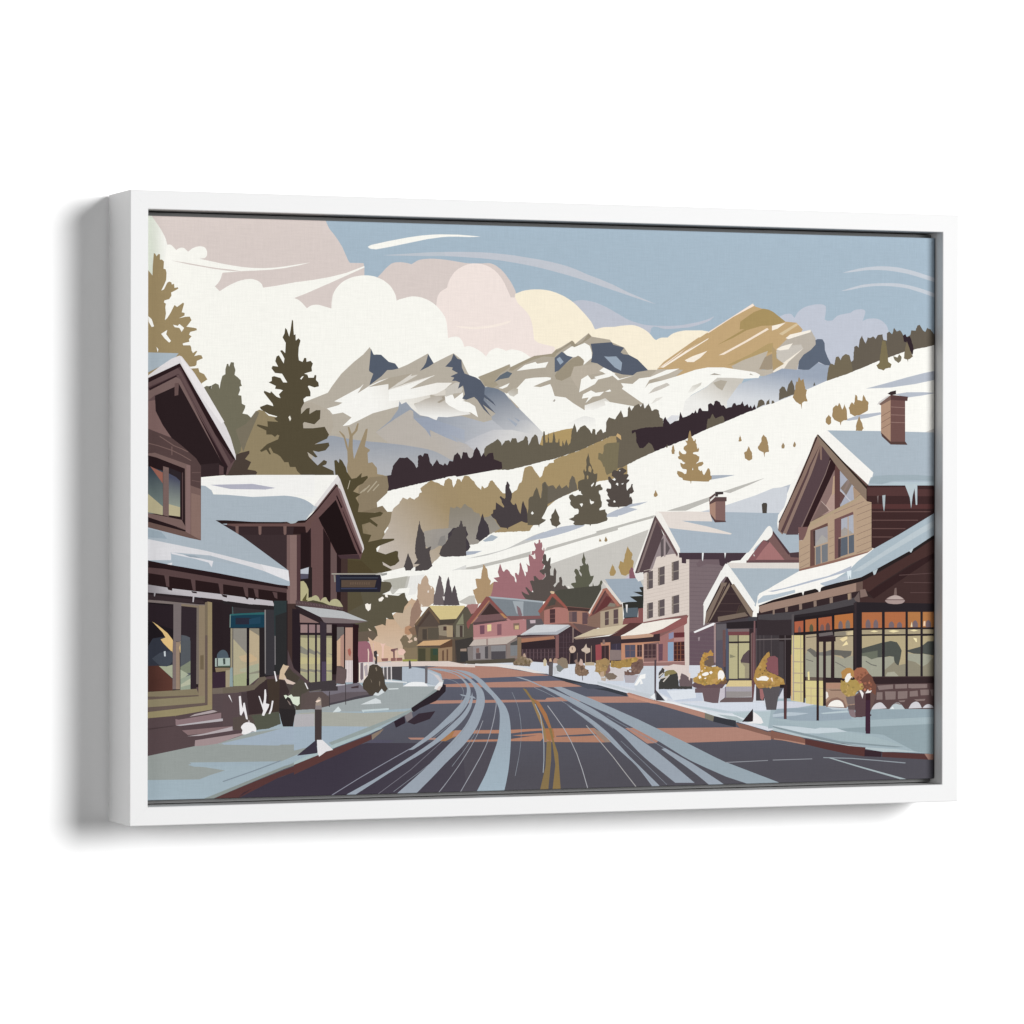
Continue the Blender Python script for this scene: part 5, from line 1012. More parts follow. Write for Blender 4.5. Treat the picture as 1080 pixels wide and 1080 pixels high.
138,119,108 8075,2074 45,7 3,-68 -43,-9
162,140,118 8075,2074 34,6 -5,-67 -24,-9
119,100,96 8658,2131 22,5 6,-84 -38,1
167,147,143 8538,1990 21,24 12,10 33,16 45,12 15,1 16,-1 17,-3 29,-10 37,-21 24,-30 -21,-19 -14,-7 -18,-4 -47,-5 -46,1 -46,5 -18,4 -16,8
103,83,82 8544,2007 241,-2 0,-8 -241,2
183,166,161 8566,2009 54,34 44,8 49,-9 50,-34
40,34,37 7388,1811 760,70 23,-996 -583,40 -198,-6
90,84,86 7388,1849 29,5 1,-858 -29,0
170,96,71 7423,1770 108,10 0,-124 -107,-6
173,108,72 7556,1789 135,14 0,-139 -134,-8
169,97,69 7716,1807 163,18 4,-150 -165,-9
179,113,67 7913,1835 229,22 1,-163 -230,-11
118,88,82 7468,1653 -1,37 9,24 9,6 8,-7 9,-23 0,-38
92,90,69 7606,1660 -1,31 1,14 5,17 7,12 12,8 11,-8 7,-13 5,-16 1,-30 -1,-16
120,92,90 7738,1669 0,39 12,24 12,7 12,-7 7,-11 5,-14 1,-12 -1,-26
106,81,79 7806,1672 -1,32 1,14 6,16 7,12 13,9 13,-9 7,-12 6,-17 1,-30 -1,-15
117,102,107 7962,1686 -1,34 1,15 5,18 8,14 13,8 13,-9 7,-13 6,-18 1,-15 -1,-35
118,112,110 8050,1691 -2,39 1,12 7,19 7,13 15,9 14,-9 8,-14 6,-19 1,-24 -1,-27
213,200,143 7413,1612 115,8 1,-723 -115,2
177,163,136 7557,1629 134,10 1,-502 -134,-46
108,100,100 7721,1637 167,18 11,-36 -178,-18
65,52,58 7716,1601 200,14 0,-73 -200,3
177,163,136 7721,1545 54,-1 1,-418 -54,1
177,163,136 7808,1542 67,3 0,-421 -67,1
177,163,136 7913,1650 230,16 1,-556 -230,4
138,130,117 7913,1648 138,8 5,-42 -143,-11
205,189,153 8072,1648 71,14 0,-54 -71,-4
159,157,141 7557,1401 30,58 105,-89 0,-243 -134,2
110,107,101 7571,1454 48,24 54,-30 18,-19 1,-54 -29,5 -54,50
110,107,101 7565,1349 86,-26 2,8 -86,25
159,157,141 7722,1418 54,0 0,-292 -54,1
159,157,141 7808,1393 67,-1 0,-268 -67,1
123,121,115 7722,1428 54,4 0,-43 -54,5
111,109,105 7808,1437 67,18 0,-63 -67,-4
159,157,141 7914,1387 105,-31 124,28 1,-274 -230,4
104,102,96 7914,1455 105,-11 108,-7 -11,-48 -76,-33 -43,30 -83,10
119,117,110 7919,1314 65,-30 65,-35 5,8 -65,35 -65,31
241,223,174 8008,1493 54,57 21,-39
230,211,164 7975,1571 97,38 1,-39 -55,-29
40,34,37 7558,1622 134,10 -2,15 -134,-10
73,61,63 7566,1591 125,7 0,7 -126,-6
40,34,37 7914,1594 229,9 0,10 -230,-9
40,34,37 7556,1158 589,-24 0,-54 -335,5 -253,29
104,91,83 7562,1155 210,-6 0,-34 -210,1
212,199,143 7391,1621 140,-2 1,-743 -150,25
177,159,138 7400,1469 127,-5 0,11 -126,6
177,159,138 7400,1324 127,-6 0,12 -126,5
177,159,138 7401,1198 126,-6 1,12 -127,5
177,159,138 7401,1091 126,-6 1,12 -127,6
177,159,138 7401,994 127,-6 0,12 -127,6
167,155,148 7403,1620 2,-717 15,0 -2,717
183,171,137 7492,1619 6,-732 13,0 -6,732
212,172,128 7384,1407 11,0 1,-504 -14,0
212,199,143 7557,1116 215,-4 4,-279 -214,33
189,169,140 7562,1032 210,-9 0,8 -210,9
189,169,140 7562,945 210,-10 0,8 -210,10
195,174,140 7622,1045 1,-195 8,0 0,195
195,174,140 7730,1043 0,-194 9,-1 0,195
230,217,160 7583,1211 22,9 5,-97 -21,0
166,138,120 7810,1095 368,-11 0,-273 -368,22
175,136,116 7810,1085 216,-3 0,-63 -216,8
121,97,84 7842,1012 184,-1 -22,-13 -129,2
233,227,218 7808,993 23,-10 11,-49 -34,-28
137,109,97 7810,867 65,47 75,13 76,-35 44,-89 -260,20
243,239,233 7832,827 22,34 10,9 12,8 14,7 28,9 18,2 19,0 17,-3 16,-7 15,-11 12,-12 7,-11 13,-38
51,39,41 7529,1619 28,0 -5,-746 -20,0
51,39,41 7693,1617 32,0 -1,-945 -30,0
51,39,41 7773,1543 36,0 1,-710 -36,0
51,39,41 7873,1557 36,-1 1,-458 -41,1
51,39,41 7722,1602 205,-2 1,-54 -205,-2
51,39,41 7810,1139 216,-11 0,-41 -216,3
173,108,72 8252,1865 248,0 1,-175 -249,0
173,108,72 8535,1866 259,-1 0,-174 -258,0
174,119,74 8823,1865 157,-2 1,-171 -157,-1
174,119,74 9010,1863 141,-1 1,-172 -142,1
117,102,107 8298,1692 -1,41 1,12 7,19 8,14 15,10 16,-10 8,-14 7,-20 1,-25 -1,-28
117,102,107 8395,1691 -1,40 1,12 6,19 9,13 14,10 15,-10 8,-14 7,-19 1,-25 -1,-27
117,102,107 8586,1693 -1,20 1,18 7,13 9,10 17,7 16,-7 9,-10 8,-14 1,-18 -1,-20
117,102,107 8689,1692 -1,18 1,16 6,13 9,9 15,6 16,-6 8,-10 7,-12 1,-17 -1,-18
117,102,107 8882,1693 -1,30 1,13 7,16 9,11 17,8 16,-8 9,-12 8,-16 1,-13 -1,-30
117,102,107 9047,1692 -1,31 1,13 7,16 9,12 17,8 16,-8 10,-12 7,-17 1,-28 -1,-16
233,216,176 8857,1698 16,59 9,-59
233,201,168 9016,1706 5,54 22,0 0,-54
167,154,127 8252,1670 249,0 0,-52 -248,0
167,154,127 8536,1672 258,-1 0,-53 -258,0
167,154,127 8824,1671 157,-2 0,-51 -157,0
167,154,127 9011,1669 141,-2 0,-49 -141,2
234,220,174 8354,1652 49,12 54,-13 -54,-9
234,220,174 8577,1654 66,12 77,-14 -77,-16
234,220,174 8851,1657 50,11 49,-12 -49,-10
179,165,132 8253,1602 248,2 1,-455 -249,4
179,165,132 8536,1599 258,1 1,-456 -258,4
179,165,132 8824,1595 157,3 1,-457 -157,3
179,165,132 9011,1593 141,3 1,-457 -141,2
80,83,78 8253,1465 248,61 0,-162 -54,-4 -76,-19 -66,35 -52,4
106,110,97 8253,1411 194,27 0,-78 -76,-19 -66,35 -52,4
80,83,78 8536,1530 74,14 77,-16 33,-44 27,-50 -16,-88 -22,-78 -43,11 -23,88 -43,6 -64,-9
160,160,144 8253,1380 52,-4 66,-35 76,19 54,4 1,-215 -249,4
160,160,144 8536,1364 75,5 38,-2 6,-59 -77,-58 -41,-28
142,136,118 8537,1222 118,86 43,-40 97,18 0,-142 -258,4
168,166,149 8546,1148 21,44 88,8 55,-54
104,104,97 8297,1319 72,-41 66,-16 2,10 -64,15 -70,40
79,82,79 8824,1438 157,37 0,-83 -85,6 -72,21
79,82,79 9011,1490 60,43 81,2 0,-160 -80,11 -61,10
160,160,144 8824,1404 72,-9 85,-5 1,-126 -64,40 -94,21
160,160,144 9011,1393 83,-12 44,-31 -66,-67 -61,-29
142,136,118 8824,1325 94,-21 64,-45 0,-118 -157,3
142,136,118 9011,1254 61,29 80,77 1,-221 -141,2
240,227,180 8890,1575 44,-6 5,-44 -16,5
40,34,37 8253,1608 248,1 0,13 -249,-1
90,71,71 8247,1083 964,-5 1,-305 -964,17
133,116,113 8443,1046 197,11 0,-48 -175,-12
133,116,113 8667,1057 148,3 0,-49 -148,-1
133,116,113 8831,1059 237,-4 0,-44 -187,-2 -49,6
133,116,113 8438,973 71,0 0,-82 -76,-1
133,116,113 8539,981 136,-2 -4,-89 -124,-2
133,116,113 8700,978 121,3 -3,-83 -118,-6
133,116,113 8848,976 99,8 6,-64 -105,-3
133,116,113 8980,993 110,0 0,-61 -104,-3
133,116,113 9107,991 82,8 1,-78 -67,1
133,116,113 8706,875 87,3 -11,-19 -54,1
133,116,113 8903,886 143,3 -11,-20 -99,-3
53,40,42 8236,1152 975,-10 0,-79 -975,1
75,61,60 8236,1143 975,-10 0,8 -975,10
207,205,210 8367,783 32,42 12,11 13,9 14,7 27,8 16,0 14,-3 14,-8 27,-25 28,-32
207,205,210 8832,785 28,42 10,11 13,9 14,7 15,5 13,2 16,-2 15,-7 13,-11 9,-11 8,-13 14,-29
207,205,210 9008,788 25,23 13,9 15,6 15,3 14,0 16,-5 16,-7 13,-9 16,-22
185,196,200 8591,779 36,42 13,11 28,16 14,6 13,2 15,-3 14,-7 15,-11 12,-11 39,-46
137,123,121 8640,832 55,24 44,-21 5,-10 -60,16
230,235,236 8607,789 33,24 11,-30
102,81,78 8160,938 12,5 15,17 8,3 15,14 28,19 9,9 17,8 10,2 16,6 14,9 14,3 19,7 4,4 19,4 12,11 17,3 43,-30 -3,-18 3,-11 -2,-15 1,-19 -2,-33 -6,-31 -8,-6 -7,-18 -2,-14 -7,-12 -5,-18 -12,-24 -7,-26 -8,-11 -10,-27 -24,-16 -14,-14 -6,-2 -16,-11 -32,-2 -11,-5 -48,2 -21,-1 -11,-4 -3,12 0,31 -2,12 4,20 -4,7 1,22 -1,21 -4,14 0,19 -5,28 6,26
121,107,104 8054,930 13,3 33,-2 13,5 17,-3 33,5 3,-15 -2,-13 2,-17 -3,-9 5,-19 -2,-15 -14,0 -20,-3 -10,0 -29,-5 -19,0 0,15 -11,26 -1,17 -6,18
105,91,90 8074,833 33,4 13,-4 13,7 18,-2 15,3 4,-26 -3,-17 2,-16 -64,-4 -15,-4 -5,16 -4,26
135,117,121 8085,789 17,-1 13,-3 17,1 34,-4 -1,-16 3,-14 6,-9 -1,-16 4,-31 -16,1 -33,8 -15,11 -12,19 -7,17 0,13 -7,11
90,70,74 8163,938 18,5 8,-1 22,2 12,7 24,7 16,0 33,7 -3,-13 2,-13 0,-31 5,-18 -5,-8 3,-32 -1,-18 1,-21 -1,-15 3,-20 -2,-10 2,-18 -2,-14 2,-12 -3,-16 -17,-2 -11,2 -17,-6 -16,1 -16,-2 -30,2 -16,-5 3,18 -5,13 2,37 -3,16 -5,16 1,16 4,15 -2,10 -2,29 1,12 -5,17 -1,29
158,104,81 8138,1202 13,13 24,17 17,18 16,-1 39,5 14,-1 26,-12 14,-2 38,-50 -13,-8 -14,-21 -8,-8 -49,-22 -16,-14 -34,-13 -12,-9 -21,26 -5,9 -10,10 -8,14 -3,20 -5,11
116,78,66 8339,1189 11,-14 15,-10 13,-15 15,-30 2,-16 10,-13 4,-11 15,-17 8,-12 1,-19 -3,-10 -4,-37 2,-7 -4,-15 -2,-19 -13,5 -12,12 -16,11 -12,4 -13,8 -17,1 -19,-3 -26,5 -14,-2 -16,10 -3,8 -12,9 -13,13 -6,19 -7,13 -9,6 -1,16 -9,15 13,11 30,17 13,13 53,40 10,4
177,135,82 7997,1204 13,14 16,11 17,8 8,10 18,4 37,0 20,-10 4,-7 19,-12 1,-13 5,-11 -3,-17 5,-13 3,-15 -15,-3 -18,-13 -12,-3 -20,-9 -19,6 -20,1 -11,3 -20,-3 -17,4 -5,11 2,20 -8,24
172,146,86 7982,1029 7,19 -3,10 10,37 2,12 14,-3 36,-3 15,-5 19,9 15,0 10,7 21,3 21,0 11,5 22,-1 11,4 17,-32 5,-17 18,0 30,4 1,-19 8,-13 2,-22 -28,-11 -16,-10 -8,-2 -16,-9 -13,-5 -3,-10 -16,-15 -14,-24 -21,1 -33,-5 -14,0 -18,-4 -14,8 -25,18 -14,16 -12,8 -8,13 -12,25
186,157,95 8063,1025 5,8 10,4 12,-9 -6,-11 -14,3
186,157,95 8147,964 2,14 7,15 22,-9 -3,-14 -10,-14
193,162,105 8031,989 8,14 26,11 5,-27 -4,-22 -26,-2
168,141,79 8119,1094 -13,-1 -14,10 -5,10 16,10 17,0 -2,-12
193,162,105 8174,965 -4,-6 -15,-6 -6,9 6,13 10,-1
168,141,79 8178,970 -19,-10 -23,-7 -10,23 12,15 28,-8
186,157,95 8247,1072 11,-7 -4,-12 -15,-10 -12,14 -2,10 8,4
152,130,79 8024,1065 -3,13 10,4 8,-4 10,-8 -14,-12
193,162,105 8031,1114 18,3 13,-2 5,-11 -17,-4 -8,3
168,141,79 8228,1003 -2,18 11,10 24,-7 3,-15 -21,-9
186,157,95 8163,967 2,-14 -19,3 -6,5 -3,16 10,11 17,-4
168,141,79 8038,1066 -15,-9 -19,5 9,17 16,-3
186,157,95 8133,1000 -11,5 -1,7 1,12 11,-3 4,-12
193,162,105 8101,934 -8,-8 -8,11 -3,9 5,7 15,2 2,-11
168,141,79 8017,1070 9,12 13,-6 -1,-10 -9,-2
168,141,79 8232,1072 -11,-14 -13,-13 -18,13 -4,15 10,17
152,130,79 8150,1022 -14,2 -6,15 15,3 14,-2 6,-11
168,141,79 8092,1123 5,-11 1,-11 -13,-6 -12,10 4,17
152,130,79 8073,1072 15,-2 13,-9 1,-17 -38,3
152,130,79 8024,992 25,14 18,-11 -6,-21 -18,-2
152,130,79 8009,976 15,14 18,3 3,-21 -13,-4
186,157,95 8256,1033 -24,-9 -10,17 7,17 16,9 10,-16
186,157,95 8065,1081 -15,10 3,12 16,1 12,-12
152,130,79 8074,944 -4,-11 -11,4 -2,5 3,12 8,-3
193,162,105 8075,1033 -7,11 3,15 12,-4 2,-13
152,130,79 7995,1095 -4,7 4,14 14,-2 7,-6 3,-10 -8,-10
179,118,92 8255,1089 -10,-11 -16,-10 -19,16 16,19 12,-3
179,118,92 8363,1026 11,-12 -11,-10 -10,-2 -8,3 -11,11 14,15
134,87,68 8285,1180 -5,15 17,13 16,-17 -11,-19
179,118,92 8220,1117 3,-13 -13,-10 -14,11 2,15 11,11
134,87,68 8370,1059 -14,5 3,11 13,5 7,-4 4,-16
179,118,92 8280,992 -6,15 6,8 12,5 10,-5 4,-12 -14,-12
151,97,78 8286,1068 6,15 13,9 7,-12 -3,-19
134,87,68 8323,1038 0,-10 -20,5 3,12 10,1
151,97,78 8184,1174 9,-3 8,-8 -11,-6 -14,3 -3,10
151,97,78 8354,1054 4,9 7,1 8,-3 5,-7 -10,-10
151,97,78 8260,1028 -20,9 6,7 9,7 11,-6 -2,-9
151,97,78 8259,1201 19,1 11,-19 -18,-2 -13,4
134,87,68 8342,1111 13,-6 0,-10 -6,-11 -15,4
151,97,78 8211,1104 -10,11 6,11 8,2 12,-10 -3,-9
134,87,68 8249,1153 4,-5 8,-16 -15,-2 -16,0 -3,11 9,13
151,97,78 8359,998 2,-26 -30,5 -11,19 25,18
134,87,68 8211,1120 -19,-15 -13,19 7,18 18,-2
151,97,78 8294,1058 -20,14 -5,13 28,2 12,-10
134,87,68 8205,1159 15,-1 3,-20 -9,-11 -21,8 -5,11
134,87,68 8268,1179 0,-16 -10,-11 -16,9 4,12 8,7
151,97,78 8198,1197 16,-1 -3,-14 -13,-2 -4,9
134,87,68 8357,1021 -3,-15 -10,4 -15,10 14,11 14,-2
134,87,68 8228,1172 2,11 11,5 12,-5 0,-14
179,118,92 8341,1064 -10,21 13,5 14,-5 1,-9
240,238,234 8041,1135 32,49 38,9 6,-39 16,4 -54,-67 -27,0
238,234,232 8220,998 22,2 33,-34 -15,-61 -18,52
238,234,232 8296,965 33,44 11,-20 38,6 -22,-29
56,35,41 8300,965 58,4 1,-425 -62,1
56,35,41 8359,730 14,-5 -3,-13 -13,0
64,42,56 8300,889 59,-1 -1,-375 -57,1
60,44,47 7292,1079 43,0 -6,-383 -34,1
90,62,62 7303,924 29,0 -5,-228 -27,0
46,38,40 7197,1623 187,-2 -2,-621 -7,-77 -43,1 0,116 -102,2
69,63,66 7101,1566 117,-2 1,-513 -117,2
92,83,86 7304,1622 1,-543 10,0 -1,542
107,99,99 7101,1571 286,2 0,14 -286,-3
70,64,67 7234,1555 59,-1 1,-475 -59,1
57,43,45 7294,1079 41,0 -4,-155 -35,0
207,209,218 7241,954 48,87 3,-117 -62,1
65,59,62 6955,1626 282,-4 1,-542 -282,5
76,69,72 6956,1085 112,-31 -11,-150 -101,2
86,78,80 6956,1626 1,-541 8,0 0,540
86,78,80 6999,1625 1,-541 8,0 -1,541
86,78,80 7046,1625 1,-542 9,0 -1,541
86,78,80 7137,1623 1,-541 9,0 -1,541
116,107,107 6955,1572 283,4 -1,11 -282,-4
106,76,78 6904,1655 43,0 1,-512 -24,-236 -19,0
137,113,115 6928,1655 -4,-493 6,0 3,493
157,108,108 6999,1036 47,-1 11,-87 -21,-43 -27,24
90,85,88 7030,1054 214,7 5,-39 -26,-97 -21,-125 -118,2 -27,146
132,87,92 7073,1325 15,38 43,28 53,5 38,-25 6,-194 -54,20 -85,40
174,138,79 6924,1143 7,23 5,11 1,18 7,20 1,15 5,14 11,7 0,10 27,33 5,12 9,15 9,9 4,12 20,31 9,7 6,11 14,11 10,11 6,10 8,8 18,6 9,8 3,-16 6,-9 -2,-20 7,-9 -14,-4 -13,-14 -14,-5 -4,-25 -11,-28 3,-34 -4,-13 6,-31 16,-9 12,-3 13,-11 16,-3 28,-14 19,-3 39,-22 17,-5 10,-6 21,-9 6,-7 17,-8 5,-17 2,-15 9,-26 -28,-1 -31,2 -5,-19 -44,-3 -8,-3 -36,1 -6,-4 -30,3 -19,-2 -12,-4 -14,0 -30,-4 -34,0 -14,-5 -14,1 -9,13 -16,16 -7,15 -4,14 -5,6
166,127,77 6951,1123 16,-9 12,-1 46,-20 13,-1 15,5 22,0 9,8 14,-4 34,10 17,-3 12,-10 11,0 29,-14 16,-4 -16,-1 -16,-8 -16,-3 -9,-8 -11,-5 -29,-7 -19,2 -17,-2 -15,1 -15,-3 -13,0 -15,-3 -16,-1 -9,-2 -18,1 -11,14 -1,14 -7,14 -3,13 -10,15
183,148,88 7249,1159 9,-7 3,-11 -7,-5 -11,1 -4,5 1,6
187,154,95 6982,1287 20,11 15,-10 11,-20 -23,-11 -19,11
177,138,77 7102,1050 -8,-8 -13,5 3,14 7,5 15,-4
160,128,78 6966,1126 13,1 7,-12 -7,-7 -7,-3 -12,0 1,11
152,121,72 6978,1076 -6,-5 -10,-3 -6,9 7,8 5,3 6,-2
187,154,95 7185,1082 -17,-4 -21,8 -1,17 15,11 20,1 8,-13
183,148,88 7155,1089 -1,-9 -9,-9 -11,9 1,10 8,4
183,148,88 7220,1096 -22,2 -6,15 13,7 15,-4
160,128,78 6998,1111 -17,-7 -19,5 -7,13 13,7 17,6 18,-13
187,154,95 7144,1129 -11,8 -1,13 18,9 15,-13 -1,-17
152,121,72 7075,1133 1,11 6,11 13,0 4,-14 -6,-6
152,121,72 7085,1194 6,11 16,1 7,-5 -3,-12 -11,-5
160,128,78 7077,1314 -10,17 -2,12 20,10 13,-14 -6,-14
187,154,95 7237,1135 -15,-3 -13,6 12,7 13,-2
160,128,78 7052,1076 -19,-1 -10,13 7,11 25,-5
152,121,72 7207,1132 -10,13 -3,18 24,2 12,-21
152,121,72 7124,1122 -16,4 -1,16 16,4 15,-13
187,154,95 7100,1139 1,11 21,14 12,-18 -1,-16 -19,-9
187,154,95 6985,1201 -12,8 6,8 16,-2 2,-8
183,148,88 7164,1100 8,3 10,-5 4,-5 -8,-10 -16,7
177,138,77 6965,1075 10,8 10,-8 1,-8 -9,-2 -8,3
187,154,95 7132,1035 -21,17 11,19 20,0 9,-16
152,121,72 7076,1255 13,-12 6,-18 -17,-13 -12,11 -13,17
152,121,72 7085,1067 -15,-21 -20,3 -3,17 11,16
152,121,72 7074,1351 -7,-10 -12,-6 -11,10 6,10 12,5
177,138,77 7249,1100 12,12 11,-16 -6,-19 -16,6
183,148,88 7264,1131 13,2 7,-4 -1,-10 -12,-1 -11,5
187,154,95 6999,1192 12,15 19,-15 -8,-26 -24,8
183,148,88 7002,1304 3,13 18,2 2,-13 -7,-11
160,128,78 7144,1067 -1,10 18,-1 4,-6 1,-9 -18,-9
160,128,78 7273,1121 10,2 5,-2 5,-10 -11,-7
160,128,78 7013,1199 9,-9 -21,-19 -12,9 -4,18 13,7
177,138,77 7281,1101 -16,14 9,14 20,-3 -2,-13
177,138,77 6972,1205 -9,12 10,9 12,2 10,-13 -9,-7
160,128,78 7030,1137 12,17 22,-7 -4,-20 -17,-10
160,128,78 7085,1102 -5,-10 -7,3 -9,7 12,7
187,154,95 7251,1108 -5,19 12,17 15,-2 8,-17 2,-11 -19,-14
152,121,72 7060,1118 -7,22 15,3 16,1 -2,-20 -8,-7
187,154,95 7061,1173 -9,-1 -10,6 4,10 12,1 9,-8
152,121,72 7093,1187 10,17 13,-1 6,-14 -12,-10
177,138,77 7061,1285 -2,12 15,4 11,-5 1,-8 -2,-11 -12,-1
183,148,88 7048,1075 -10,-6 -10,1 -3,13 10,2 11,-3
183,148,88 7104,1109 -12,0 -2,13 10,9 14,-6 -2,-9
183,148,88 7047,1080 6,-8 0,-8 -11,-2 -9,7 5,8
152,121,72 7192,1135 -9,13 17,12 15,-14 -10,-11
152,121,72 7142,1072 -17,-11 -25,-2 1,21 24,9
120,98,65 6993,1248 26,14 -10,-33
120,98,65 7046,1238 21,9 -5,-29
120,98,65 7025,1209 26,5 -21,-24
243,239,234 6956,1157 26,-5 43,23 53,0 38,-25 -27,-29 -64,6 -53,1
239,216,197 7132,1150 21,9 11,-49 -16,10
215,196,146 6632,1133 271,-4 0,-68 -313,6
166,161,169 6590,1067 313,-4 0,-55 -313,4
150,144,143 6590,1014 313,-6 0,-58 -313,-6
125,116,128 6580,1062 12,4 4,-130 -21,1
107,92,93 6527,914 48,31 328,1 16,-15 0,-39 -402,3
199,192,200 6527,1044 53,8 0,-96 -69,-52
102,82,86 6190,1097 31,28 169,-31 200,35 21,-5 -63,-76 -295,5 -53,15
109,90,94 6221,1053 90,4 216,-4 -26,-165 -64,1 -105,21 -21,94 -89,1
174,138,79 6279,1336 6,-27 -5,-16 9,-28 0,-11 -12,-25 -3,-11 -6,-12 -9,-9 -6,-24 14,10 9,9 39,22 18,18 11,9 25,11 11,16 9,9 11,7 -15,8 -25,3 -29,11 0,29 -5,19
111,93,83 6326,1364 10,8 18,7 23,12 12,10 30,-4 13,-7 15,1 -4,-9 5,-18 -3,-15 1,-11 4,-13 2,-13 -2,-12 -12,0 -17,-6 -11,-7 -21,-1 -29,13 -9,0 -14,7 -5,16 1,15
183,140,77 6279,1336 5,16 6,6 10,16 7,8 4,17 -2,11 8,8 9,17 0,11 20,-4 16,0 17,-2 19,23 12,10 8,-12 8,-17 18,-10 -5,-15 3,-13 -16,-1 -18,2 -19,-1 -13,-5 -11,-10 -28,-18 2,-16 -6,-10 -2,-41 6,-24 -25,-20 -23,-13 -4,14 -2,14 1,12 -3,15 0,16
177,144,83 6195,1164 11,3 16,10 17,3 24,12 8,13 15,9 26,23 25,35 13,1 12,8 27,5 15,0 13,3 16,-4 10,3 17,0 14,2 9,-6 48,-10 11,-5 6,-17 9,-8 12,-18 4,-24 9,-12 1,-16 8,-12 -1,-14 -12,-11 -13,-3 -11,-13 -17,-10 -25,-7 -42,-7 -15,2 -20,-3 -15,-5 -13,-1 -16,4 -10,-4 -18,-3 -10,2 -16,-4 -12,0 -26,14 -27,2 -15,3 -31,15 -20,2 -7,12 1,21
193,154,95 6432,1151 19,4 10,6 19,0 15,8 -2,-14 6,-16 2,-25 5,-12 -29,2 -35,-1 1,12 -10,19
157,133,78 6263,1134 16,1 27,-4 42,2 10,-12 14,-8 6,-12 12,-7 -13,2 -50,-11 -7,10 -13,6 -10,12 -13,3 -11,12
119,91,69 6557,1139 10,11 12,8 10,-7 11,-18 11,-9 -10,-13 -21,-20 -17,3 -11,-1 -19,5 -11,-1 -16,-5 -11,5 9,5 9,11 13,12
190,154,88 6498,1209 16,-7 12,-13 -14,-13 -18,9 -7,13
155,124,70 6248,1188 7,10 15,-7 -3,-10 -5,-4
155,124,70 6512,1204 13,0 6,-7 -3,-10 -15,-4
155,124,70 6403,1281 10,11 6,0 8,-7 -1,-7 -5,-8
190,154,88 6388,1108 -5,-12 -10,-2 -5,11 2,9 13,4
169,133,71 6558,1153 0,-9 -11,-5 -12,7 -2,6 6,6 10,0
190,154,88 6279,1190 -21,6 -6,20 25,3 13,-10
190,154,88 6237,1171 10,14 11,-2 8,-4 7,-9 -11,-11 -14,4
192,158,95 6357,1204 -11,-7 -19,7 22,23 9,-14
169,133,71 6296,1111 7,14 16,2 11,-9 -5,-12 -17,-8
169,133,71 6299,1201 -9,-2 -14,11 3,17 24,-7
192,158,95 6419,1142 9,10 14,-6 0,-13 -11,-10 -13,10
155,124,70 6386,1215 17,-1 4,-12 -26,-8 -6,17
192,158,95 6499,1170 -20,12 22,15 22,-5 -2,-20
169,133,71 6453,1152 -6,9 3,10 13,-4
169,133,71 6331,1137 -19,-18 -14,15 3,20 19,-2
192,158,95 6561,1126 -20,3 -6,20 8,23 18,0 13,-24
192,158,95 6400,1107 13,14 9,-15 -4,-20 -17,5
169,133,71 6377,1150 -16,-14 -11,9 -5,14 9,12 19,-7
190,154,88 6530,1201 -2,-18 -15,0 -12,14 15,10
182,143,77 6377,1260 9,-22 -16,-18 -16,16 5,27
190,154,88 6425,1115 8,3 5,-10 -4,-6 -11,0 -7,5
169,133,71 6313,1179 11,-11 -3,-17 -18,6 1,13
190,154,88 6492,1204 -21,3 -12,15 19,5 14,-7
155,124,70 6454,1268 -3,-12 -11,-7 -12,8 3,11 12,4
155,124,70 6475,1111 3,12 24,6 4,-23 -6,-13 -27,0
182,143,77 6348,1098 2,-10 -9,-9 -14,7 2,11 6,8 9,0
192,158,95 6293,1185 -1,-14 -20,-11 -24,30 20,14 16,-3
192,158,95 6362,1137 9,-5 5,-10 -3,-12 -16,-2 -4,13 -6,8
182,143,77 6512,1177 6,23 20,-3 11,-12 -13,-24
192,158,95 6284,1217 16,-2 16,-9 -3,-14 -18,-15 -12,6 -12,19
169,133,71 6308,1170 -1,23 21,1 12,-15 -15,-17
192,158,95 6282,1160 7,8 10,0 8,-9 -7,-10 -18,1
182,143,77 6325,1249 3,12 8,5 7,-9 -2,-8 -9,-5
190,154,88 6318,1087 -14,5 -6,12 13,6 9,6 7,-7 -2,-12
169,133,71 6349,1277 23,-4 1,-17 -13,-11 -15,15
169,133,71 6279,1137 -10,-11 -12,9 -2,14 18,4
190,154,88 6325,1237 -7,19 3,14 18,-6 5,-15
169,133,71 6425,1246 -2,15 19,10 16,-7 -1,-15 -16,-13
190,154,88 6229,1153 -4,-5 -11,1 -2,5 1,6 8,6 7,-6
155,124,70 6314,1149 25,-8 -12,-16 -14,-8 -7,18
182,143,77 6466,1232 -6,15 6,12 10,13 16,-7 -2,-17 -6,-11
192,158,95 6335,1219 18,7 15,-7 6,-18 -20,-2 -19,5
182,143,77 6405,1154 -1,6 6,5 12,-5 -3,-6
182,143,77 6483,1113 10,-13 -13,-9 -10,-1 -6,14 2,10
182,143,77 6377,1237 11,-8 -10,-15 -12,-4 -9,11 -1,9 6,11
190,154,88 6302,1255 17,10 14,-6 1,-15 -6,-13 -15,10
192,158,95 6476,1266 1,22 16,3 16,-15 -3,-12 -22,-6
169,133,71 6356,1142 11,-5 2,-9 -4,-7 -10,0 -6,10
192,158,95 6386,1178 9,12 14,-3 2,-13 -5,-6
193,154,86 6323,1338 -13,10 1,12 16,4 8,-13
166,130,67 6309,1331 14,6 15,-12 -13,-15 -17,7
193,154,86 6333,1399 -11,3 -7,7 9,6 8,2 9,-9
193,154,86 6312,1411 -3,8 7,7 9,-2 8,-5 -4,-10 -8,-9
193,154,86 6334,1424 -10,5 3,9 8,1 6,-2 2,-8
193,154,86 6294,1392 14,-2 14,-8 -9,-15 -13,-3
193,154,86 6400,1418 5,8 7,-1 4,-9 -3,-9 -11,2
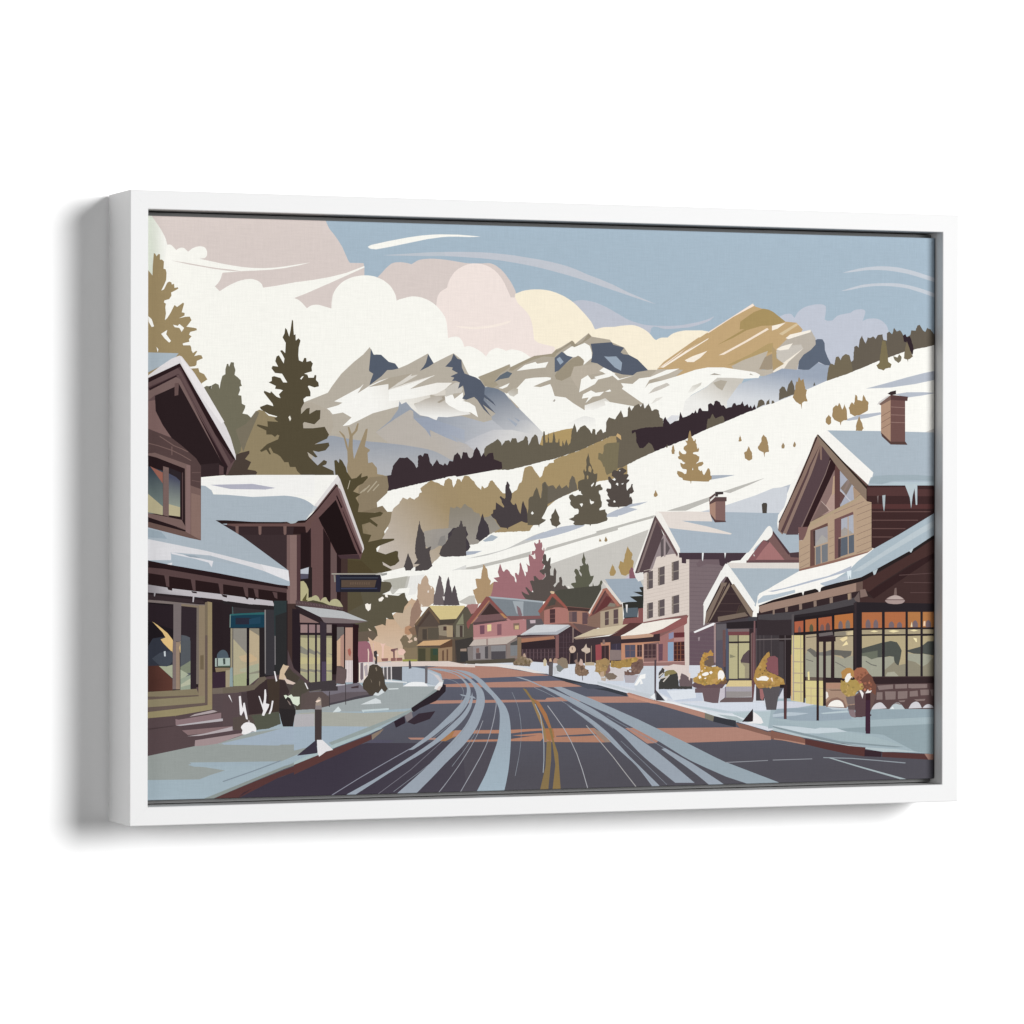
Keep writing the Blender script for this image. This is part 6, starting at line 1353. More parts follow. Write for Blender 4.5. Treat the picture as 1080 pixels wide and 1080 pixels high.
193,154,86 6302,1269 -9,8 -1,13 13,-1 6,-10
193,154,86 6316,1295 -6,5 -5,13 16,8 13,-10 -1,-11
193,154,86 6291,1329 -6,4 5,7 5,3 7,-4 1,-8 -5,-4
166,130,67 6339,1388 -5,-20 -21,8 1,12 13,10
166,130,67 6340,1419 -10,11 7,12 18,-3 -3,-15
193,154,86 6379,1421 10,-2 7,-6 -6,-8 -9,2 -3,4
193,154,86 6305,1324 17,3 2,-11 -8,-7 -13,5
166,130,67 6339,1373 11,-2 5,-8 -4,-9 -16,-1 -6,9
166,130,67 6367,1365 -12,6 6,13 12,3 9,-17
245,241,236 6305,1210 42,19 32,0 11,-25 -43,-18 -36,5
245,241,236 6263,1182 21,14 16,-24 -26,-19
245,241,236 6389,1228 27,14 18,-19 -23,-19
245,241,236 6495,1208 7,18 9,15 15,6 16,-2 10,-6 10,-11 7,-12 5,-14 2,-15 -2,-14 -8,-13 -23,-25 -8,15 -8,9 -13,-7 -14,-12
243,220,198 6284,1240 32,14 -5,-24
243,230,218 6331,1277 16,5 -2,-19
245,241,236 6326,1162 32,9 -5,-19
50,41,44 6787,675 132,145 6,-145 -112,2
236,233,233 6925,786 47,-30 48,-40 27,-58 -128,2
236,233,233 6835,662 84,18 107,-22 0,-9
201,208,216 5603,1302 145,-2 1,-311 -229,43 -21,57
176,170,176 5375,1215 176,-7 -52,-85 -104,6
207,200,200 5209,1294 114,-11 51,8 89,-30 -88,-46 0,-67 -197,3
164,134,79 5224,1370 12,2 19,-4 13,3 14,-4 9,-1 50,4 7,5 29,4 13,5 15,2 12,-1 16,6 18,1 8,4 22,-1 8,5 17,5 13,-1 14,-11 18,-9 -14,-11 -8,-17 -10,-10 -17,0 -14,3 -10,-2 -3,-15 -8,-9 -10,-23 -16,-3 -9,0 -16,-3 -42,2 -13,-1 -15,-6 -11,-7 -23,2 -29,9 -16,3 -15,-2 -33,9 0,15 3,12 -3,14 7,13
117,92,84 5462,1319 10,13 9,5 7,10 42,9 15,15 6,13 51,-5 -2,-14 5,-10 -1,-16 3,-13 1,-29 -3,-12 -26,-31 -4,-14 -9,-10 -5,-8 -24,-4 -20,-1 -13,-5 -41,-6 -18,5 -14,-3 -12,0 -20,4 -14,-2 -2,32 -3,11 13,0 15,-4 25,-1 30,-6 1,12 -2,11 3,13 -4,12 -2,19
141,117,75 5290,1311 -16,-4 -5,8 -2,12 16,7 9,-13
183,151,92 5390,1304 -2,8 1,6 6,3 9,-4 -6,-10
177,145,83 5529,1373 -14,-17 -22,1 2,20 17,5
170,140,84 5366,1329 16,-1 -5,-13 -7,-1
177,145,83 5447,1381 -5,-10 -9,2 -3,13 11,5
183,151,92 5333,1357 4,5 6,-4 0,-7 -5,-5 -5,4
141,117,75 5265,1315 -8,4 2,8 7,3 7,-3 5,-7
183,151,92 5240,1309 -5,10 16,7 7,-7 0,-7 -10,-5
170,140,84 5265,1362 9,-5 -11,-14 -4,8 0,11
141,117,75 5261,1338 -14,7 -3,15 19,8 6,-18
141,117,75 5419,1357 0,-8 -12,2 -2,4 0,10 6,6 11,-8
147,119,69 5464,1389 4,-17 -13,-7 -15,9 8,16
141,117,75 5250,1338 7,-16 -2,-18 -14,2 -4,18
141,117,75 5412,1354 -16,11 6,18 14,4 10,-18
183,151,92 5370,1332 -4,0 -7,3 -1,4 8,6 7,-3
141,117,75 5264,1333 8,6 11,-2 0,-21 -14,-8 -15,14
170,140,84 5308,1312 -13,-13 -8,12 1,14 18,1
170,140,84 5286,1321 -14,-10 -11,4 -1,14 8,9 9,-7
177,145,83 5463,1329 -1,-11 -10,-1 -3,7 3,6
177,145,83 5489,1376 -16,-12 -9,7 1,12 8,5 11,-6
141,117,75 5253,1367 9,4 6,-2 4,-5 -4,-9 -7,-2
192,158,92 5491,1354 -9,8 9,8 7,2 7,-6 -3,-8
192,158,92 5479,1397 15,-8 0,-8 -4,-9 -13,0 -11,8 8,7
192,158,92 5471,1365 16,2 6,-16 -17,-9 -10,12
170,140,84 5371,1365 -6,5 15,7 10,-11 -8,-4
170,140,84 5268,1318 3,7 9,6 6,-9 -7,-11
103,79,72 5444,1223 -13,1 -5,7 2,12 12,-1 6,-6
134,108,96 5534,1260 -23,-2 -3,14 8,9 9,-4 6,-6
103,79,72 5543,1309 -16,-9 -20,1 -2,15 22,5
103,79,72 5554,1295 6,10 9,2 6,-10 -9,-9
134,108,96 5466,1270 11,11 9,-2 9,-8 -5,-10 -12,-1
103,79,72 5502,1262 4,-10 -13,-5 -12,0 2,12 4,11
103,79,72 5429,1238 -12,4 -6,15 10,12 16,-8 -2,-9
103,79,72 5465,1335 9,8 9,3 2,-16 -11,-8
134,108,96 5482,1318 -11,2 4,7 6,4 6,-7
103,79,72 5543,1330 -5,-8 -5,0 -10,8 12,11
134,108,96 5464,1273 -3,-10 -14,-1 -12,9 14,8
134,108,96 5558,1270 10,-12 8,-16 -19,-10 -13,11 -2,15
134,108,96 5488,1241 -2,12 7,9 18,2 -1,-17 -9,-9
103,79,72 5486,1248 10,-7 -2,-5 -11,-6 -9,4 2,6 0,10
134,108,96 5508,1292 -9,-15 -19,-5 -6,18 16,15
103,79,72 5552,1354 12,-8 -5,-9 -7,-6 -12,2 -6,10 8,6
245,245,243 5499,1099 73,113 62,9 -5,-48 -47,-9 21,-48 -31,-9 0,38 -42,-49
136,120,117 5209,1489 134,-7 5,-105 -139,-2
153,128,91 5044,1372 12,4 23,3 10,0 17,7 17,2 17,10 17,1 10,-3 15,-7 12,-10 15,-4 4,-13 -1,-13 1,-14 6,-13 -11,-15 -1,-7 -7,-19 -8,-5 -14,-29 -12,-12 0,-9 -10,-18 -9,-8 -10,2 -31,-7 -5,12 -19,24 -7,17 -31,20 -4,15 6,10 -4,14 0,12 3,15 0,13 3,13
132,103,99 5158,1294 11,6 14,11 16,10 10,11 4,-11 -1,-30 4,-9 3,-17 -5,-9 -11,-12 -9,-7 -9,-12 -17,-16 2,12 -7,17 2,11 -2,14 -4,14
126,111,99 5147,1219 13,3 26,11 13,4 16,1 13,-3 22,1 14,-13 26,-14 12,-12 -11,-5 -10,-14 -10,-9 -29,-4 -17,1 -16,-6 -17,7 -9,7 -15,6 -11,15 -1,12
189,175,162 5106,1191 14,0 11,-2 18,1 13,-2 16,2 -11,-26 -9,-17 -33,9 -14,1 -1,17
135,113,80 5184,1313 11,-9 -1,-10 -10,-6 -6,8 0,10
135,113,80 5127,1326 10,-8 6,-15 -14,-6 -20,6 2,7 -3,17
135,113,80 5108,1320 14,6 15,-5 5,-8 -5,-12 -16,-5
171,142,101 5167,1386 -9,-13 -13,9 4,14 11,0
171,142,101 5081,1348 -20,2 -6,9 -1,12 20,8 12,-16
171,142,101 5137,1295 5,-11 -12,-5 -14,1 3,14 7,11
135,113,80 5180,1344 12,-2 -1,-15 -15,-8 -14,9 6,16
171,142,101 5129,1333 -7,0 -8,3 -1,11 12,0 12,-3
158,132,94 5158,1306 -10,-11 -11,0 -9,13 3,13 13,10 8,-11
158,132,94 5086,1304 -7,4 0,9 4,3 9,1 9,-6 -9,-11
158,132,94 5095,1344 7,0 7,-7 -5,-8 -9,-2 -4,9
158,132,94 5188,1318 -18,-5 1,20 5,9 16,-2 14,-11
135,113,80 5134,1368 -4,-2 -11,0 0,10 14,8 3,-6
158,132,94 5059,1364 13,3 15,-20 -19,-12 -10,7
135,113,80 5153,1390 14,-1 4,-6 -9,-10 -10,7
171,142,101 5153,1316 8,-5 -3,-7 -4,-3 -6,1 -6,10
158,132,94 5170,1366 10,8 14,-1 9,-20 -17,-6 -16,4
135,113,80 5129,1266 12,14 17,-5 -1,-14 -13,-6
158,132,94 5086,1253 -10,15 3,18 14,4 11,-16 -1,-12
158,132,94 5158,1380 18,12 10,-16 -1,-19 -18,1
158,132,94 5077,1275 8,7 10,-5 0,-7 -5,-7 -6,3
158,132,94 5129,1365 9,-4 1,-6 -3,-6 -8,1 -6,7
181,148,125 5101,1276 41,0 0,-76 -36,0
65,64,62 5790,1123 21,38 63,27 9,9 33,20 10,9 16,8 8,11 18,9 10,-8 20,-12 11,-9 4,-12 3,-19 4,-8 1,-22 -1,-10 5,-16 3,-17 -1,-22 4,-19 12,-1 16,3 19,-4 16,3 43,-4 51,1 0,-31 -55,2 -17,-4 -35,4 -15,0 -8,-3 -17,4 -20,-3 -12,3 -14,1 -15,-1 -16,2 -31,-5 -12,4 -17,-3 -24,2 -20,0 -7,3 -23,-2 -13,1 -15,-3 -12,2 -1,14 2,25
74,70,68 5790,1228 14,21 13,11 6,14 9,11 15,-10 11,-10 -5,-38 -11,-16 -25,-19 -3,-8 -16,-12 -8,-11 -2,12 1,19 -2,17
138,127,88 5853,1236 12,3 11,10 18,6 23,3 51,1 25,-19 16,-15 -46,-12 -37,-6 -16,-8 -31,-10 -16,-10 -5,18 -2,13 2,14
206,200,192 5795,1184 52,38 -9,10 -52,-37
206,200,192 5792,1159 104,22 -3,14 -105,-23
206,200,192 5848,1127 73,75 -11,9 -73,-75
108,93,96 6030,1157 8,10 5,15 8,14 4,14 7,14 12,-9 30,-11 18,-10 13,-13 26,-13 32,-4 2,-11 -1,-18 -3,-18 1,-14 4,-15 -3,-15 -18,0 -13,3 -16,-2 -19,1 -15,4 -13,-3 -50,5 -13,-1 -1,30 -5,13 3,22
226,210,202 6015,1224 12,-6 19,-4 3,-14 -4,-13 2,-18 -1,-12 -21,-9 -3,14 -1,29
226,210,202 6146,1222 21,0 -5,-42 3,-13 -5,-15 2,-16 -16,19 2,21 -2,17
82,70,76 5738,1372 23,0 -4,-344 -8,-96 -11,0
60,59,64 5757,1042 107,-117 -107,5
236,238,240 5707,981 37,28 5,-72 -63,30
233,235,238 5822,988 73,-35 -10,-28 -21,5
131,114,94 4083,1367 8,5 24,21 18,20 11,6 17,5 7,5 14,4 12,8 61,-30 9,-13 5,-18 10,-17 7,-5 5,-13 -10,-11 -6,-12 -15,4 -14,0 -10,-2 -17,3 -12,-2 -17,4 -11,-2 -28,9 -14,-3 -14,0 -30,5 -7,15
117,101,86 4093,1357 23,-1 19,-3 9,0 16,3 16,-5 17,2 23,-2 14,-3 18,-1 10,-2 27,0 -5,-24 -10,-1 -16,5 -18,2 -9,-1 -10,3 -14,0 -17,3 -28,-1 -22,5 -19,0 -13,3 -11,-1
183,166,148 4235,1412 15,-6 17,1 13,-1 12,-5 18,-22 11,-6 -15,-7 -15,-12 -24,18 -12,11 -6,11
184,158,141 4204,1459 20,5 2,-12 6,-14 3,-17 -13,3 -18,-2 -2,26
146,128,106 4219,1382 5,-8 -2,-6 -13,-1 -9,5 6,12
128,111,90 4136,1402 15,-1 9,-8 -4,-9 -14,-7 -12,17
128,111,90 4220,1397 14,1 1,-16 -15,-4 -11,12
146,128,106 4213,1355 -1,-10 -7,-5 -11,7 2,10 9,6
146,128,106 4267,1376 -16,6 -1,13 20,10 14,-18
146,128,106 4166,1409 5,13 17,3 10,-16 -17,-5
112,97,73 4115,1372 8,4 10,-6 -3,-9 -6,-6 -12,5
146,128,106 4195,1386 -11,1 -3,11 9,5 8,-2
146,128,106 4237,1399 12,-7 4,-14 -12,-13 -12,16
146,128,106 4213,1405 -1,12 21,-3 1,-10 -17,-10
128,111,90 4218,1355 -14,24 18,14 13,-15 0,-18
112,97,73 4182,1343 -13,2 -2,10 5,5 13,-1 6,-10
128,111,90 4211,1407 -13,-8 -17,-1 4,17 11,4
112,97,73 4226,1385 8,-5 3,-6 -10,-6 -7,8
112,97,73 4227,1359 7,9 10,-2 6,-9 -12,-12 -11,5
146,128,106 4244,1371 -8,-4 -7,3 -1,7 6,7 5,-5
112,97,73 4150,1343 0,11 13,3 3,-11 -7,-8
128,111,90 4184,1400 5,7 8,-2 4,-9 -4,-5 -8,-3 -8,4
146,128,106 4164,1363 1,-10 -5,-13 -9,-2 -14,11 0,8 13,5
128,111,90 4269,1344 -15,8 1,16 12,3 11,-1 4,-18
112,97,73 4267,1377 8,11 14,-6 0,-14 -13,-12 -10,10
112,97,73 4244,1374 -13,-14 -16,12 6,23 17,-4
201,186,157 4433,1381 20,28 21,-29 -5,-57 -31,1
89,76,78 4474,1371 76,13 -8,-166 -45,-1 2,106 -20,10
200,173,146 4504,1399 21,7 10,-36 -31,0
171,140,122 4550,1388 20,21 41,-12 21,-29 -41,-18 -41,5
140,125,108 4591,1378 8,7 17,7 6,9 20,8 10,6 12,-5 11,-2 14,-5 14,-2 3,-11 10,-18 0,-14 8,-10 -2,-28 2,-19 -29,-7 -14,0 -12,-5 -15,-2 -12,-4 -16,14 -2,7 -23,27 -1,14 -6,13
124,127,125 4581,1322 24,12 17,6 8,-12 11,-8 7,-8 14,-10 11,-10 -9,-9 -15,-11 -10,-10 -12,-7 -41,19 -2,34
199,202,206 4550,1303 31,28 20,-76 26,-10 -66,-18
205,182,163 4734,1500 7,15 8,13 12,7 14,2 13,-2 12,-8 10,-15 4,-18 -6,-16 -13,-12 -12,-5 -16,-2 -13,2 -8,10
116,93,86 4765,1518 10,5 2,-29 -10,0
201,184,169 4877,1498 31,18 26,43 10,-43 36,-10 0,-38 -41,-18 -31,19 -25,10
133,112,103 4740,1462 -5,-123 8,-1 5,123
133,112,103 4827,1461 -3,-114 8,0 3,113
170,148,134 4921,1459 0,-114 9,0 0,114
152,132,119 4992,1534 -2,-190 7,0 2,190
130,107,89 4801,1271 0,14 4,23 5,10 -2,11 6,14 2,13 41,9 11,-9 9,-3 14,-13 12,-4 3,-16 8,-9 5,-18 10,-8 31,-16 1,-13 9,-16 -21,-17 -10,-11 -10,-2 -20,2 -15,-4 -20,3 -17,-2 -25,10 -9,10 -17,4
145,121,110 4796,1376 13,8 7,10 7,-9 8,-15 3,-14 9,-9 4,-10 -15,2 -16,-2 -17,28
114,92,75 4958,1258 -18,-1 3,12 12,7 10,-11
114,92,75 4843,1287 -1,-9 -11,-2 -10,7 2,7 8,9 7,-3
114,92,75 4886,1262 0,-12 -14,-6 -4,9 1,14
114,92,75 4867,1324 -7,-2 -5,12 0,12 12,-2 5,-4 0,-11
114,92,75 4870,1276 1,11 11,-3 4,-7 -9,-5
114,92,75 4865,1228 8,-7 -7,-5 -10,-2 -1,10
114,92,75 4856,1318 -12,-7 -11,12 10,11 8,1 6,-11
114,92,75 4938,1251 -4,12 2,11 14,4 6,-17 -5,-8
147,121,101 4831,1284 -10,-4 -11,3 -7,7 10,8 7,3 8,-4
147,121,101 4880,1262 -6,-7 -9,-3 -4,7 1,10 9,3
147,121,101 4902,1284 3,-22 -19,-10 -16,17 10,20
147,121,101 4904,1255 -15,-5 -7,10 8,7 11,0
147,121,101 4910,1296 -16,3 5,18 13,11 11,-17 -5,-12
147,121,101 4912,1319 3,-9 -13,-5 -9,6 0,10 12,4
147,121,101 4852,1230 1,9 8,6 13,-6 -6,-12 -8,-5
147,121,101 4923,1264 -6,7 4,11 19,-4 2,-8 -8,-12
198,171,159 4847,1337 20,61 21,-14 15,-57 -25,-9
86,76,77 4886,1213 3,-52 8,0 -3,52
105,85,72 4862,1308 26,19 21,-38 -31,-28
184,167,141 4919,1355 72,4 41,-6 0,-33 -113,2
164,136,94 5037,1325 56,46 52,28 36,-29 0,-104 -87,-28 -67,20 25,19
187,161,137 5099,1248 46,9 0,-62 -46,5
144,122,87 5110,1249 -15,-5 -6,14 13,8 7,-7
178,149,107 5085,1343 5,9 9,-5 -1,-14 -11,-4
178,149,107 5069,1269 -11,13 13,6 10,-3 4,-14
178,149,107 5102,1272 -9,4 -2,10 2,10 8,5 12,-9
144,122,87 5133,1310 -11,-3 -5,10 9,9 6,-8
178,149,107 5086,1304 -11,-11 -17,4 -5,14 20,6
178,149,107 5053,1336 7,6 6,-10 -5,-7 -11,1
144,122,87 5164,1307 -17,-11 -17,7 7,23 18,-7
144,122,87 5163,1329 17,-17 -7,-18 -19,3 -3,16
144,122,87 5078,1256 4,15 22,-4 6,-13 -19,-10
178,149,107 5111,1261 0,6 9,5 9,-4 2,-8 -10,-4
178,149,107 5087,1262 5,8 13,0 4,-13 -17,-1
178,149,107 5154,1317 10,-7 1,-9 -11,-3 -9,7
178,149,107 5080,1284 3,-8 -11,0 -7,5 2,8
144,122,87 5116,1317 5,1 5,-3 1,-8 -8,-2 -5,4
144,122,87 5126,1334 10,-2 4,-13 -8,-8 -13,7 2,7
217,223,209>245,244,238,41,6171,194,6175 8,6072 51,-24 54,-74 61,-90 38,-76 14,-54 -48,-266 -152,-69
154,136,101 -70,5504 91,-19 47,-53 3,102 11,130 17,-9 11,-24 24,25 14,-4 0,-55 22,1 21,-20 -4,-75 22,-4 10,-36 -4,-76 -24,-55 -28,-55 28,12 36,71 21,12 24,-8 4,-23 24,10 5,-44 35,8 7,-14 -35,-21 -43,-21 3,-34 -24,-35 -50,-14 -7,-21 22,-13 -7,-41 7,-62 -11,-68 25,21 35,55 43,83 28,-20 64,46 12,-10 -26,-90 31,-6 0,-27 -59,-29 64,15 50,4 20,-37 -42,-55 -14,-14 78,-9 32,-7 4,-19 -71,-19 -14,-28 28,-17 -28,-31 4,-27 -65,-15 0,-20 71,5 14,-25 4,-34 15,-27 35,24 12,-5 -33,-50 50,12 28,-3 15,-31 -65,-28 -4,-42 -17,-13 -57,-8 7,-16 86,10 14,-47 50,-20 36,-55 -64,-42 14,-34 -681,-8
246,245,239 23,5010 37,-32 26,-73 -26,-9 -34,57
246,245,239 290,4925 51,-11 17,20 51,-40 -26,-42 -25,41 -51,7
246,245,239 162,4829 65,40 -11,-44 52,-70 -21,-16 -51,45
246,245,239 392,4730 77,6 20,-21 -88,-2
246,245,239 111,4692 21,-24 -7,-33
246,245,239 469,4493 86,-7 8,-8 -77,-5
145,131,102 986,3361 25,347 78,133 60,124 34,66 44,22 52,-13 52,-49 87,-15 87,-132 105,-232 70,-165 140,-66 0,-17
113,109,91 617,4275 33,20 47,-6 6,-25 7,38 40,22 34,-15 10,-44 10,64 20,71 33,19 0,51 17,58 16,-3 7,-28 20,49 34,-4 0,-32 16,-45 -10,-51 34,-25 34,-32 2,-32 11,-25 -27,-10 7,-36 -20,-51 34,-6 6,-84 38,-18 -4,-26 -27,-58 54,-10 40,-34 -33,-58 -41,-39 44,-26 -3,-38 -47,-33 -20,-6 -14,-148 -53,-58 -67,-180 -241,-1 -67,639
85,80,67 683,4293 26,5 -14,-41 -13,8
75,64,57 985,3587 47,15 88,21 0,-29 -47,-58 67,-32 -40,-77 87,-13 20,-19 -20,-32 -335,-1
121,113,96 968,3840 120,67 104,133 35,-17 -138,-315 -35,-99
84,76,58 1587,5002 12,-13 4,-83 5,-66 18,8 3,-66 31,25 21,-24 -20,-75 -4,-83 7,-50 40,-16 18,42 23,0 3,-41 44,12 26,-28 -14,-42 5,-41 -52,-14 -35,-12 35,-8 12,-33 58,1 12,30 18,-5 -4,-50 27,-25 5,-41 -49,-12 -61,19 -13,-8 30,-58 0,-47 -47,-4 -31,-25 8,-41 -34,-59 0,-58 61,59 35,8 -4,-66 74,42 49,1 -5,-92 -62,-59 -113,24 -14,-16 5,-50 105,1 131,17 27,-49 21,-33 -21,-42 -140,-63 157,21 9,-33 -44,-50 -78,-17 -62,13 53,-66 -26,-6 -88,58 18,-50 96,-91 70,59 35,-17 -9,-30 -43,-16 123,-53 8,-50 -359,-1 -52,49 -18,42 -61,-1 -17,50 -44,0 -43,58 -35,24 -44,17 -34,57 -18,-16 26,-58 -17,0 -35,49 -52,-25 -17,13 78,70 121,51 14,41 -22,8 -26,-25 -35,25 -61,0 0,41 -104,49 9,16 112,-24 -5,58 118,-7 -43,33 34,25 -95,24 -87,49 -9,24 78,29 70,-19 -9,25 -96,115 4,21 66,-25 8,21 61,-57 44,-16 -18,41 44,42 -26,8 -61,7 9,30 -79,36 35,17 0,41 26,9 70,-19 29,-46 45,0 -57,91 -78,7 -39,49 13,25 60,-7 -31,57 14,50 26,12 52,-85 9,50 -26,49 -23,33 23,8 34,-32 6,107 -35,58 21,42 8,58 18,-16 26,-75 14,67
236,231,218 1548,3977 18,16 12,-33 -12,-25
246,245,239 1678,4383 21,23 18,4 -28,-37
154,138,111 2197,3449 9,66 -4,109 -14,41 -26,100 -53,67 12,3 49,-45 27,-74 14,-59 16,125 -22,100 18,-3 27,-71 35,33 30,79 14,-3 -14,-75 -53,-59 0,-134 14,-108 71,176 61,142 22,5 -13,-97 -21,-92 57,-33 -3,-17 -23,-17 9,-108 44,8 53,-58 5,-67 57,-8 53,-17 18,-108 -17,-67 -116,-101 9,-84 -88,-50 -177,34
139,125,102 2330,3249 123,100 195,18 18,-117 -17,-67 -116,-101 9,-100 -230,0
177,166,144 2387,3195 71,67 -9,8 -71,-67
177,166,144 2432,3187 106,117 -10,8 -106,-118
177,166,144 2494,3203 67,68 -9,8 -67,-68
177,166,144 2352,3178 61,50 -8,9 -62,-50
130,116,94 2312,2965 284,84 71,-84 -177,-117 -177,17
135,122,97 2330,2831 124,117 124,-33 45,-168 -89,-150 -186,1
140,126,102 2383,2815 124,167 195,3 -17,-104 -27,-50 -62,-84 -18,34 18,-67 -89,-50 -106,-16 35,133
82,74,52 2056,3523 23,9 30,-34 5,47 30,-21 44,-75 9,-42 53,-75 53,9 62,55 -9,-50 71,20 5,-25 -58,-59 -53,-25 -53,-58 80,-30 -53,-37 39,-67 -13,-83 186,-9 62,12 36,-12 -27,-33 -124,-25 89,-67 -9,-25 -80,50 -88,-25 14,-92 92,-17 -35,-75 159,33 133,3 0,-17 -151,-53 -53,-25 9,-42 98,-30 115,38 27,-8 -3,-51 17,-50 -49,-42 -54,-16 -89,50 9,-33 98,-51 -9,-25 -115,-8 -477,-39 -1,684
190,179,158 2210,3223 26,92 -7,1 -26,-92
82,74,52 1961,2383 176,99 247,-102 0,-133 -247,-266
92,86,70 2137,2348 460,-103 89,0 26,-34 -35,-67 -80,-33 178,-18 71,42 14,-59 31,-51 -45,-50 -18,-67 -89,9 -35,-8 27,-67 -54,1 -35,17 -9,-84 -36,17 -88,-24 26,-42 9,-59 -71,9 18,-67 -353,5
78,68,47 2137,2482 229,-18 160,-151 35,-84 -424,-198
88,80,61 2137,2248 212,-101 35,-134 -194,-99 -53,34
246,240,230 2402,2004 27,13 17,-13 23,8 -5,-59 -26,-21 -27,30
246,240,230 2553,2061 44,25 18,-17 -27,-33 -30,0
246,240,230 2624,2103 26,16 9,-42 -27,4
246,245,239 2588,2337 258,58 26,-84 -275,-57
180,178,168 2597,2259 284,43 -35,-126 -125,-15 -35,75 -63,9
246,245,239 2721,2110 63,59 124,7 -26,-84 -27,34
222,204,184 2438,1753 35,-25 9,-34 -26,17
152,104,115 2323,1612 62,16 106,-43 0,-201 -168,3
104,92,80 2323,1713 168,14 53,-50 -53,-58 -168,-7
208,183,175 2456,1611 35,-34 0,-25 -44,42
216,184,159 2436,1659 49,-37 69,-20 198,-77 30,-121 -267,-15 -20,65
230,194,180 2574,1593 30,-10 29,9 -20,-37 -4,-121 -20,0 5,112
230,194,180 2772,1506 24,28 45,-10 20,-28 -30,-32 -49,0
119,88,90 2692,1526 80,13 -5,-23 -30,-5 0,-107 -15,1 -5,93 -25,9
141,99,94 2584,1430 79,3 -5,-32 -64,1
141,99,94 2693,1433 128,3 0,-33 -128,-3
154,153,80 2821,1417 169,-2 0,-31 -159,0
218,203,195 2515,1389 316,5 517,-3 181,-35 120,-11 0,-24 -550,22 -544,-1
221,216,216 3529,1358 30,5 0,-22 -30,4
230,194,180 2749,1525 0,-126 6,0 0,126
177,186,197 2816,1333 134,-2 139,-25 120,-39 50,-38 20,-66 -30,-37 -299,23 -129,40
208,202,203 3109,1287 120,-49 50,-56 -5,-47 -35,0 0,47 -60,67
166,179,189 2825,1196 100,-20 168,-3 100,-39 0,-9 -358,6
238,239,240 2826,1131 59,32 12,5 37,8 39,1 79,-5 17,-3 15,-5 12,-11 17,-27
200,208,216 3093,1155 100,-21 0,-9 -80,1
230,230,230 3193,1125 50,46 40,-1 -10,-46 -40,-37 -50,10
218,203,198 3233,1124 40,9 -30,-51 -35,5
225,232,232 2667,1110 114,1 -5,-9 -109,-2
214,207,205 2322,1390 187,6 59,-28 0,-38 -118,-147 -127,-7
239,224,211 2326,1380 18,0 4,-195 -23,0
239,224,211 2393,1379 18,0 4,-195 -24,0
239,224,211 2423,1379 17,0 5,-195 -24,0
126,112,119 2352,1385 29,4 3,-167 -22,-23 -12,23
178,167,170 2391,1352 39,18 6,-112 -30,-18
227,201,187 2430,1532 10,5 10,-38 -5,-111 -10,0 0,112
219,185,179 2491,1592 3,-205 7,0 -3,205
75,71,74 2707,1342 113,-1 -1,-149 -112,15
94,90,92 2568,1330 139,12 0,-135 -138,3
216,210,209 2604,1353 3,-172 12,0 -3,172
216,210,209 2646,1352 3,-172 12,0 -3,172
216,210,209 2691,1352 3,-172 12,0 -3,172
223,226,228 2628,1204 247,-27 0,-10 -247,14
81,75,80 2894,1405 20,0 12,-84 -31,-5
106,102,106 3078,1346 30,0 -2,-187 -27,-2
68,52,49 591,2686 223,197 1393,-1 1,-1202 -700,-323 -692,10 -224,661
244,243,238 1049,3367 1046,5 29,-48 266,-723 -30,-51 -265,719 -20,46 -331,-426 -695,1
168,179,189 591,3064 458,60 83,-5 76,4 261,27 33,2 29,0 52,-5 51,-8 49,-12 44,-15 39,-19 31,-19 35,-28 -97,-157 -1144,-53
223,219,218 1832,3046 243,297 20,29 29,-48 -29,-55 -15,4 -209,-254 -30,-10
185,192,198 1735,2889 97,156 48,-8 -19,-18 -78,-65
103,78,77 2075,3283 315,-682 -40,-120 -274,38 -331,223 -10,129
213,207,206 2095,3273 29,51 261,-695 5,-37 -20,-42 -39,98 -50,167
33,23,24 1871,2908 204,203 246,-575 -225,-8 -20,28 -137,259
103,78,77 1735,2834 350,425 49,-55 236,-612 -20,-93 -59,93 -216,533 -204,-208 -88,-101 -38,-56
134,110,110 2090,3250 34,-27 251,-631 -10,-37
39,24,26 2085,3162 64,-129 -15,-14 -54,125
56,36,39 2149,3010 211,-464 -15,-10 -191,446
41,29,28 1165,2876 366,0 213,23 127,120 214,254 5,-14 -219,-259 -97,-92 -49,-42 -87,5 -58,-14 -49,19 -366,-4
169,179,184 1531,2880 126,10 -29,-23 -48,-10
103,78,75 877,2872 703,-12 164,11 59,55 68,37 -78,-147 -48,-56 -10,70 -858,1
45,30,31 877,2831 858,-1 10,-79 -868,-7
42,29,31 1686,2751 59,0 53,65 1,-536 -112,1
102,77,76 1801,2871 80,51 53,-107 2,-1044 -134,1
41,28,30 1934,2815 83,-148 1,-897 -82,1
103,83,82 2017,2630 69,-93 1,-768 -69,1
41,28,30 2086,2537 49,-9 -9,-759 -39,0
71,53,57 2096,2528 235,4 14,-47 -220,6
56,43,45 591,2900 395,-75 625,-1 -70,-472 -382,134
41,31,32 1152,2734 0,-248 14,0 0,248
41,31,32 1291,2734 0,-249 14,0 0,249
41,31,32 1412,2733 1,-248 13,0 0,248
120,95,90 969,2835 34,0 -1,-82 -18,-14 -11,14
120,95,90 1219,2835 35,0 -2,-83 -17,-14 -12,14
120,95,90 1494,2834 35,0 -2,-83 -17,-13 -12,14
41,29,28 711,2903 206,-10 242,-14 347,-3 0,-14 -658,-2 -51,-7
61,48,50 969,2743 581,-2 0,-389 -113,66
121,97,94 1532,2741 149,0 0,-722 -148,1
134,109,105 1567,2741 75,0 1,-722 -75,1
79,57,59 1642,2741 42,0 1,-722 -42,0
39,27,29 1684,2766 98,0 0,-366 -98,-16
188,192,200 1684,2376 95,27 -4,-78 -90,1
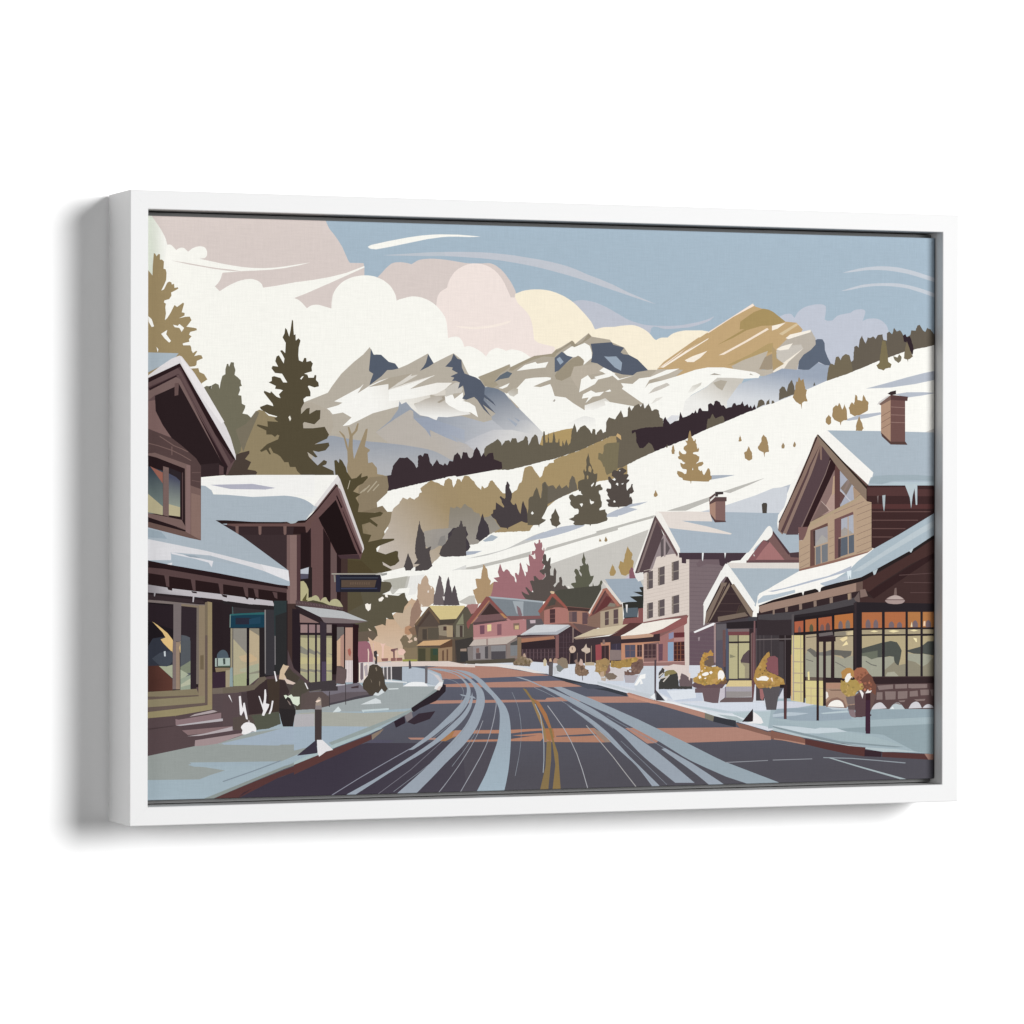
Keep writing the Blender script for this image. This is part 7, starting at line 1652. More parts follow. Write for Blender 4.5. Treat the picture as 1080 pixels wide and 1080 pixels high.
87,84,99 1685,2334 90,-4 -7,-46 -83,-8
42,34,34 1775,2400 37,0 1,-349 -62,0 -66,225 83,8
183,176,137 1684,2253 34,4 29,-32 25,-56 0,-92 24,9 19,-46 -131,1
91,85,55 1704,2059 53,74 -10,-74 59,-19 -97,-9
180,175,139 1757,2045 49,41 15,10 15,7 13,3 13,-3 12,-8 10,-10 7,-12 12,-29 19,23 10,9 18,8 16,-1 8,-9 12,-26 19,-19 15,20 10,7 15,6 17,3 17,0 14,-4 25,-19 10,-13 29,-48 -156,2 -244,39
73,68,52 1757,2042 68,12 107,-25 69,-28 117,-19 39,-1 0,-18 -400,50
88,71,73 1631,2055 126,-15 224,-39 176,-24 0,-28 -176,15 -350,40
119,101,100 1639,2038 11,-17 4,3 -11,17
119,101,100 1670,2034 11,-17 4,3 -11,17
119,101,100 1701,2029 11,-16 4,2 -11,17
119,101,100 1732,2025 11,-16 5,2 -12,17
119,101,100 1763,2021 12,-16 4,2 -12,17
119,101,100 1794,2016 12,-16 4,2 -12,17
119,101,100 1825,2012 12,-16 4,2 -12,17
119,101,100 1856,2009 12,-17 4,2 -12,17
119,101,100 1887,2005 12,-17 4,2 -12,17
119,101,100 1919,2000 11,-17 4,2 -11,17
119,101,100 1950,1996 12,-17 4,2 -12,17
119,101,100 1981,1992 12,-17 4,2 -12,17
119,101,100 2012,1987 12,-17 4,3 -12,16
119,101,100 2044,1983 11,-17 4,3 -11,16
119,101,100 2075,1979 12,-17 4,3 -12,16
119,101,100 2106,1975 12,-17 4,3 -12,16
184,186,187 1631,2000 350,-40 176,-25 275,-109 -138,15 -391,36
120,107,108 1894,1877 263,-18 275,-38 -138,-13 -176,-7 -166,11
49,39,42 1612,2000 38,-5 253,-118 49,-65 382,-18 0,-37 -431,42 -233,117
139,114,110 1672,1916 222,-103 -222,-3
42,33,38 1592,1968 83,-10 10,-674 -92,2
56,43,47 1670,1820 624,-16 40,-437 0,-185 -663,10
153,128,126 1685,1799 77,-1 0,-86 -77,1
148,122,123 1779,1798 66,-1 0,-86 -66,1
148,124,124 1866,1797 33,0 0,-86 -33,0
139,125,122 1974,1796 56,-1 0,-86 -56,1
179,172,137 1685,1688 77,-1 1,-496 -78,1
179,172,137 1779,1687 66,0 1,-498 -66,1
179,172,137 1867,1686 35,0 0,-497 -35,0
179,172,137 1970,1685 62,-1 1,-498 -63,1
142,138,112 1685,1688 77,-1 0,-30 -77,6
142,138,112 1779,1687 66,0 0,-31 -66,5
142,138,112 1867,1686 35,0 0,-31 -35,5
142,138,112 1970,1685 62,-1 0,-30 -62,5
112,106,103 2089,1769 78,-1 0,-74 -44,-46 -34,-27
201,170,143 2089,1621 39,36 0,-333 -39,0
177,140,126 2128,1667 39,27 1,-371 -40,1
183,149,134 2182,1763 83,-1 0,-357 -83,1
166,102,91 2207,1527 29,18 15,-47 -15,-46 -20,28
199,186,188 2182,1416 83,-1 1,-232 -84,1
236,224,220 2186,1416 0,-227 6,0 0,227
236,224,220 2204,1415 0,-227 6,0 0,227
236,224,220 2221,1415 1,-227 6,0 -1,227
236,224,220 2239,1415 0,-227 6,0 0,227
236,224,220 2257,1415 0,-228 6,0 0,228
58,49,56 1901,1836 71,-24 1,-773 -59,75
69,57,74 1908,1651 59,-1 4,-583 -55,47
35,26,28 2036,1797 51,0 -2,-528 -48,1
40,30,33 2167,1773 14,0 0,-441 -13,1
44,27,30 2267,1795 62,-10 -9,-622 10,-28 -74,-12 12,60
138,135,123 1685,1576 78,-47 0,-51 -78,24
193,184,139 1685,1456 78,-6 0,-60 -78,-8
140,136,123 1685,1341 78,-20 0,-28 -78,15
169,167,136 1685,1290 78,-1 0,-83 -78,-18
138,135,123 1779,1550 66,-36 0,-37 -66,24
193,184,139 1779,1455 66,-6 0,-60 -66,-8
140,136,123 1779,1332 67,-12 0,-28 -67,15
169,167,136 1779,1288 67,-1 0,-83 -66,-17
138,135,123 1867,1525 35,-24 0,-25 -35,24
193,184,139 1867,1453 35,-5 0,-60 -35,-9
140,136,123 1867,1324 35,-5 0,-28 -35,15
169,167,136 1867,1287 35,0 0,-84 -35,-18
138,135,123 1970,1496 63,-12 0,-10 -63,24
193,184,139 1970,1452 63,-5 0,-61 -63,-8
140,136,123 1970,1315 63,2 0,-28 -63,15
169,167,136 1970,1285 63,0 0,-84 -63,-17
42,33,38 1593,1780 89,-1 3,-535 -92,29
43,32,48 1762,1741 16,0 1,-536 -16,-9
43,32,48 1846,1740 18,0 0,-536 -17,-9
58,49,56 1902,1740 70,-1 1,-648 -57,-17 -14,111
81,70,89 1921,1406 47,0 3,-310 -51,-13
35,26,28 2036,1738 51,-1 -7,-462 -47,-4
42,33,38 1670,1696 233,-7 1,16 -234,8
42,33,38 1967,1678 73,-1 0,15 -73,1
42,33,38 1670,1805 233,-12 1,15 -234,12
164,159,150 2029,2323 604,-4 0,13 -604,4
138,136,130 2051,2320 18,-9 5,-65 -15,-5
38,38,47 2076,2320 498,-3 15,-56 -15,-127 -497,4
44,46,65 2078,2317 44,0 1,-178 -44,0
70,74,87 2122,2283 427,-3 0,9 -427,3
60,64,87 2132,2168 427,-2 0,13 -427,2
41,37,48 2530,2266 44,46 0,-176 -34,9
90,75,64 2137,2264 393,-3 -20,-77 -373,3
105,87,74 2235,2238 15,4 0,-25 -15,-3
105,87,74 2260,2238 15,4 0,-25 -15,-3
105,87,74 2286,2238 15,4 0,-25 -15,-3
105,87,74 2311,2238 15,3 0,-25 -15,-2
105,87,74 2337,2238 15,3 0,-25 -15,-3
105,87,74 2363,2237 14,4 0,-25 -14,-3
105,87,74 2388,2237 15,4 0,-25 -15,-3
105,87,74 2414,2237 14,4 0,-25 -14,-3
105,87,74 2439,2237 15,4 0,-26 -15,-2
156,156,152 2574,2326 74,14 0,-23 -59,-14
87,72,74 13,1657 1495,-18 104,-300 245,-203 1,-50 -419,-225 -416,-207 -498,-108 -511,-92
168,180,189 10,4634 340,-4 -52,-66 -288,-143
222,218,219 23,4397 122,91 128,84 85,34 26,-8 137,-170 120,-180 120,-196 103,-180 52,-115 55,-181 1,-50 -38,17 -259,426 -120,245 -188,310 -347,-176
234,230,230 367,4598 154,-179 102,-138 224,-360 -34,-17 -207,262 -222,358
99,79,79 10,4364 353,163 605,-993 -86,-165 -292,-25 -579,-2
77,58,60 10,4364 353,163 605,-993 -52,-49 -34,-42 -532,966 -340,-168
42,28,30 10,4356 353,171 24,-44 185,-301 396,-652 -26,4 -232,304 -343,653 -347,-176
99,79,79 10,4315 331,160 34,-33 541,-949 -25,-41 -541,965 -323,-143
47,32,35 27,4258 297,143 558,-941 -43,0 -489,900 -289,-135
118,97,94 10,4225 314,159 43,-24 498,-950 -52,17 -472,892 -17,-41 -229,-85 -85,-66
43,32,34 95,4185 204,92 51,42 463,-810 35,-49 34,0 -17,-91 -266,-25 -60,114 -103,131 -162,163 -94,131 -77,146
102,81,79 307,4318 46,6 -6,-128 -40,-9
54,42,44 590,3475 197,17 9,-123 -197,-25
90,70,71 791,3476 48,-25 0,-82 -48,0
123,98,95 10,4127 88,14 5,-112 77,-146 94,-131 -264,80
85,67,66 10,3849 264,-97 111,-81 154,-130 55,-82 0,-247 -583,228
121,98,93 26,3689 102,-23 153,-49 102,-48 102,-57 5,7 -103,57 -103,49 -153,48 -102,24
121,98,93 144,3764 153,-97 86,-32 68,-33 4,8 -69,32 -84,32 -153,97
121,98,93 275,3662 0,-90 8,0 0,90
105,84,81 496,3388 94,1 0,8 -94,0
105,84,81 495,3306 95,-16 1,8 -94,16
118,95,90 471,3261 123,-41 0,-534 -174,33
135,110,102 488,3179 99,-25 4,-452 -103,17
119,97,93 11,3587 84,9 384,-130 1,-747 -469,181
133,108,105 436,3474 43,-8 1,-731 -52,9
40,28,30 11,3571 101,-24 307,-114 4,-632 -412,115
57,66,77>112,124,120,61,3407,96,3096 24,3456 157,-48 3,-443 -159,1
150,98,85 45,3456 136,-65 0,-114
178,169,137 14,3178 167,-139 0,-90 -166,33
74,77,95>141,149,139,299,3309,300,3047 245,3441 123,-131 0,-295 -122,32
46,39,43 245,3441 131,-49 1,-98 -52,49 -80,40
182,173,141 246,3064 122,-33 0,-98 -122,16
118,97,93 184,3457 61,-16 1,-508 -61,16
88,69,69 388,3392 11,0 0,-492 -10,0
119,97,93 11,2974 375,-74 37,-66 0,-33 -412,132
40,28,30 11,2933 417,-140 0,-16 -417,107
107,85,79 11,2884 417,-107 166,-88 -123,14 -459,99
169,180,189 11,2826 460,-115 123,-25 0,616 99,-57 35,-82 17,-263 310,-182 495,-350 18,-158 -1556,273
169,180,189 594,3327 82,-49 52,-112 396,-11 382,1 174,-58 140,-83 -87,-120 -1014,1 -125,-128
152,166,176 12,2810 152,-33 68,-74 -220,17
218,217,220 12,2704 631,-125 516,-126 391,-85 9,-116 -122,26 -278,125 -465,126 -427,35 8,-82 -263,1
227,226,229 1246,2436 304,-68 12,-116 -55,17 -209,92
170,182,192 275,2556 196,-34 206,-50 379,-43 207,-59 279,-110 26,-8 -9,-46 -122,14 -674,128 -496,85
221,220,224 275,2564 128,-25 274,-59 51,-9 -17,-65 -34,49 -154,42 -248,50
152,163,173 403,2539 120,-9 85,-33 -137,17
221,220,224 224,2441 60,16 -9,-41 -25,17
242,241,238 594,3327 288,34 276,9 679,2 0,-232 -279,16 -399,-17 -397,32 -120,82 -48,5
177,177,191 693,3265 465,11 252,-42 -113,-17 -380,4
40,27,29 12,2483 255,-50 496,-85 674,-132 105,-10 0,-37 -555,87 -975,145
88,68,68 12,2409 187,-17 788,-136 546,-78 0,-45 -546,73 -975,146
41,28,29 12,2352 975,-146 546,-73 0,-96 -546,4 -975,188
90,70,70 197,2335 51,-9 4,-131 -31,13
90,70,70 482,2292 51,-9 4,-123 -31,13
90,70,70 782,2241 52,-9 3,-124 -31,14
90,70,70 1054,2198 52,-9 4,-99 -31,13
90,70,70 1167,2180 52,-8 3,-91 -31,13
90,70,70 1375,2146 52,-9 3,-66 -31,13
45,36,39 12,2151 494,-48 637,-88 251,-19 26,42 122,15 1,-697 -1530,-305
43,40,41 1385,2038 148,15 1,-696 -148,2
123,112,109 12,2079 563,-59 68,-1 0,-24 -631,54
56,45,48 12,2131 597,-70 34,-33 -631,46
138,133,137>189,184,188,12,2196,301,2194 12,2233 289,-47 514,-61 562,-76 22,-54 -57,7 -5,-43 -9,0 -2,45 -166,13 -7,-7 -10,-36 -11,30 -21,16 -227,32 -18,-26 -17,26 -26,14 -300,35 -7,-56 -13,0 3,58 -400,39 -9,-36 -10,5 0,33 -75,7
41,28,29 224,2212 60,-17 0,-30 -42,10
41,28,29 489,2160 60,-8 0,-17 -46,6
41,28,29 815,2125 65,-14 -5,-23 -43,12
41,28,29 1065,2098 52,-12 -18,-21
41,28,29 1160,2089 38,-13 -17,-17
33,28,32 18,2046 279,-25 -4,-807 -274,5
43,34,39 18,2037 170,-20 109,-5 0,-251 -279,94
50,41,46 382,2006 166,-15 -4,-763 -161,-15
118,108,108 297,2034 85,-5 -4,-397 -81,10
140,125,104 567,2014 71,-5 2,-1016 -72,71
117,107,100 548,2005 24,0 1,-814 -29,1
120,107,90 638,2040 29,9 1,-1079 -28,19
149,134,104 667,2049 48,-9 3,-1125 -50,55
133,119,102 382,2029 185,-24 0,-19 -185,20
52,55,65 75,1672 123,17 99,-110 0,-383 -278,4 -1,382
86,90,97 382,1705 52,-9 43,-19 5,-484 -109,2
218,185,128 70,1847 61,-39 104,-83 57,-73 -4,-128 -100,97 -28,41 52,18 -33,55
223,194,137 373,1642 5,-46 71,-79 -24,-31 -57,37 -9,82
151,131,113 321,1633 57,-1 -15,-54 6,-438 -48,1
123,109,107 292,1643 33,-1 1,-501 -38,0
67,72,82 66,1464 85,58 56,13 76,4 9,-101 -47,-54 -56,-3 -57,23
197,203,208 193,1535 19,5 3,-55 -17,0
69,44,39>93,59,51,18,1342,198,1339 19,1388 122,2 147,-143 0,-127 -269,4
165,169,145 141,1386 85,-6 62,17 0,-141
85,89,94 373,1647 109,-1 0,-210 -109,-63
128,134,115 373,1373 109,63 0,-128 -109,2
168,174,152 373,1346 90,-51 -90,-67
151,160,142 373,1246 109,44 0,-156 -109,-2
180,182,159 378,1191 104,62 0,-64 -104,-25
50,41,46 484,1700 60,0 0,-557 -60,-4
133,122,99 19,1119 269,10 261,14 29,-74 -559,0
104,90,82 19,1065 549,13 5,-14 -554,-26
140,130,104 19,1038 620,30 1,-78 -621,-30
103,89,83 19,959 621,36 28,-19 -649,-66
149,138,105 19,910 649,61 48,-5 0,-55 -376,-57 -321,-16
113,99,79 587,1489 38,4 0,-151 -38,1
103,89,83 639,1699 28,-1 1,-722 -28,10
88,73,76 19,838 303,21 0,-150 -303,6
87,72,74 24,847 296,19 8,-99 60,-51 137,-134 0,-36 -511,-92
72,59,61 24,724 296,35 8,8 -304,-27
87,72,74 320,866 393,58 206,-4 139,-201 0,-66 -276,-85 -248,-22 -146,121
139,117,120 320,833 393,42 103,14 0,-66 -343,-43 -150,-13
90,75,76 320,833 393,50 0,41 86,-10 9,-25 -454,-65
175,163,164 525,878 188,38 98,-4 -98,-24 -240,-34
184,178,182 323,767 493,61 124,-7 -89,-18 -480,-42
86,71,74 388,758 549,46 3,-58 -535,-38
135,112,113 391,713 546,34 86,-10 -103,-18 -275,-41 -189,-15
180,170,173 448,650 197,28 292,64 103,-6 -8,-19 -387,-63
87,72,75 525,599 17,49 481,64 17,-25 -395,-66
162,143,144 528,546 5,61 663,85 -173,-46 -241,-78 -137,-18
43,34,37 719,2040 201,7 1,-843 -201,-24
42,37,39 832,2057 115,-19 173,-20 269,-21 135,54 6,-764 -697,-100
57,52,55 928,1992 365,-40 0,-55 -365,22
58,56,60 1293,1961 106,-5 1,-686 -106,2
48,58,60 1389,2053 140,-2 1,-764 -121,-17
46,46,47 1409,1896 120,36 1,-645 -121,-17
137,132,132 1288,1957 14,0 1,-667 -11,0
126,122,124 1399,1684 10,0 2,-304 -11,1
44,35,38 832,2030 81,-19 1,-825 -81,1
29,61,78 907,1915 117,10 264,4 0,-156 -381,0
48,98,101 913,1917 341,15 34,-1 0,-23 -216,-1 -158,-8
44,45,58 971,1877 149,-1 96,-33 -96,-36 -149,1
38,69,89 1120,1862 125,26 0,-73 -125,-8
84,106,106 934,1992 4,-78 8,0 -5,78
126,147,141 909,1910 -3,-133 10,0 2,133
155,146,123 917,1768 313,-4 1,-519 -314,-13
142,138,130 947,1767 146,-1 0,-262 -146,153
177,168,140 947,1657 146,-153 1,-266 -146,2
139,132,117 1122,1766 108,-2 1,-78 -109,66
185,169,140 1122,1752 109,-66 0,-432 -109,-7
32,27,31 1093,1766 29,0 -2,-537 -26,0
105,101,96 936,1768 11,-1 1,-545 -15,0
194,174,143 1005,1474 86,17 0,-82 -57,19
198,174,139 1122,1509 85,-56 -5,-27 -80,-18
174,174,149 1015,1337 76,21 1,-50 -68,6
166,170,146 1122,1372 104,26 0,-147 -104,-81
141,138,123 1122,1298 109,26 0,-27 -109,-12
163,168,133 948,1273 144,35 0,-142 -144,-3
143,160,160 914,1356 24,5 5,-198 -33,-4
30,26,30 1093,1767 27,0 -1,-602 -25,-2
80,92,102 768,1459 1,28 3,13 15,20 19,17 17,7 16,1 12,-3 12,-7 10,-9 8,-11 11,-25 5,-33
170,184,176 749,1458 162,1 0,-89 -162,0
61,58,61 766,1457 13,0 0,-85 -13,0
70,80,76 833,1454 26,2 2,-62 -22,-4
75,87,73 779,1377 132,2 0,-18 -134,2
138,122,98 749,1359 162,-3 0,-22 -19,-9 -134,-12
59,44,55 720,1313 143,-2 1,-165 -144,3
161,149,126 863,1330 48,4 1,-179 -48,-4
143,160,160 911,1347 24,0 5,-188 -33,1
46,35,38 720,1551 48,9 -19,-99 -5,-148 -24,0
115,104,94 720,1144 287,18 0,-73 -287,-4
88,75,77 720,1085 335,12 1,-376 -115,-16 -10,120 -115,66 -97,29
109,99,87 833,1147 259,19 77,12 67,73 58,8 19,-28 -96,-81 -39,-36 -345,-27
89,75,77 833,1087 201,11 144,25 -57,-256 -182,-33 0,-83 -105,2
73,62,64 1034,1098 96,-2 1,-239 -68,-17
60,48,49 1092,1106 19,5 14,0 13,5 40,7 10,11 48,43 16,9 17,14 15,7 12,13 17,11 19,2 13,-2 36,-2 64,2 13,-2 33,-14 11,-6 23,-6 13,-9 17,-4 6,-71 3,-21 -8,-18 -6,-6 -9,-22 -8,-8 -4,-13 -19,-28 -5,-15 -16,-29 -10,-12 -8,-21 -7,-5 -16,-33 -14,-1 -19,-5 -14,2 -19,-3 -17,-7 -15,2 -15,-5 -33,-4 -23,1 -14,-4 -18,2 -16,-3 -20,0 -23,-4 -14,4 -15,-5 -38,0 -8,68 -5,17 0,10 -4,19 0,15 3,17 -11,51 1,21
67,56,49 1313,1231 16,1 22,-2 11,3 24,-1 22,-5 35,3 15,-1 2,-17 -4,-14 -2,-21 2,-12 -1,-50 -3,-37 3,-37 -4,-12 1,-15 -3,-37 3,-32 -2,-17 2,-18 -4,-13 -17,-1 -38,-9 -21,-1 -20,-5 -3,31 0,20 -4,9 -5,34 -1,16 -6,33 2,28 -5,23 1,15 -4,15 1,19 -4,7 -3,40 -4,8 -1,36
88,78,73 939,834 31,5 14,-1 24,8 47,4 33,5 13,4 73,8 15,-1 31,4 42,2 32,5 20,-2 8,4 56,3 16,4 54,2 6,-46 5,-17 0,-13 8,-33 1,-20 -14,-5 -22,-5 -11,-8 -17,-2 -21,-6 -13,-7 -21,-3 -16,-7 -14,-3 -18,1 -18,-7 -15,2 -35,-4 -13,-4 -22,-1 -14,2 -21,0 -18,-3 -25,3 -23,-1 -34,3 -13,-3 -15,3 -18,-3 -20,5 -16,0 -15,-2 -18,1 0,35 -6,28 3,21 -4,17 2,16
85,87,75 1140,853 13,2 19,0 17,6 41,0 9,5 17,0 33,6 20,0 53,8 21,1 14,-1 12,4 25,4 14,0 0,-16 7,-22 9,-70 4,-16 -32,-14 -24,-7 -25,-13 -21,-5 -33,-14 -17,1 -14,-5 -16,2 -88,-9 -4,20 -4,12 -4,20 -10,27 -2,14 -5,18 -20,31
79,70,69 1506,1302 37,-4 21,1 16,-6 12,1 40,-3 12,-12 18,-26 17,-12 11,-16 -11,-9 -25,-30 -8,-5 -16,-16 -10,-8 -12,-16 -18,-20 -26,-23 -38,74 -5,19 -1,28 -5,18 1,21 -9,27
80,75,66 1564,1098 23,26 22,33 11,11 22,30 36,15 22,12 22,-22 19,-15 8,-10 4,-16 11,-20 9,-12 14,-36 -12,-30 -10,-17 -2,-12 -11,-19 -4,-14 -26,-53 -6,-19 -9,-12 -7,-16 -29,1 -21,-2 -18,2 -2,13 -15,39 -5,9 -9,23 -4,15 -12,31 -2,16 -15,33
91,80,77 1690,1059 19,12 26,8 20,14 42,20 35,6 14,6 20,0 19,5 -3,-15 4,-15 -2,-36 1,-21 -1,-52 4,-16 -4,-32 1,-35 -47,-4 -24,4 -33,-1 -10,-2 -27,-1 -14,1 -36,-1 -13,-2 -1,17 4,13 2,37 -1,21 4,17 -2,19 3,16
207,185,157 1448,1229 14,92 34,64 24,-14 39,-6 -53,-82 19,-37 10,-28
215,195,183 1496,1247 49,-24 87,-38 -29,-16 -68,12
73,66,58 1506,1279 58,68 39,-47 77,-56 -38,-55 -97,34
54,48,48 1448,897 10,129 48,18 78,-2 48,-139 0,-37 -29,-82 -9,-55 -102,2 -24,74
46,42,43 1448,925 184,-22 -28,-174 -112,2
217,226,207 1501,1058 25,4 19,-14 39,20 19,-26 73,-1 0,-74 -24,-23 -49,24 -29,56 -29,19 -24,-23
139,124,118 1535,1011 29,-24 20,-37 -20,10
236,233,234 892,1068 16,4 29,-81
236,233,234 1008,1057 21,4 10,-92 13,-37 6,55 15,2 34,-177 -20,5 -24,88 -28,-50 -15,9
236,233,234 1222,1058 14,-5 34,-88 14,55 5,101 14,4 7,-59 -6,-88 38,-10 -9,-32 -49,-89 -24,6 15,48
236,233,234 1371,1005 17,-3 -17,-94 -19,-41 -19,-2 24,62
236,233,234 1392,1313 13,-1 24,-101 -15,-7
236,233,234 1729,1188 15,-5 29,-63 -13,1
238,236,236 1030,731 4,10 8,11 21,20 23,10 12,2 13,0 15,-2 15,-4 28,-13 10,-10 15,-25 4,-12 2,-14 -2,-14 -5,-8 -33,10 -13,-6 -12,-9 -14,-8 -37,-11 -11,-1 -20,1 -13,8 1,11 5,13 3,13 -11,14
184,176,176 1107,798 14,9 10,-23 -20,-1
119,113,122 1778,1094 419,68 137,16 119,-113 -451,-122 -68,1
100,91,96 1924,1037 234,42 295,4 0,-28 -451,-103
75,70,76 2002,966 156,29 137,35 197,29 0,-23 -197,-34 -293,-59
67,61,64 1758,1187 312,23 29,-75 0,-37 -312,-4
88,77,75 2075,1173 14,185 49,-1 59,-38 -2,-83 -17,-74
103,87,87 2089,1349 103,-30 -14,-143 -98,-3
66,59,61 2181,1180 3,-231 8,0 -4,231
66,59,61 2002,1091 0,-162 9,0 0,162
185,180,187 2080,1159 98,8 0,-13 -98,-9
93,81,79 1778,1085 146,7 78,-57 0,-97 -146,-30 -146,3
105,100,96 1797,1099 117,16 2,-14 -119,-11
75,62,66 2246,1133 88,17 -4,-28 -79,-3
76,68,59 2374,1159 19,46 40,46 19,102 39,18 50,-6 49,-33 30,-103 10,-74 29,-47 -29,-33 -49,25 -30,-37 -30,10 -24,-32 -44,5 -30,38 -39,28
68,63,63 2499,1505 32,12 10,-26 -2,-121 -28,5 10,60 -18,19
135,123,108 2516,1333 15,9 8,-37 -10,-9
135,123,108 2462,1222 20,-37 -5,-9
135,123,108 2563,1193 10,-10 -4,-55 -8,28
240,230,221 2536,1477 19,-5 -3,-19 -16,5
213,219,221 2354,946 168,66 54,-24 10,-33
213,219,221 2497,1045 24,28 30,-15 39,51 30,-38 -69,-36
211,220,221 2041,868 64,64 34,-43 -20,-13
195,208,211 2364,890 306,13 0,-19 -276,-13 -10,-14
155,141,130 1851,955 10,46 29,36 24,-19 5,-120 -68,1
240,217,200 1851,987 29,18 29,-1 -5,-13 -34,-14
137,128,129 1851,945 68,-1 3,-46 -74,1
70,61,61 1844,899 78,-1 -2,-379 -73,1
58,51,51 1844,899 24,0 -2,-379 -19,0
59,54,65 1649,425 192,145 35,13 -18,-113 18,-25 -53,-7
227,225,227 1867,583 61,-1 120,-108 -76,-15 -79,-53 -17,39
96,92,95 4502,1348 46,16 -3,-140 -43,-2
61,55,67 1649,422 209,156 18,-125 -53,-15
70,61,61 1844,903 75,-1 1,-317 -76,-1
227,225,227 1867,583 61,-1 120,-108 -76,-15 -79,-53 -17,39
"""


def read_art():
    out = []
    for row in ART.strip().split('\n'):
        head, pts = row.split(' ', 1)
        fade = None
        if '>' in head:
            head, f = head.split('>')
            f = [float(v) for v in f.split(',')]
            fade = (np.array([lin(v) for v in f[:3]]), [v * 5e-5 for v in f[3:]])
        col = np.array([lin(float(v)) for v in head.split(',')])
        d = np.array([[float(v) for v in q.split(',')] for q in pts.split()])
        out.append((col, fade, np.cumsum(d, axis=0) * 5e-5))
    return out


def inside(P, poly):
    """non-zero winding test of the points P against one outline"""
    w = np.zeros(len(P), int)
    a, b = poly, np.roll(poly, -1, axis=0)
    for (x0, y0), (x1, y1) in zip(a, b):
        up = (y0 <= P[:, 1]) & (y1 > P[:, 1])
        dn = (y0 > P[:, 1]) & (y1 <= P[:, 1])
        s = (x1 - x0) * (P[:, 1] - y0) - (P[:, 0] - x0) * (y1 - y0)
        w += (up & (s > 0)).astype(int) - (dn & (s < 0)).astype(int)
    return w != 0


def build_canvas():
    art = read_art()
    # one flat sheet cut along every outline, so no two inks overlap
    V, E = [], []
    for _, _, poly in art:
        n0 = len(V)
        q = np.column_stack([np.clip(poly[:, 0], -0.004, CANVAS_W + 0.004), np.clip(poly[:, 1], -0.004, CANVAS_H + 0.004)])
        V += [Vector((float(x) * 1000, float(y) * 1000)) for x, y in q]
        E += [(n0 + i, n0 + (i + 1) % len(q)) for i in range(len(q))]
    n0 = len(V)
    w, h = CANVAS_W * 1000, CANVAS_H * 1000
    V += [Vector((0, 0)), Vector((w, 0)), Vector((w, h)), Vector((0, h))]
    E += [(n0 + i, n0 + (i + 1) % 4) for i in range(4)]
    vs, _, fs, _, _, _ = delaunay_2d_cdt(V, E, [], 0, 1e-4, False)
    vs = np.array([(v[0], v[1]) for v in vs]) / 1000.0
    fs = np.array([f for f in fs if len(f) == 3])
    cen = vs[fs].mean(axis=1)
    keep = (cen[:, 0] > 0) & (cen[:, 0] < CANVAS_W) & (cen[:, 1] > 0) & (cen[:, 1] < CANVAS_H)
    fs, cen = fs[keep], cen[keep]
    top = np.zeros(len(fs), int)
    for k, (_, _, poly) in enumerate(art):
        lo, hi = poly.min(axis=0), poly.max(axis=0)
        idx = np.nonzero(((cen >= lo) & (cen <= hi)).all(axis=1))[0]
        if len(idx):
            top[idx[inside(cen[idx], poly)]] = k

    def ink(k, p):
        col, fade, _ = art[k]
        if fade:
            c1, (x0, y0, x1, y1) = fade
            d = np.array((x1 - x0, y1 - y0))
            t = min(1.0, max(0.0, float(np.dot(p - np.array((x0, y0)), d) / np.dot(d, d))))
            col = col * (1 - t) + c1 * t
        return col * INK

    used = np.unique(fs)
    remap = -np.ones(len(vs), int)
    remap[used] = np.arange(len(used))
    fs = remap[fs]
    pv = vs[used]
    verts = [(x - CANVAS_W / 2, RECESS, z - CANVAS_H / 2) for x, z in pv]
    faces = [tuple(int(v) for v in f) for f in fs]
    cols = [[ink(top[i], pv[v]) for v in f] for i, f in enumerate(fs)]
    # the print wraps round the stretcher bars: carry each edge strip back along the sides
    cnt = {}
    for i, f in enumerate(faces):
        for a, b in ((f[0], f[1]), (f[1], f[2]), (f[2], f[0])):
            cnt.setdefault((min(a, b), max(a, b)), []).append((a, b, i))
    rim = [v[0] for v in cnt.values() if len(v) == 1]
    ring = {}
    e = 0.0006

    def back(v, j):
        if (v, j) not in ring:
            x, _, z = verts[v]
            ox = e * ((abs(x) > CANVAS_W / 2 - 1e-5) * (1 if x > 0 else -1))
            oz = e * ((abs(z) > CANVAS_H / 2 - 1e-5) * (1 if z > 0 else -1))
            ring[(v, j)] = len(verts)
            k = (0.3, 1.0, 1.0)[j]
            verts.append((x + ox * (0.7, 1.0, 1.0)[j] * 0.5, RECESS + (0.0002, 0.0007, CANVAS_BACK - RECESS)[j], z + oz * (0.7, 1.0, 1.0)[j] * 0.5))
        return ring[(v, j)]
    for a, b, i in rim:
        ca, cb = ink(top[i], pv[a]), ink(top[i], pv[b])
        A, B = a, b
        for j in range(3):
            A2, B2 = back(a, j), back(b, j)
            faces.append((B, A, A2, B2))
            cols.append([cb, ca, ca, cb])
            A, B = A2, B2
    me = bpy.data.meshes.new('canvas')
    me.from_pydata(verts, [], faces)
    at = me.color_attributes.new('ink', 'FLOAT_COLOR', 'CORNER')
    flat = np.ones((len(me.loops), 4), np.float32)
    flat[:, :3] = np.array([c for f in cols for c in f], np.float32)
    at.data.foreach_set('color', flat.ravel())
    # face the room
    n = me.polygons[0].normal
    if n.y > 0:
        me.flip_normals()
    me.update()
    return link('canvas', me, M_PRINT, pic)


build_canvas()

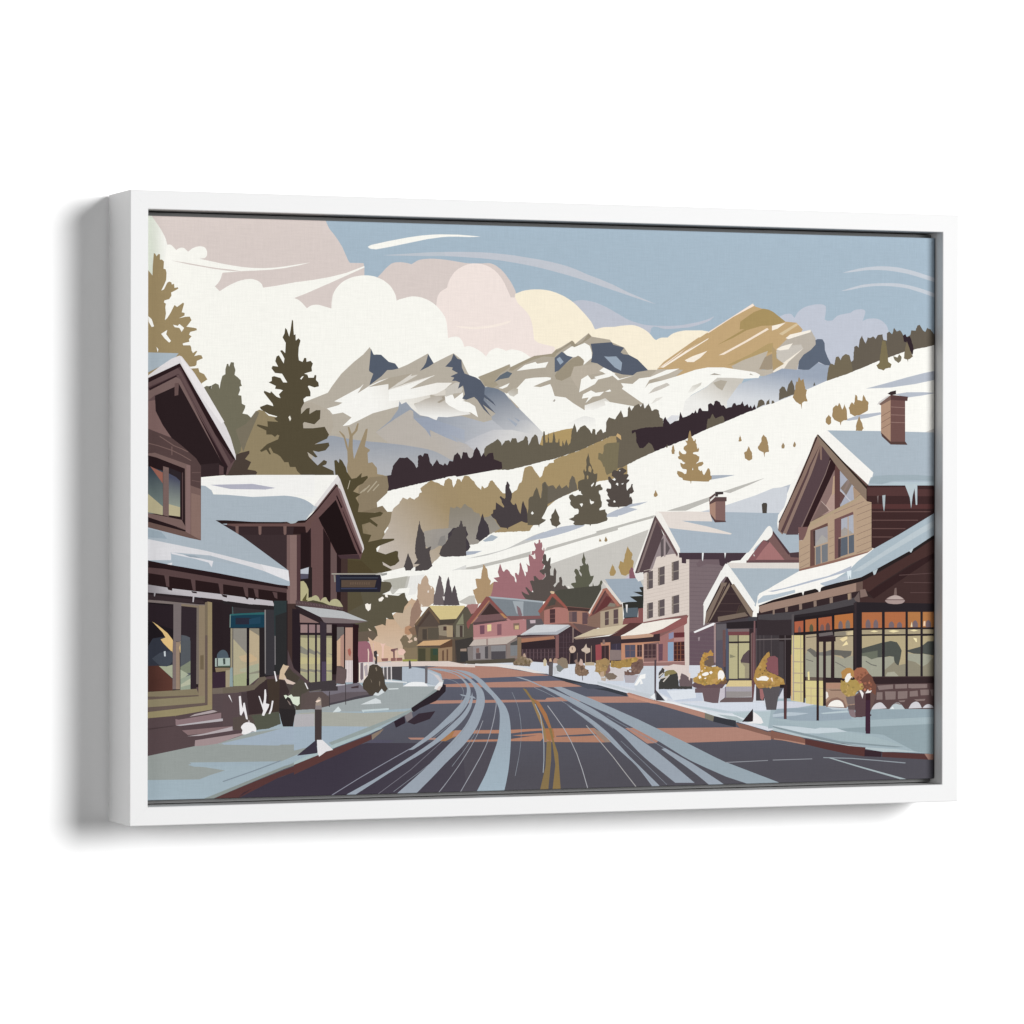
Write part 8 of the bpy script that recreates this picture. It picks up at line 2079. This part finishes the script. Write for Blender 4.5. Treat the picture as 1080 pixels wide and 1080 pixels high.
# ------------------------------------------------------------------ light
w = bpy.data.worlds.new('World')
S.world = w
w.use_nodes = True
w.node_tree.nodes['Background'].inputs[0].default_value = (1, 1, 1, 1)
w.node_tree.nodes['Background'].inputs[1].default_value = 0.02


def area_lamp(name, az, el, dist, size, power):
    d = Vector((math.sin(math.radians(az)) * math.cos(math.radians(el)),
                -math.cos(math.radians(az)) * math.cos(math.radians(el)), math.sin(math.radians(el))))
    la = bpy.data.lights.new(name, 'AREA')
    la.shape = 'DISK'
    la.size = size
    la.energy = power
    o = bpy.data.objects.new(name, la)
    o.location = d * dist
    o.rotation_euler = d.to_track_quat('Z', 'Y').to_euler()
    COL.objects.link(o)
    return o


area_lamp('key_lamp', 28.5, 11.0, 5.0, 2.35, 333.0)
area_lamp('side_fill', -50.0, 2.0, 3.5, 1.8, 36.0)  # added off-view fill: lifts left-facing rail sides, softly shades the print's left edge
area_lamp('low_fill', -5.0, -50.0, 3.0, 2.0, 3.0)  # added off-view fill standing in for floor bounce, lifts undersides and lower shadow

# ------------------------------------------------------------------ camera
CAM = [[0.9309253, -0.3652071, 0.0013996], [5.87e-05, 0.0039817, 0.9999921], [-0.3652098, -0.9309178, 0.0037281], [-0.791785, -1.945957, 0.005808]]
cd = bpy.data.cameras.new('camera')
cd.sensor_width = 36.0
cd.lens = 137.563
cd.clip_end = 100.0
cam = bpy.data.objects.new('camera', cd)
m = Matrix([list(CAM[0]) + [0], list(CAM[1]) + [0], list(CAM[2]) + [0], [0, 0, 0, 1]]).transposed()
m.translation = Vector(CAM[3])
cam.matrix_world = m
COL.objects.link(cam)
S.camera = cam

# ------------------------------------------------------------------ render settings
S.render.engine = 'CYCLES'
S.cycles.use_denoising = True
S.cycles.denoiser = 'OPENIMAGEDENOISE'
S.cycles.denoising_input_passes = 'RGB_ALBEDO_NORMAL'
S.cycles.denoising_prefilter = 'ACCURATE'
S.cycles.max_bounces = 6
S.render.filter_size = 1.3
S.view_settings.view_transform = 'Standard'
S.view_settings.look = 'None'
S.view_settings.exposure = 0.0
S.view_settings.gamma = 1.0
S.view_settings.use_curve_mapping = False
